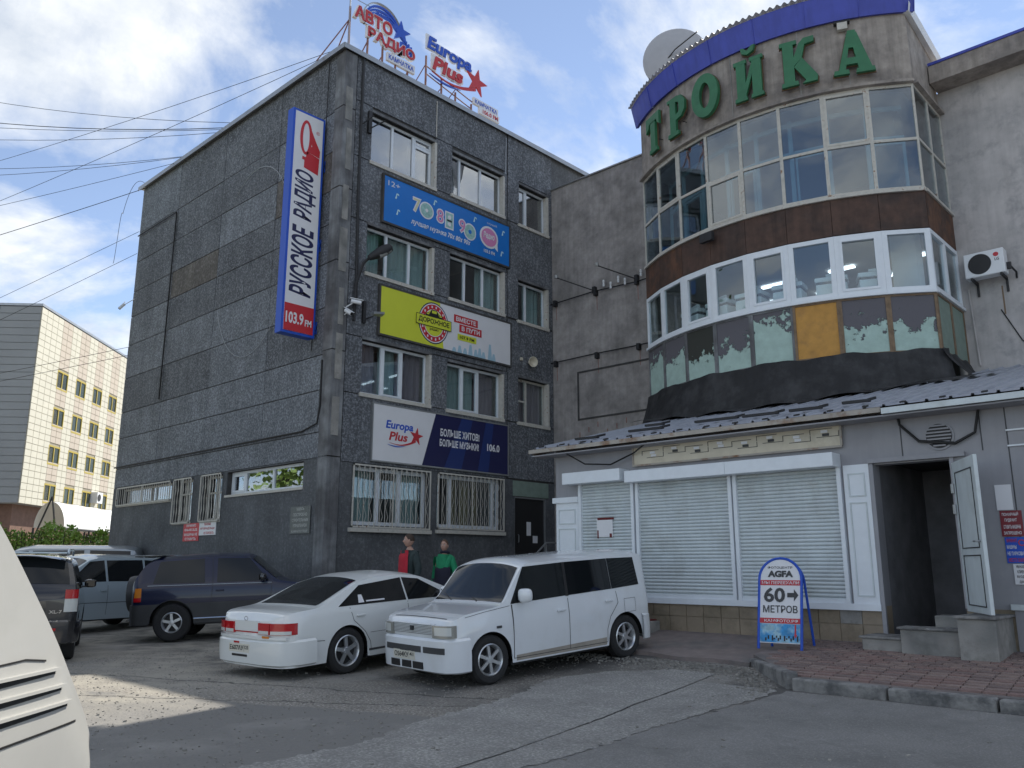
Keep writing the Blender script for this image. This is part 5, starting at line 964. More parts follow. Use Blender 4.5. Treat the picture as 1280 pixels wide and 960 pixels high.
acf = thing('far_air_conditioner', 'small white air conditioner on the far cream wall', 'air conditioner', tuple(Matrix.Rotation(Rz, 3, 'Z') @ Vector((13.2, -.3, 0)) + Vector((-56.6, 2.43, 7.2)))); acf.rotation_euler = (0, 0, Rz)
MB().box(-.6, .6, -.35, .3, -.1, .9).build('casing', 'white', acf, local=True); MB().lathe([(.0, 0), (.33, 0), (.33, .02), (0, .02)], (-.2, -.36, .4), (0, -1, 0), 16).build('fan_grille', 'iron', acf, local=True)
# barrel canopy
dF = Vector((-.7278, .6858, 0)); nF = Vector((.6858, .7278, 0)); P0 = o2l(-25.0, 45.5)
cv_ = thing('barrel_canopy', 'milky white barrel vault canopy before the far building', 'canopy', tuple(P0))
MB().grid(lambda i, j: P0 + dF * (22 * i) - nF * (.8 * cos(pi * j * .5) * -1) + Vector((0, 0, 3.45 + 1.4 * sin(pi * j * .5) + .03 * sin(i * 60))), 40, 12).build('vault_sheet', 'vault', cv_, smooth=True)
MB().grid(lambda i, j: P0 + dF * (22 * i) + nF * (0 - .8 * sin(pi * j * .5)) + Vector((0, 0, 3.45 + 1.4 * cos(pi * j * .5) + .03 * sin(i * 60))), 40, 12).build('vault_sheet', 'vault', cv_, smooth=True)
for k in range(8):
    q = P0 + dF * (22 * k / 7)
    for s_ in (.8, -.8): MB().tube([q + nF * s_ + Vector((0, 0, .9)), q + nF * s_ + Vector((0, 0, 3.45))], .06, 6).build('post', 'iron', cv_)
MB().tube([P0 + nF * .8 + Vector((0, 0, 3.42)), P0 + nF * .8 + dF * 22 + Vector((0, 0, 3.42))], .06, 6).build('rail', 'iron', cv_)
for s_ in (-1.2, 1.0): MB().tube([P0 - dF * .4 + nF * .2 + Vector((0, 0, 5.1)), P0 - dF * .4 + nF * s_ * 1.0 + Vector((0, 0, .9))], .05, 6).build('brace', 'iron', cv_)
q = P0 - nF * 2.4; tag(MB().obox(q + dF * 12 + Vector((0, 0, 1.6)), dF * 13, nF * .15, (0, 0, 1.6)).build('brick_wall', 'brown'), 'low brown brick wall under the white canopy', 'wall')
fn = thing('rail_fence', 'black railing fence behind the hedge', 'fence', tuple(P0 + nF * 3))
for k in range(60): q = P0 + nF * 3.2 + dF * (.38 * k - 3); MB().tube([q + Vector((0, 0, .6)), q + Vector((0, 0, 3.0))], .018, 5).build('rail_bar', 'iron', fn)
for z in (1.0, 2.9): MB().tube([P0 + nF * 3.2 - dF * 3 + Vector((0, 0, z)), P0 + nF * 3.2 + dF * 19.5 + Vector((0, 0, z))], .025, 5).build('rail', 'iron', fn)
# hedge of leaves
hr = random.Random(11); ha, hb = o2l(-20, 27.5), o2l(-13.4, 31.5); hd = (hb - ha); hl = hd.length; hd.normalize(); hn = Vector((-hd.y, hd.x, 0)); lv = MB(); tw = MB()
for k in range(15000):
    u = hr.uniform(0, hl); v = hr.gauss(0, .45); z = .6 + 2.25 * hr.random() ** .6 * (1 - .25 * abs(v)) + .18 * sin(u * 3.1) + .12 * sin(u * 7.7); c = ha + hd * u + hn * v + Vector((0, 0, z)); s_ = hr.uniform(.04, .085)
    d1 = Vector((hr.gauss(0, 1), hr.gauss(0, 1), hr.gauss(.4, .7))).normalized(); d2 = d1.orthogonal().normalized()
    lv.quad(c - d1 * s_, c + d2 * s_ * .5, c + d1 * s_, c - d2 * s_ * .5)
for k in range(160): u = hr.uniform(0, hl); c = ha + hd * u + hn * hr.gauss(0, .3); tw.tube([c + Vector((0, 0, .4)), c + Vector((hr.uniform(-.2, .2), hr.uniform(-.2, .2), 2.6))], .012, 4)
hg = thing('hedge', 'bright green hedge between the parked cars and the canopy', 'hedge', tuple(ha)); tag(lv.build('foliage', 'leaf', hg), kind='stuff'); tag(tw.build('stems', 'twig', hg), kind='stuff')
# overhead wires : given by two points in view-independent space
def far(X, Y, z): return o2l(X, Y, z)
WR = [((-4.1, -7.9, 14.35), (-34, 36, 17.2), .4), ((-4.1, -7.9, 14.35), (-34, 34, 12.2), .4), ((-5.6, -7.9, 14.4), (-30, 28, 21.5), .9), ((-6.0, -7.9, 14.4), (-30, 28, 19.9), .9), ((-6.1, -7.9, 14.38), (-31, 29, 19.4), .6), ((-6.4, -7.9, 14.4), (-30, 28, 18.1), .7), ((-8.6, -7.9, 14.4), (-30, 28, 16.6), .7), ((-8.65, -7.9, 14.4), (-30, 28, 15.7), .6), ((-9.0, -7.9, 14.36), (-30, 28, 11.6), .2), ((-11.7, -7.9, 14.3), (-30, 28, 9.3), .15), ((-11.8, -7.95, 12.7), (-30, 28, 4.6), .1), ((-11.8, -7.95, 11.9), (-30, 27, 3.0), .1), ((-11.9, -7.0, 9.0), (-34, 34, 7.2), .2), ((-11.9, -7.0, 8.7), (-34, 34, 6.6), .1)]
for i, (a, b, sg_) in enumerate(WR):
    e = o2l(*b[:2]); a_ = Vector(a) if i > 1 else Vector((-.4 - .3 * i, -7.85, 14.5)); wire('overhead_wire', [a_, (e.x, e.y, b[2])], .008 if i not in (3, 9) else .012, ('wire crossing the sky from the roof corner, upper of two', 'wire crossing the sky from the roof corner, lower of two', 'topmost wire of the sagging bundle left of the roof', 'thick wire, second from the top of the sagging bundle', 'thin wire, third from the top of the sagging bundle', 'wire at the bottom of the upper sagging bundle', 'upper wire of the sagging pair below the bundle', 'lower wire of the sagging pair below the bundle', 'long wire rising to the roof edge below the sagging pair', 'thick wire ending at the far top roof corner', 'wire meeting the far wall edge just below the roof', 'steep wire passing before the far grey block', 'thin wire crossing the far cream block, upper one', 'thin wire crossing the far cream block, lower one')[i], 'overhead wires left of the office block', sag=sg_)
wire('overhead_wire', [(11.6, -.3, 14.2), (24, -6.5, 17.8)], .01, 'thin wire rising right from the bay roof corner', sag=.2)
wire('wall_cable', [(-11.6 - 1.3 * sin(t_ * 1.5), -8.0 - .3 * t_, 14.4 + .5 * sin(t_ * 3.1) - 2.6 * t_ ** 2 + (.35 * sin((t_ - .7) * 20) if t_ > .7 else 0)) for t_ in [k / 30 for k in range(31)]], .008, 'loose thin wire dangling off the far roof corner')

# broadleaf trees beyond the left edge of the lot (they show as green reflections in the low windows)
tr = random.Random(21)
def tree_mesh():
    lf, tk = MB(), MB(); tk.tube([(0, 0, 0), (.08, 0, 1.6), (0, .1, 3.4), (.1, .05, 5.6)], [.2, .16, .12, .05], 8); cl = []
    for k in range(16): a = tr.uniform(0, 6.28); r_ = tr.uniform(.6, 2.2); z = tr.uniform(2.6, 6.4); e = Vector((r_ * cos(a), r_ * sin(a), z)); cl.append(e); tk.tube([(0, 0, z - 1.4), e * .6 + Vector((0, 0, z * .35)), e], [.07, .04, .02], 5)
    for c in cl:
        for k in range(170):
            p = c + Vector((tr.gauss(0, .55), tr.gauss(0, .55), tr.gauss(0, .42))); d1 = Vector((tr.gauss(0, 1), tr.gauss(0, 1), tr.gauss(0, .6))).normalized(); d2 = d1.orthogonal().normalized(); s_ = tr.uniform(.08, .15); lf.quad(p - d1 * s_, p + d2 * s_ * .55, p + d1 * s_, p - d2 * s_ * .55)
    return lf, tk
lf, tk = tree_mesh()
for k, (x, y, l) in enumerate(((-8, -24.5, 'first'), (-13.5, -25.5, 'second'), (-19, -24.5, 'third'), (-25, -26, 'fourth'), (-32, -26, 'farthest'))):
    t = thing('broadleaf_tree', f'{l} green tree of the row whose reflection fills the low side windows', 'tree', (x, y, 0), k * 1.3, 'trees reflected in the low windows'); t.scale = (1.9, 1.9, 2.1)
    if k == 0: cm = lf.build('crown', 'leaf', t, local=True); tm = tk.build('trunk', 'twig', t, local=True, smooth=True)
    else:
        for o_ in (cm, tm): c_ = o_.copy(); COL.objects.link(c_); c_.parent = t
# ------------------------------------------------------------------ VEHICLES
def interp(pts, x):
    if x <= pts[0][0]: return pts[0][1]
    for (a, b), (c, d) in zip(pts, pts[1:]):
        if x <= c: return b + (d - b) * (x - a) / (c - a)
    return pts[-1][1]
def smooth(pts, x, w=.05): return sum(interp(pts, x + w * k) for k in (-1, -.5, 0, .5, 1)) / 5
class Car:
    def __init__(s, name, label, loc, yaw, pitch, L, Wd, top, belt, sill, wheels, arch, paint, tumble=.25, d=.3, n=3.2, nr=3.2, roll=0, group='cars parked in front of the office block', cat='car', rimr=.2, tyrer=.31, sw=.05, spokes=6, rim='alloy', lowmat=None, lowz=None, crown=.5):
        s.L, s.W, s.top, s.belt, s.sill, s.wh, s.ar, s.paint, s.tum, s.d, s.n, s.nr, s.sw = L, Wd / 2, top, belt, sill, wheels, arch, paint, tumble, d, n, nr, sw
        s.tr = tyrer; s.t = thing(name, label, cat, loc, group=group, rot=(roll, -pitch, yaw)); s.crown = crown
        s.body(); s.lowmat = lowmat
        if lowmat: s.lower(lowmat, lowz)
        for i, x in enumerate(wheels):
            for sg in (1, -1): s.wheel(x, sg, tyrer, rimr, spokes, rim)
    def zt(s, x): return smooth(s.top, x, s.sw)
    def zb(s, x): return min(smooth(s.belt, x, .08), s.zt(x) - .015)
    def hw(s, x):
        e = s.L / 2 - s.d; ax = abs(x)
        if ax <= e: return s.W
        n = s.n if x > 0 else s.nr; q = min(1, (ax - e) / s.d); return s.W * (1 - (1 - .32 ** n) * q ** n) ** (1 / n) if q < 1 else s.W * .32
    def xe(s, y, front=True):  # end surface position for lateral y
        n = s.n if front else s.nr; r = min(.999, abs(y) / s.W); v = (1 - r ** n) / (1 - .32 ** n)
        q = min(1, max(0, v)) ** (1 / n); return (s.L / 2 - s.d + s.d * q) * (1 if front else -1)
    def low(s, x):
        z = s.sill
        for w in s.wh:
            if abs(x - w) < s.ar: z = max(z, s.tr + sqrt(s.ar ** 2 - (x - w) ** 2) - .0)
        return z
    def sy(s, x, z):
        zb = s.zb(x); w = s.hw(x)
        if z <= zb: t = (z - s.sill) / max(.1, zb - s.sill); return w * (1 - .035 * (1 - t) ** 2 - .03 * max(0, t - .55) ** 2 / .2)
        return s.sy(x, zb) - s.tum * (z - zb)
    def sect(s, x):
        zb, zt, lo = s.zb(x), s.zt(x), s.low(x); P = []
        for k in range(7): z = lo + (zb - lo) * k / 6; P.append((s.sy(x, z), z))
        zr = zb + (zt - zb) * .86
        for k in (1, 2, 3): z = zb + (zr - zb) * k / 3; P.append((s.sy(x, z), z))
        yr = P[-1][0]
        for k in range(1, 7): q = k / 6; P.append((yr * (1 - q), zr + (zt - zr) * (1 - (1 - q) ** (1 / s.crown)) ** .9))
        return P
    def body(s):
        X = []; x = -s.L / 2
        while x < s.L / 2 - 1e-6: X.append(x); x += .02 if abs(abs(x) - s.L / 2) < s.d or any(abs(abs(x - w) - s.ar) < .07 for w in s.wh) else .045
        X.append(s.L / 2); mb = MB(); rows = [s.sect(x) for x in X]; m = len(rows[0])
        for x, r in zip(X, rows):
            mb.v += [(x, y, z) for y, z in r] + [(x, -y, z) for y, z in reversed(r[:-1])]
        k = 2 * m - 1
        for i in range(len(X) - 1):
            for j in range(k - 1): a = i * k + j; mb.f.append((a, a + 1, a + k + 1, a + k))
        mb.f.append(tuple(range(k))); mb.f.append(tuple(reversed(range((len(X) - 1) * k, len(X) * k))))
        s.b = mb.build('body', s.paint, s.t, local=True, smooth=True)
        u = MB().box(-s.L / 2 + .12, s.L / 2 - .12, -s.W + .26, s.W - .26, s.sill - .02, s.sill + .45); u.box(s.wh[1] + s.ar, s.wh[0] - s.ar, -s.W + .06, s.W - .06, s.sill - .03, s.sill + .02); u.build('underbody', 'black', s.t, local=True)
        for w in s.wh:
            for sg in (1, -1):
                q = MB(); q.grid(lambda i, j: (w + (s.ar + .005) * cos(pi * i), sg * (s.W - .02 - .26 * j), s.tr + (s.ar + .005) * sin(pi * i)), 20, 1)
                q.build('wheel_well', 'black', s.t, local=True)
    def lower(s, m, z1):
        for sg in (1, -1): s.side([(x, s.low(x) + .004) for x in [-s.L / 2 + .02 + k * .03 for k in range(int((s.L - .04) / .03) + 1)]], z1, sg, m)
        for fr_ in (True, False): s.end(-s.W * .9, s.W * .9, s.sill, z1, fr_, m, 'bumper', .03, z1s=None)
    def side(s, lowpts, z1, sg, m, name='cladding', off=.012):
        mb = MB(); 
        for x, z in lowpts:
            zt_ = z1 if z1 > z else z + .01
            for q in (0, .5, 1): zz = z + (zt_ - z) * q; mb.v.append((x, sg * (s.sy(x, zz) + off), zz))
            mb.v.append((x, sg * (s.sy(x, zt_) - .01), zt_))
        for i in range(len(lowpts) - 1):
            for j in range(3): a = i * 4 + j; mb.f.append((a, a + 4, a + 5, a + 1))
        return mb.build(name, m, s.t, local=True, smooth=True)
    def patch(s, sg, c, name, m, off=.006, par=None, nu=10, nv=4):  # c: four (x,z) corners, bilinear on the side
        (x0, z0), (x1, z1), (x2, z2), (x3, z3) = c
        def f(i, j, o=off):
            x = (x0 * (1 - i) + x1 * i) * (1 - j) + (x3 * (1 - i) + x2 * i) * j; z = (z0 * (1 - i) + z1 * i) * (1 - j) + (z3 * (1 - i) + z2 * i) * j
            return (x, sg * (s.sy(x, z) + o), z)
        mb = MB().grid(f, nu, nv); g = lambda t, k: f(*( (t, 0), (1, t), (1 - t, 1), (0, 1 - t))[k])
        for k in range(4):
            mb.grid(lambda i, j: Vector(g(i, k)) - Vector((0, sg * (off + .012) * j, 0)), nu, 1)
        return mb.build(name, m, par or s.t, local=True, smooth=True)
    def top_patch(s, xa, xb, name, m, ya=.9, yb=.9, off=.006):
        def f(i, j):
            x = xa + (xb - xa) * i; r = s.sect(x); yr, zr = r[9]; q = 1 - 2 * j; w_ = ya + (yb - ya) * i; aq = 1 - abs(q) * w_
            z = zr + (s.zt(x) - zr) * (1 - (1 - aq) ** (1 / s.crown)) ** .9; sl = (s.zt(x + .02) - s.zt(x - .02)) / .04; nn = Vector((-sl, 0, 1)).normalized()
            return Vector((x, yr * q * w_, z)) + nn * off
        return MB().grid(f, 14, 14).build(name, m, s.t, local=True, smooth=True)
    def end(s, y0, y1, z0, z1, front, name_m, name, off=.01, par=None, nu=14, rake=0, z1s=None, thick=.05, y0t=None, y1t=None):
        sg = 1 if front else -1; a0 = y0 if y0t is None else y0t; a1 = y1 if y1t is None else y1t
        def f(i, j, o=off): y = (y0 + (y1 - y0) * i) * (1 - j) + (a0 + (a1 - a0) * i) * j; z = z0 + (z1 - z0) * j; return Vector((s.xe(y, front) + sg * (o - rake * (z - z0)), y, z))
        mb = MB().grid(f, nu, 3)
        for e in (0, 1): mb.grid(lambda i, j: f(i, e) - Vector((sg * thick * j, 0, 0)), nu, 1); mb.grid(lambda i, j: f(e, i) - Vector((sg * thick * j, 0, 0)), 3, 1)
        return mb.build(name, name_m, par or s.t, local=True, smooth=True)
    def wrapbump(s, front, z0, z1, m, off=.03, reach=.45, name='bumper', zin=0):
        sg = 1 if front else -1; pts = []
        for k in range(33):
            q = -1 + k / 16; y = s.W * q
            if abs(q) < .93: pts.append((s.xe(y, front) + sg * off, y))
        xs_ = s.L / 2 - s.d * .35; side = [(sg * (s.L / 2 - s.d * .3 - (reach - s.d * .3) * t_), s.hw(s.L / 2 - s.d * .3 - (reach - s.d * .3) * t_) * sg if False else s.hw(s.L / 2 - s.d * .3 - (reach - s.d * .3) * t_) + off * .7) for t_ in (1, .66, .33, 0)]
        pts = [(x, -y) for x, y in side] + pts + [(x, y) for x, y in reversed(side)]
        prof = [(0, z0, -.04), (0, z0 + .02, -.005), (0, (z0 + z1) / 2, .004), (0, z1 - .03, 0), (0, z1, -.03)]; mb = MB()
        c = Vector((sg * (s.L / 2 - s.d - .3), 0))
        for x, y in pts:
            dv = (Vector((x, y)) - Vector((sg * (s.L / 2 - s.d * 1.2), y * .55))).normalized()
            for _, z, o in prof: mb.v.append((x + dv.x * o, y + dv.y * o, z))
        k = len(prof)
        for i in range(len(pts) - 1):
            for j in range(k - 1): a = i * k + j; mb.f.append((a, a + 1, a + k + 1, a + k))
        return mb.build(name, m, s.t, local=True, smooth=True)
    def wheel(s, x, sg, R, r, spokes, rimm, w=.19):
        y = sg * (s.W - .115); ax = (0, sg, 0); t = MB().lathe([(r - .005, -w / 2), (R - .03, -w / 2), (R, -w / 2 + .035), (R, w / 2 - .035), (R - .03, w / 2), (r + .03, w / 2 + .004), (r, w / 2 - .012), (r - .02, w / 2 - .03)], (x, y, R), ax, 36).build('wheel', 'tyre', s.t, local=True, smooth=True)
        q = MB().lathe([(r, w / 2 - .012), (r - .012, w / 2 - .004), (r - .026, w / 2 - .02), (r - .035, -w / 4)], (x, y, R), ax, 32)
        for k in range(spokes):
            a = 2 * pi * k / spokes + .4; d1 = Vector((cos(a), 0, sin(a))); d2 = Vector((-sin(a), 0, cos(a)))
            q.obox(Vector((x, y + sg * (w / 2 - .035), R)) + d1 * (r * .53), d1 * (r * .47), d2 * .02 if spokes > 5 else d2 * .026, (0, .012, 0))
        q.lathe([(0, w / 2 - .01), (.045, w / 2 - .012), (.055, w / 2 - .03), (.055, 0)], (x, y, R), ax, 16); q.build('rim', rimm, t, local=True, smooth=True)
        MB().lathe([(0, 0), (r - .03, 0)], (x, y, R), ax, 20).build('brake_disc', 'iron', t, local=True)
    def mirror(s, x, z, m, sz=(.07, .1, .075), sides=(1, -1)):
        for sg in sides:
            y = s.sy(x, z); MB().box(x - .03, x + .03, *sorted((sg * (y - .02), sg * (y + .06))), z - .03, z).build('mirror_arm', 'clad', s.t, local=True)
            c = Vector((x, sg * (y + .13), z + .04)); mb = MB()
            mb.grid(lambda i, j: c + Vector((sz[0] * (sin(pi * j) ** .6) * cos(2 * pi * i), sz[1] * (sin(pi * j) ** .6) * sin(2 * pi * i), -sz[2] * (abs(cos(pi * j)) ** .6) * (1 if j < .5 else -1))), 20, 10); k = mb.build('mirror', m, s.t, local=True, smooth=True)
            MB().obox(c - Vector((sz[0] * .97, 0, 0)), (.004, 0, 0), (0, sz[1] * .7, 0), (0, 0, sz[2] * .7)).build('mirror_glass', 'carglass', k, local=True)
    def line(s, sg, pts, m='black', w=.008, name='door_gap'):
        mb = MB()
        for (x0, z0), (x1, z1) in zip(pts, pts[1:]):
            d = Vector((x1 - x0, z1 - z0)); L_ = d.length; d.normalize(); nx, nz = -d.y * w / 2, d.x * w / 2
            def f(i, j): x = x0 + (x1 - x0) * i + nx * (2 * j - 1); z = z0 + (z1 - z0) * i + nz * (2 * j - 1); return (x, sg * (s.sy(x, z) + .003), z)
            mb.grid(f, max(2, int(L_ / .08)), 1)
        return mb.build(name, m, s.t, local=True)
    def handle(s, sg, x, z): MB().obox((x, sg * (s.sy(x, z) + .02), z), (.075, 0, 0), (0, .012, 0), (0, 0, .014)).build('door_handle', s.paint, s.t, local=True, bevel=.006)
    def plate(s, front, y, z, txt, w=.52, h=.112, rake=0):
        sg = 1 if front else -1; x = s.xe(y, front) + sg * .055; fr = FR((x, y + (-w / 2 if front else w / 2), z), (0, sg, 0)) if front else FR((x, y + w / 2, z), (0, -1, 0))
        p = rect(MB(), fr, 0, w, 0, h, -.012, 0).build('number_plate', 'plate', s.t, local=True); text(txt, fr, .03, w * .72, .025, h - .02, 'plate_text', 'black', p, d=.003, bold=.02, local=True); text(txt[-1:] and s.reg, fr, w * .77, w * .95, .045, h - .02, 'plate_region', 'black', p, d=.003, bold=.02, local=True)
        f = MB(); rect(f, fr, w * .74, w * .745, .01, h - .01, .001, .002); f.build('plate_divider', 'black', p, local=True)
# 1: white box wagon, nose towards the camera's left
fx, fy, rx, ry = 8.08, -10.82, 8.42, -8.42; yaw = atan2(fy - ry, fx - rx); cx_, cy_ = (fx + rx) / 2 - .74 * cos(yaw + pi / 2) * 1, (fy + ry) / 2 - .74 * sin(yaw + pi / 2)
zf, zr = G(-10.8), G(-8.45)
Car.reg = '41'
c = Car('box_wagon', 'white box-shaped wagon parked in front, nose pointing left', (cx_, cy_, (zf + zr) / 2), yaw, atan2(zf - zr, 2.45), 3.72, 1.66,
 [(-1.86, 1.05), (-1.85, 1.25), (-1.79, 1.5), (-1.68, 1.545), (-.8, 1.565), (.46, 1.545), (.6, 1.505), (.98, .99), (1.08, .955), (1.62, .9), (1.79, .845), (1.855, .74), (1.86, .6)],
 [(-1.86, .97), (-.5, .955), (.8, .915), (1.2, .885), (1.6, .83), (1.86, .66)], .22, (1.22, -1.26), .345, 'carwhite', tumble=.13, d=.26, n=4.4, nr=5, tyrer=.305, rimr=.2, spokes=6, crown=.42)
for sg in (1, -1):
    c.patch(sg, [(.86, .96), (-.12, .985), (-.12, 1.435), (.58, 1.42)], 'side_window', 'carglass'); c.patch(sg, [(-.17, .985), (-1.02, 1.0), (-1.0, 1.435), (-.17, 1.435)], 'side_window', 'carglass'); c.patch(sg, [(-1.03, 1.0), (-1.6, 1.02), (-1.56, 1.42), (-1.01, 1.435)], 'side_window', 'carglass'); c.patch(sg, [(-.12, .975), (-.17, .975), (-.17, 1.435), (-.12, 1.435)], 'window_pillar', 'black', off=.008)
    c.line(sg, [(.85, .95), (.84, .5), (.84, .27)]); c.line(sg, [(-.15, .95), (-.15, .27)]); c.line(sg, [(-1.1, .96), (-1.12, .8), (-.95, .62), (-.88, .45), (-.88, .28)]); c.line(sg, [(.84, .275), (-.88, .275)]); c.line(sg, [(-1.25, .84), (-1.48, .84), (-1.48, .65), (-1.25, .65), (-1.25, .84)], w=.005, name='fuel_flap')
    c.line(sg, [(.88, .94), (1.3, .9), (1.6, .86)], w=.006); c.line(sg, [(1.78, .6), (1.62, .56), (1.55, .45)], w=.006); c.handle(sg, 0, .8); c.handle(sg, -.92, .84); c.patch(sg, [(1.12, .68), (1.04, .68), (1.04, .71), (1.12, .71)], 'side_marker', 'clad', off=.01)
    c.patch(sg, [(.8, .24), (-.86, .24), (-.86, .34), (.8, .31)], 'road_dirt', 'stain', off=.0025)
c.top_patch(.62, .99, 'windshield', 'carglass', .93, .97); c.mirror(.7, 1.02, 'carwhite', (.08, .12, .09))
c.wrapbump(True, .2, .62, 'carwhite', .045, .3); c.wrapbump(False, .22, .6, 'carwhite', .03, .26)
c.end(-.46, .46, .655, .79, True, 'carwhite', 'grille', .012)
for k in range(7): c.end(-.45, .45, .665 + k * .018, .669 + k * .018, True, 'clad', 'grille_slot', .022, thick=.02)
c.end(-.035, .035, .7, .755, True, 'iron', 'grille_badge', .03, thick=.02)
for a, b in ((-.81, -.48), (.48, .81)): h = c.end(a, b, .63, .78, True, 'head', 'headlight', .03); c.end(a * .98 if a < 0 else a + .05, b - .05 if a < 0 else b * .98, .66, .76, True, 'lensw', 'reflector', .034, par=h, thick=.01)
c.end(-.62, .24, .44, .515, True, 'clad', 'bumper_strip', .055); c.end(.3, .72, .44, .515, True, 'clad', 'bumper_strip', .055)
for a, b in ((-.5, -.28), (-.22, .0), (.04, .28)): c.end(a, b, .235, .32, True, 'black', 'air_intake', .052)
c.plate(True, -.16, .335, 'О564КУ')
wl = MB()
for y in (.25, -.35): wl.tube([(1.0, y, .99), (.86, y - .45, 1.11)], .01, 5)
wl.build('wiper', 'black', c.t, local=True)
c.line(1, [(.84, .275), (.84, .95)], w=.01); [c.top_patch(a, a + .012, 'panel_gap', 'clad', .8, .8, .002) for a in (1.74,)]
# 2: pearl white sedan, tail towards camera
Car.reg = '125'
c = Car('sedan', 'white four-door sedan seen from behind with red tail lamps', (4.95, -10.12, (G(-11.4) + G(-8.7)) / 2), radians(92), atan2(G(-8.7) - G(-11.4), 2.7), 4.72, 1.76,
 [(-2.36, .72), (-2.34, .86), (-2.2, .925), (-1.8, .95), (-1.66, .985), (-1.0, 1.3), (-.7, 1.35), (-.2, 1.36), (.2, 1.31), (1.0, .935), (1.15, .89), (2.1, .79), (2.3, .7), (2.36, .55)],
 [(-2.36, .68), (-2.0, .84), (-.5, .885), (.9, .87), (2.0, .74), (2.36, .5)], .2, (1.42, -1.3), .35, 'carpearl', tumble=.42, d=.35, n=3.4, nr=3.8, tyrer=.315, rimr=.215, spokes=5, crown=.45, sw=.07)
for sg in (1, -1):
    c.patch(sg, [(.76, .905), (-.14, .92), (-.16, 1.25), (.16, 1.21)], 'side_window', 'carglass'); c.patch(sg, [(-.18, .92), (-1.44, .925), (-1.0, 1.19), (-.19, 1.25)], 'side_window', 'carglass'); c.line(sg, [(.8, .88), (.92, .5), (.94, .28)]); c.line(sg, [(-.16, .9), (-.16, .28)]); c.line(sg, [(-1.25, .9), (-1.2, .72), (-1.0, .55), (-.9, .4), (-.88, .28)]); c.line(sg, [(.98, .275), (-.88, .275)])
    c.line(sg, [(.98, .5), (-.9, .5)], m='carpearl', w=.05, name='side_moulding'); c.line(sg, [(.98, .525), (-.9, .525)], w=.006); c.line(sg, [(-1.7, .5), (-2.2, .53)], w=.008); c.handle(sg, .0, .78); c.handle(sg, -1.08, .78); c.patch(sg, [(.95, .2), (-.92, .2), (-.92, .265), (.95, .265)], 'side_skirt', 'carpearl', off=.03); c.line(sg, [(.95, .285), (-.92, .285)], w=.03, m='clad', name='skirt_gap')
c.top_patch(-1.72, -.98, 'rear_window', 'carglass', .84, .92); c.top_patch(.26, 1.06, 'windshield', 'carglass', .92, .94); c.mirror(.6, .94, 'chrome', (.06, .11, .07))
c.wrapbump(False, .22, .56, 'carpearl', .05, .5); c.wrapbump(True, .2, .5, 'carpearl', .05, .55); c.end(-.82, .82, .565, .6, False, 'carpearl', 'bumper_top', .04)
for a, b in ((-.87, -.56), (-.545, -.3), (.3, .545), (.56, .87)):
    l = c.end(a, b, .63, .78, False, 'lens', 'tail_light', .028); c.end(a + .015, b - .015, .635, .68, False, 'lensw', 'reversing_lamp', .034, par=l, thick=.01)
c.end(-.3, .3, .645, .66, False, 'lens', 'red_trim_line', .02); c.end(-.3, .3, .662, .8, False, 'carpearl', 'boot_panel', .014); c.end(-.56, -.42, .585, .615, False, 'lensy', 'yellow_sticker', .045, thick=.01)
c.plate(False, .12, .38, 'Е607АУ'); c.end(.12, .25, .5, .525, False, 'lens', 'fog_lamp', .06, thick=.01); c.end(-.08, .3, .325, .355, False, 'black', 'tow_slot', .056)
q = MB(); fr = FR((-2.375, .07, .8), (0, -1, 0)); ringpoly(q, fr, .07, .03, .045, .03, .008, .005, .012, 14); q.build('badge', 'chrome', c.t, local=True)
c.patch(-1, [(-.98, .95), (-1.08, .95), (-1.06, 1.06), (-1.0, 1.06)], 'flower_sticker', 'signwhite', off=.012); c.patch(-1, [(-.6, .955), (-.94, .955), (-.94, .975), (-.6, .975)], 'sticker_line', 'signwhite', off=.012)
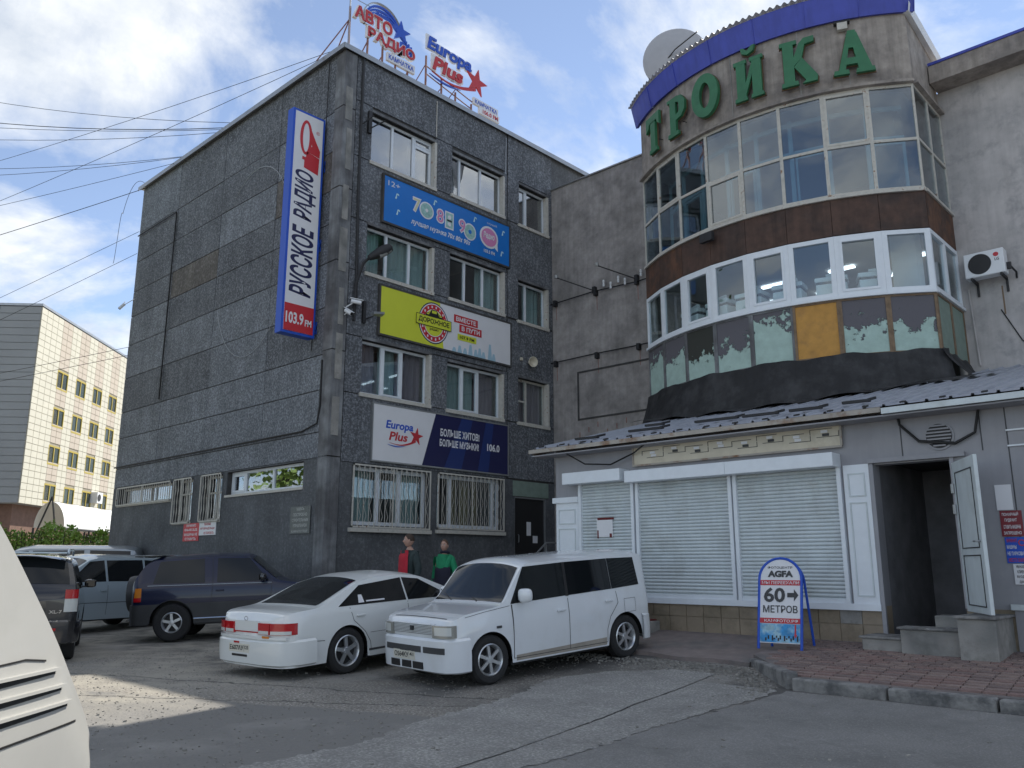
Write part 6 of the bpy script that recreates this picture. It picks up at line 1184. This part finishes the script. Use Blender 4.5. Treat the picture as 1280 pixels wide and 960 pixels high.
# 3: small navy off-roader with spare wheel on the tail door
def offroad():
    x0, y0 = -.62, -10.9; hd_ = Vector((.62, .785)).normalized(); yaw = atan2(hd_.y, hd_.x); r = Vector((hd_.y, -hd_.x)); ce = Vector((x0, y0)) - r * .73 + hd_ * 1.12
    c = Car('off_roader', 'small navy off-roader with a covered spare wheel on its tail', (ce.x, ce.y, G(ce.y) - .0), yaw, atan2(G(y0 + 1.7) - G(y0), 2.2), 3.9, 1.69,
     [(-1.94, .95), (-1.92, 1.1), (-1.66, 1.58), (-1.5, 1.65), (-.5, 1.69), (.2, 1.67), (.35, 1.62), (.86, 1.13), (.95, 1.09), (1.6, .99), (1.88, .86), (1.95, .6)],
     [(-1.95, 1.06), (.8, 1.04), (1.5, .94), (1.81, .7)], .33, (1.1, -1.12), .42, 'carnavy', tumble=.3, d=.28, n=3.4, nr=4.2, tyrer=.36, rimr=.2, spokes=5, lowmat='clad', lowz=.72, crown=.42)
    for sg in (1, -1):
        c.patch(sg, [(.72, 1.09), (-.28, 1.1), (-.3, 1.57), (.32, 1.55)], 'side_window', 'carglass'); c.patch(sg, [(-.52, 1.1), (-1.5, 1.12), (-1.4, 1.54), (-.56, 1.57)], 'side_window', 'carglass')
        c.line(sg, [(-.4, 1.6), (-.36, 1.06), (-.38, .75), (-.42, .42)]); c.line(sg, [(.78, 1.04), (.74, .4)]); c.line(sg, [(.78, 1.05), (-1.6, 1.08)], m='carsilver', w=.006, name='silver_belt_line'); c.handle(sg, -.22, .94); c.patch(sg, [(1.25, .86), (1.17, .86), (1.17, .89), (1.25, .89)], 'side_marker', 'lensy', off=.012)  # includes a thin silver line along the belt, under the side windows
        l = c.patch(sg, [(-1.7, .78), (-1.84, .78), (-1.82, 1.04), (-1.7, 1.04)], 'tail_light', 'lensy', off=.02); c.patch(sg, [(-1.7, .78), (-1.84, .78), (-1.84, .86), (-1.7, .86)], 'brake_lamp', 'lens', off=.024, par=l)
        MB().tube([(-.7, sg * .84, .42), (.6, sg * .84, .42)], .02).build('side_step', 'chrome', c.t, local=True)
    c.top_patch(-1.86, -1.58, 'rear_window', 'carglass', .86, .9); c.top_patch(.38, .84, 'windshield', 'carglass', .93, .95); c.mirror(.62, 1.12, 'carblack')
    MB().box(-1.92, -1.4, -.6, .6, 1.65, 1.68).build('roof_spoiler', 'carblack', c.t, local=True, bevel=.01)
    MB().lathe([(0, .22), (.26, .22), (.35, .2), (.365, .15), (.365, .02), (.3, -.02)], (-1.96, .12, .92), (-1, 0, 0), 32).build('spare_wheel_cover', 'clad', c.t, local=True, smooth=True)
    fr = FR((-2.185, .12, .92), (0, -1, 0)); text('RAV4', fr, -.22, .22, -.06, .06, 'cover_lettering', 'signwhite', c.t, d=.0, bold=.04, local=True); q = MB(); ringpoly(q, fr, 0, .18, .08, .07, .015, 0, .006, 16); ringpoly(q, fr, 0, .18, .035, .06, .012, 0, .006, 12); q.build('cover_emblem', 'signwhite', c.t, local=True)
    q = MB(); q.prism([(-.16, -.2), (.16, -.2), (.04, -.12), (-.02, -.16)], fr, 0, .006); q.build('cover_mountains', 'signwhite', c.t, local=True)
    MB().tube([(-2.03, -.5, .42), (-2.08, 0, .42), (-2.03, .5, .42)], .025).build('rear_bar', 'chrome', c.t, local=True); MB().tube([(-1.9, .1, 1.22), (-1.76, -.3, 1.42)], .014, 6).build('rear_wiper', 'black', c.t, local=True)
offroad()
# 4: black off-roader at the left, tail towards camera
ce = o2l(-8.5, 15.0); yaw = radians(43.2 + 90 + 25)
c = Car('off_roader', 'black off-roader at the left, tail lamp glowing red', (ce.x, ce.y, 0), yaw, 0, 4.1, 1.8,
 [(-2.0, .95), (-1.98, 1.1), (-1.72, 1.6), (-1.5, 1.66), (-.5, 1.69), (.3, 1.66), (.5, 1.6), (1.0, 1.13), (1.1, 1.09), (1.8, .99), (2.0, .86), (2.05, .6)],
 [(-2.05, 1.06), (.8, 1.04), (1.6, .94), (2.05, .7)], .3, (1.25, -1.25), .41, 'carblack', tumble=.3, d=.26, nr=4.5, tyrer=.36, rimr=.21, spokes=5, crown=.42)
for sg in (1, -1):
    c.patch(sg, [(.8, 1.09), (-.2, 1.1), (-.2, 1.55), (.42, 1.54)], 'side_window', 'carglass'); c.patch(sg, [(-.26, 1.1), (-1.6, 1.12), (-1.5, 1.52), (-.26, 1.55)], 'side_window', 'carglass'); c.line(sg, [(-.22, 1.06), (-.25, .36)])
    MB().tube([(-1.5, sg * .66, 1.66), (-1.4, sg * .66, 1.74), (.1, sg * .66, 1.75), (.2, sg * .66, 1.67)], .02).build('roof_rail', 'carsilver', c.t, local=True)
    l = c.end(*sorted((sg * .7, sg * .885)), .78, 1.12, False, 'lensw', 'tail_light', .02); c.end(*sorted((sg * .7, sg * .885)), .98, 1.12, False, 'lens', 'brake_lamp', .026, par=l, thick=.02); c.end(*sorted((sg * .42, sg * .62)), .5, .54, False, 'lens', 'fog_lamp', .055)
c.top_patch(-1.92, -1.66, 'rear_window', 'carglass', .9, .92); c.wrapbump(False, .3, .66, 'carblack', .05, .5); MB().box(-1.95, -1.5, -.66, .66, 1.67, 1.7).build('roof_spoiler', 'carsilver', c.t, local=True, bevel=.01)
MB().lathe([(0, .2), (.24, .2), (.33, .18), (.345, .12), (.345, .0)], (-2.0, .1, .9), (-1, 0, 0), 28).build('spare_wheel_cover', 'carblack', c.t, local=True, smooth=True)
fr = FR((-2.08, -.5, .76), (0, -1, 0)); text('XL-7', fr, .0, .18, 0, .05, 'model_lettering', 'chrome', c.t, bold=.03, local=True); text('4x4', fr, -.0, .14, -.14, -.1, 'model_lettering', 'chrome', c.t, bold=.03, local=True)
c.mirror(.72, 1.12, 'carblack')
# 5: silver blue estate facing left
ce = o2l(-9.9, 19.9); yaw = radians(43.2) + atan2(-.9, -.5)
c = Car('estate_car', 'pale blue silver estate facing left between two off-roaders', (ce.x, ce.y, .05), yaw, 0, 4.5, 1.78,
 [(-2.25, .9), (-2.2, 1.3), (-2.0, 1.62), (-1.7, 1.68), (.2, 1.7), (.45, 1.64), (1.25, 1.12), (1.35, 1.06), (2.0, .93), (2.2, .8), (2.25, .6)],
 [(-2.25, 1.05), (.9, 1.0), (1.7, .9), (2.25, .66)], .26, (1.38, -1.35), .37, 'carsilver', tumble=.3, d=.32, tyrer=.33, rimr=.21, spokes=5, crown=.42)
for sg in (1, -1):
    c.patch(sg, [(1.0, 1.07), (.1, 1.08), (.1, 1.55), (.46, 1.52)], 'side_window', 'carglass'); c.patch(sg, [(.04, 1.08), (-.9, 1.08), (-.9, 1.56), (.04, 1.55)], 'side_window', 'carglass'); c.patch(sg, [(-.96, 1.08), (-1.9, 1.1), (-1.8, 1.52), (-.96, 1.56)], 'side_window', 'carglass'); c.line(sg, [(1.02, 1.0), (1.0, .35)]); c.line(sg, [(.06, 1.0), (.06, .35)]); c.line(sg, [(-.95, 1.0), (-.98, .4)]); c.line(sg, [(1.0, .62), (-.95, .62)], w=.012, name='side_moulding', m='clad'); c.handle(sg, .18, .88); c.handle(sg, -.8, .9)
    c.end(*sorted((sg * .5, sg * .83)), .68, .8, True, 'head', 'headlight', .02)
c.top_patch(.5, 1.3, 'windshield', 'carglass', .92, .95); c.mirror(1.0, 1.08, 'carsilver', (.09, .12, .1)); c.wrapbump(True, .24, .6, 'carsilver', .04, .5); MB().box(-2.35, -1.75, -.6, .6, 1.655, 1.69).build('roof_spoiler', 'carsilver', c.t, local=True, bevel=.012)
# 6: grey minivan behind
ce = o2l(-13.0, 24.3); yaw = radians(43.2) + atan2(-.25, -.97)
c = Car('minivan', 'light grey minivan with dark windows parked farthest back', (ce.x, ce.y, .1), yaw, 0, 4.7, 1.8,
 [(-2.35, .9), (-2.33, 1.4), (-2.2, 1.88), (-1.9, 1.95), (.5, 1.96), (.9, 1.88), (1.8, 1.2), (1.95, 1.1), (2.25, .95), (2.35, .7)],
 [(-2.35, 1.15), (.9, 1.1), (1.8, 1.0), (2.35, .8)], .26, (1.5, -1.4), .37, 'cargrey', tumble=.2, d=.3, tyrer=.33, rimr=.2, spokes=5, crown=.4)
for sg in (1, -1):
    c.patch(sg, [(1.45, 1.2), (.55, 1.22), (.55, 1.78), (.85, 1.74)], 'side_window', 'carglass'); c.patch(sg, [(.45, 1.22), (-.85, 1.24), (-.85, 1.8), (.45, 1.78)], 'side_window', 'carglass'); c.patch(sg, [(-1.0, 1.24), (-2.1, 1.26), (-2.05, 1.78), (-1.0, 1.8)], 'side_window', 'carglass'); c.line(sg, [(.5, 1.15), (.5, .35)]); c.line(sg, [(-.92, 1.15), (-.92, .4)])
    c.end(*sorted((sg * .5, sg * .83)), .7, .85, True, 'head', 'headlight', .02)
c.top_patch(.95, 1.85, 'windshield', 'carglass', .92, .95); c.mirror(1.4, 1.2, 'cargrey')
# 7: cream van in the near left corner: raked tail, louvred side
def van():
    ce = o2l(-2.72, 2.06); yaw = radians(43.2 + 90 + 180)  # nose towards the camera side, tail away
    c = Car('cream_van', 'cream van cut off by the left edge, three dark side louvres', (ce.x, ce.y, 0), yaw, 0, 4.4, 1.5,
     [(-2.2, .6), (-2.17, .7), (-1.68, 1.27), (-1.27, 1.73), (-1.06, 1.95), (-.9, 2.05), (1.2, 2.05), (1.5, 1.95), (2.1, 1.1), (2.2, .8)],
     [(-2.2, .55), (-2.1, .75), (-1.75, 1.1), (-1.4, 1.2), (1.4, 1.15), (2.2, .75)], .24, (1.4, -1.0), .38, 'carcream', tumble=.06, d=.12, nr=5, tyrer=.32, rimr=.2, spokes=5, crown=.35, group=None, cat='van', sw=.09)
    return c
c = van()
for k, (xa, xb, z) in enumerate(((-1.74, -.4, 1.03), (-1.8, -.4, .955), (-1.86, -.4, .88))):
    c.patch(1, [(xb, z - .014), (xa, z + .008), (xa + .01, z + .022), (xb, z + .03)], 'louvre_slot', 'black', off=.004, nu=16); c.patch(1, [(xb, z + .032), (xa - .02, z + .022), (xa - .02, z + .034), (xb, z + .045)], 'louvre_lip', 'carcream', off=.02, nu=16)
c.line(1, [(-.4, 1.1), (-1.5, 1.12), (-1.66, 1.1)], w=.008, name='panel_crease'); c.line(1, [(-.4, .8), (-1.95, .81)], w=.01, name='panel_crease'); c.patch(1, [(1.1, 1.2), (.1, 1.2), (.1, 1.75), (1.0, 1.72)], 'side_window', 'carglass'); c.end(-.7, .7, .3, .5, False, 'clad', 'bumper', .04)
# ------------------------------------------------------------------ PEOPLE
def skinm(name, nodes, edges, m, par, sub=2, smoothit=True):
    """nodes: {id:(x,y,z,rx,ry)}; a Skin-modifier surface baked to one mesh"""
    ids = list(nodes); me = bpy.data.meshes.new(name); me.from_pydata([nodes[i][:3] for i in ids], [(ids.index(a), ids.index(b)) for a, b in edges], []); o = bpy.data.objects.new(name, me); COL.objects.link(o)
    sk = o.modifiers.new('s', 'SKIN'); sk.use_smooth_shade = True
    if not me.skin_vertices: 
        bm = bmesh.new(); bm.from_mesh(me); bm.verts.layers.skin.verify(); bm.to_mesh(me); bm.free()
    for k, i in enumerate(ids): v = me.skin_vertices[0].data[k]; v.radius = nodes[i][3:5]; v.use_root = (k == 0)
    ss = o.modifiers.new('d', 'SUBSURF'); ss.levels = sub; ss.render_levels = sub
    dg = bpy.context.evaluated_depsgraph_get(); dg.update(); me2 = bpy.data.meshes.new_from_object(o.evaluated_get(dg)); bpy.data.objects.remove(o)
    me2.materials.clear(); return mk(name, me2, m, par, smooth=True)
def person(name, label, loc, yaw, h, hairm, jacket, trousers, shirt, headyaw=0, armsdown=True, lower=None, opening=False, bag=False):
    t = thing(name, label, 'person', loc, yaw); k = h / 1.8
    S_ = lambda d: {a: tuple(c_ * k for c_ in b) for a, b in d.items()}
    # facing +x local, left = +y
    body = {'pel': (0, 0, .98, .13, .15), 'bel': (.01, 0, 1.12, .12, .15), 'che': (0, 0, 1.32, .12, .165), 'upc': (-.01, 0, 1.45, .075, .1), 'nk': (.0, 0, 1.53, .055, .058), 'nk2': (.015, 0, 1.58, .052, .054)}
    E_ = [('pel', 'bel'), ('bel', 'che'), ('che', 'upc'), ('upc', 'nk'), ('nk', 'nk2')]
    for s_, q in (('l', 1), ('r', -1)):
        body.update({s_ + 'hip': (0, q * .1, .9, .09, .095), s_ + 'kn': (.02, q * .12, .5, .06, .06), s_ + 'an': (-.02, q * .13, .09, .042, .042), s_ + 'to': (.13, q * .15, .04, .035, .045),
                     s_ + 'sh': (-.01, q * .165, 1.41, .045, .045), s_ + 'el': (-.03, q * .255, 1.14, .035, .035), s_ + 'wr': (.06, q * .25, .88, .028, .032), s_ + 'pa': (.08, q * .245, .82, .022, .036)})
        E_ += [('pel', s_ + 'hip'), (s_ + 'hip', s_ + 'kn'), (s_ + 'kn', s_ + 'an'), (s_ + 'an', s_ + 'to'), ('upc', s_ + 'sh'), (s_ + 'sh', s_ + 'el'), (s_ + 'el', s_ + 'wr'), (s_ + 'wr', s_ + 'pa')]
        for i in range(4):
            f_ = .1 + .012 * i; ln = (.062, .07, .066, .05)[i]; y0 = q * (.245); x0 = .108 - .02 * i
            body.update({f'{s_}f{i}a': (x0, y0, .785, .0095, .0095), f'{s_}f{i}b': (x0 + .004, y0 - q * .01, .785 - ln * .55, .009, .009), f'{s_}f{i}c': (x0 + .0, y0 - q * .03, .785 - ln, .008, .008)})
            E_ += [(s_ + 'pa', f'{s_}f{i}a'), (f'{s_}f{i}a', f'{s_}f{i}b'), (f'{s_}f{i}b', f'{s_}f{i}c')]
        body.update({s_ + 't1': (.12, y0 - q * .015, .84, .011, .011), s_ + 't2': (.135, y0 - q * .03, .8, .009, .009)}); E_ += [(s_ + 'wr', s_ + 't1'), (s_ + 't1', s_ + 't2')]
    skinm('body', S_(body), E_, 'skin', t, 1)
    # head sculpted from one surface
    R_ = Matrix.Rotation(headyaw, 3, 'Z'); hc = Vector((.02, 0, 1.685)) * k
    def head(i, j, infl=0.0):
        a = 2 * pi * i; p = pi * j; x, y, z = sin(p) * cos(a), sin(p) * sin(a), cos(p); X, Y, Z_ = x * .098, y * .076, z * .122
        if z < 0: X *= 1 - .18 * (-z) ** 1.5; Y *= 1 - .32 * (-z) ** 1.4; X += .012 * (-z) if x > 0 else .014 * z * -1
        if x > 0:
            X -= .012 * math.exp(-((z - .12) / .14) ** 2) * math.exp(-((abs(y) - .38) / .2) ** 2)
            X += .028 * math.exp(-((z + .14) / .16) ** 2) * math.exp(-(y / .13) ** 2); X += .008 * math.exp(-((z + .52) / .09) ** 2) * math.exp(-(y / .3) ** 2); X += .009 * math.exp(-((z + .85) / .14) ** 2) * math.exp(-(y / .35) ** 2); X += .006 * math.exp(-((z - .25) / .07) ** 2)
        v = Vector((X, Y, Z_)); return hc + R_ @ (v * k * (1 + infl))
    MB().grid(head, 56, 40).build('head', 'skin', t, local=True, smooth=True)
    hp = lambda i, j: head(i, j)
    def hairf(i, j):
        a = 2 * pi * i; fr_ = max(0, cos(a)); lim = .53 - .29 * fr_ ** .7 ; jj = j * lim; v = head(i, jj) - hc; return hc + v * (1.075 + .012 * sin(i * 90) * sin(j * 30)) * (1 if j < .96 else .95)
    MB().grid(hairf, 60, 16).build('hair', hairm, t, local=True, smooth=True)
    for q in (1, -1):
        e = hc + R_ @ (Vector((.083, q * .031, .016)) * k); ey = MB().grid(lambda i, j: e + Vector((.011 * k * sin(pi * j) * cos(2 * pi * i), .014 * k * sin(pi * j) * sin(2 * pi * i), .008 * k * cos(pi * j))), 12, 8).build('eye', 'eye', t, local=True, smooth=True)
        MB().grid(lambda i, j: e + R_ @ (Vector((.008 + .004 * sin(pi * j) * cos(2 * pi * i), .006 * sin(pi * j) * sin(2 * pi * i), .006 * cos(pi * j))) * k), 10, 6).build('iris', 'black', ey, local=True)
        c_ = hc + R_ @ (Vector((.094, q * .032, .036)) * k); MB().obox(c_, R_ @ Vector((.002, 0, 0)), R_ @ Vector((-.002, .017, 0)), (0, 0, .003)).build('eyebrow', hairm, t, local=True)
        e2 = hc + R_ @ (Vector((-.005, q * .078, -.01)) * k); MB().grid(lambda i, j: e2 + R_ @ (Vector((.018 * sin(pi * j) * cos(2 * pi * i), q * .01 * sin(pi * j) * sin(2 * pi * i) + 0, .032 * cos(pi * j))) * k), 12, 8).build('ear', 'skin', t, local=True, smooth=True)
    c_ = hc + R_ @ (Vector((.097, 0, -.065)) * k); MB().obox(c_, R_ @ Vector((.003, 0, 0)), R_ @ Vector((0, .022, 0)), (0, 0, .005)).build('mouth', 'lip', t, local=True, bevel=.003)
    # clothing as looser skins
    tr = {n_: body[n_] for n_ in ('pel', 'lhip', 'lkn', 'lan', 'rhip', 'rkn', 'ran')}; tr = {a: b[:3] + (b[3] + .02, b[4] + .02) for a, b in tr.items()}
    skinm('trousers', S_(tr), [('pel', 'lhip'), ('lhip', 'lkn'), ('lkn', 'lan'), ('pel', 'rhip'), ('rhip', 'rkn'), ('rkn', 'ran')], trousers, t)
    for q in ('l', 'r'): a = Vector(body[q + 'an'][:3]) * k; MB().grid(lambda i, j: a + Vector((.05 + .14 * cos(2 * pi * i) * sin(pi * j), .052 * sin(2 * pi * i) * sin(pi * j), -.045 + .045 * cos(pi * j))) * k, 16, 8).build('shoe', 'black', t, local=True, smooth=True)
    jk = {n_: body[n_] for n_ in ('che', 'bel', 'upc', 'lsh', 'lel', 'lwr', 'rsh', 'rel', 'rwr')}; jk = {a: b[:3] + (b[3] + .034, b[4] + .034) for a, b in jk.items()}; jk['lsh'] = (-.01, .165, 1.41, .085, .08); jk['rsh'] = (-.01, -.165, 1.41, .085, .08); jk['lel'] = (-.03, .255, 1.14, .072, .072); jk['rel'] = (-.03, -.255, 1.14, .072, .072); jk['hem'] = (.0, 0, .92, .155, .185); jk['upc'] = (-.01, 0, 1.44, .11, .14); jk['lwr'] = (.055, .25, .9, .045, .045); jk['rwr'] = (.055, -.25, .9, .045, .045); jk['col'] = (-.0, 0, 1.52, .075, .078)
    skinm('jacket', S_(jk), [('che', 'bel'), ('bel', 'hem'), ('che', 'upc'), ('upc', 'col'), ('upc', 'lsh'), ('lsh', 'lel'), ('lel', 'lwr'), ('upc', 'rsh'), ('rsh', 'rel'), ('rel', 'rwr')], jacket, t)
    return t, k
y1_ = o2l(-2.0, 16.6); t, k = person('person', 'tall man in red shirt and open dark jacket, looking left', (y1_.x, y1_.y, G(y1_.y)), radians(43.2 + 180 + 42), 1.86, 'hair', 'darkjacket', 'jeans', 'redshirt', headyaw=radians(-38))
def front(i, j, w=.085, r=.19, z0=.9, z1=1.5): a = -w * 9 * (2 * i - 1); z = z0 + (z1 - z0) * j; rr_ = r - .02 * abs(j - .45) - (.03 if j > .85 else 0); return Vector((rr_ * cos(a) + .012, (rr_ + .03) * sin(a), z)) * k
MB().grid(front, 12, 12).build('shirt', 'redshirt', t, local=True, smooth=True)
y2_ = o2l(-1.32, 16.7); t, k = person('person', 'shorter man in green and navy jacket holding something blue', (y2_.x, y2_.y, G(y2_.y)), radians(43.2 + 180 + 62), 1.68, 'hair2', 'greenjacket', 'jeans', 'greenjacket', headyaw=radians(10))
MB().grid(lambda i, j: front(i, j, .13, .185, .86, 1.3), 12, 10).build('jacket_front', 'navyjacket', t, local=True, smooth=True)
MB().tube([Vector((.07 * cos(a), .08 * sin(a), 1.545 + .012 * cos(a))) * k for a in [2 * pi * q / 16 for q in range(17)]], .028, 8).build('collar', 'navyjacket', t, local=True, smooth=True)
tag(MB().obox(Vector((y2_.x, y2_.y, G(y2_.y) + .72)) + Vector((-.12, -.28, 0)), (.09, .05, 0), (-.03, .06, 0), (0, 0, .1)).build('blue_bag', 'bag', bevel=.03), 'small blue bag held low by the shorter man', 'bag')
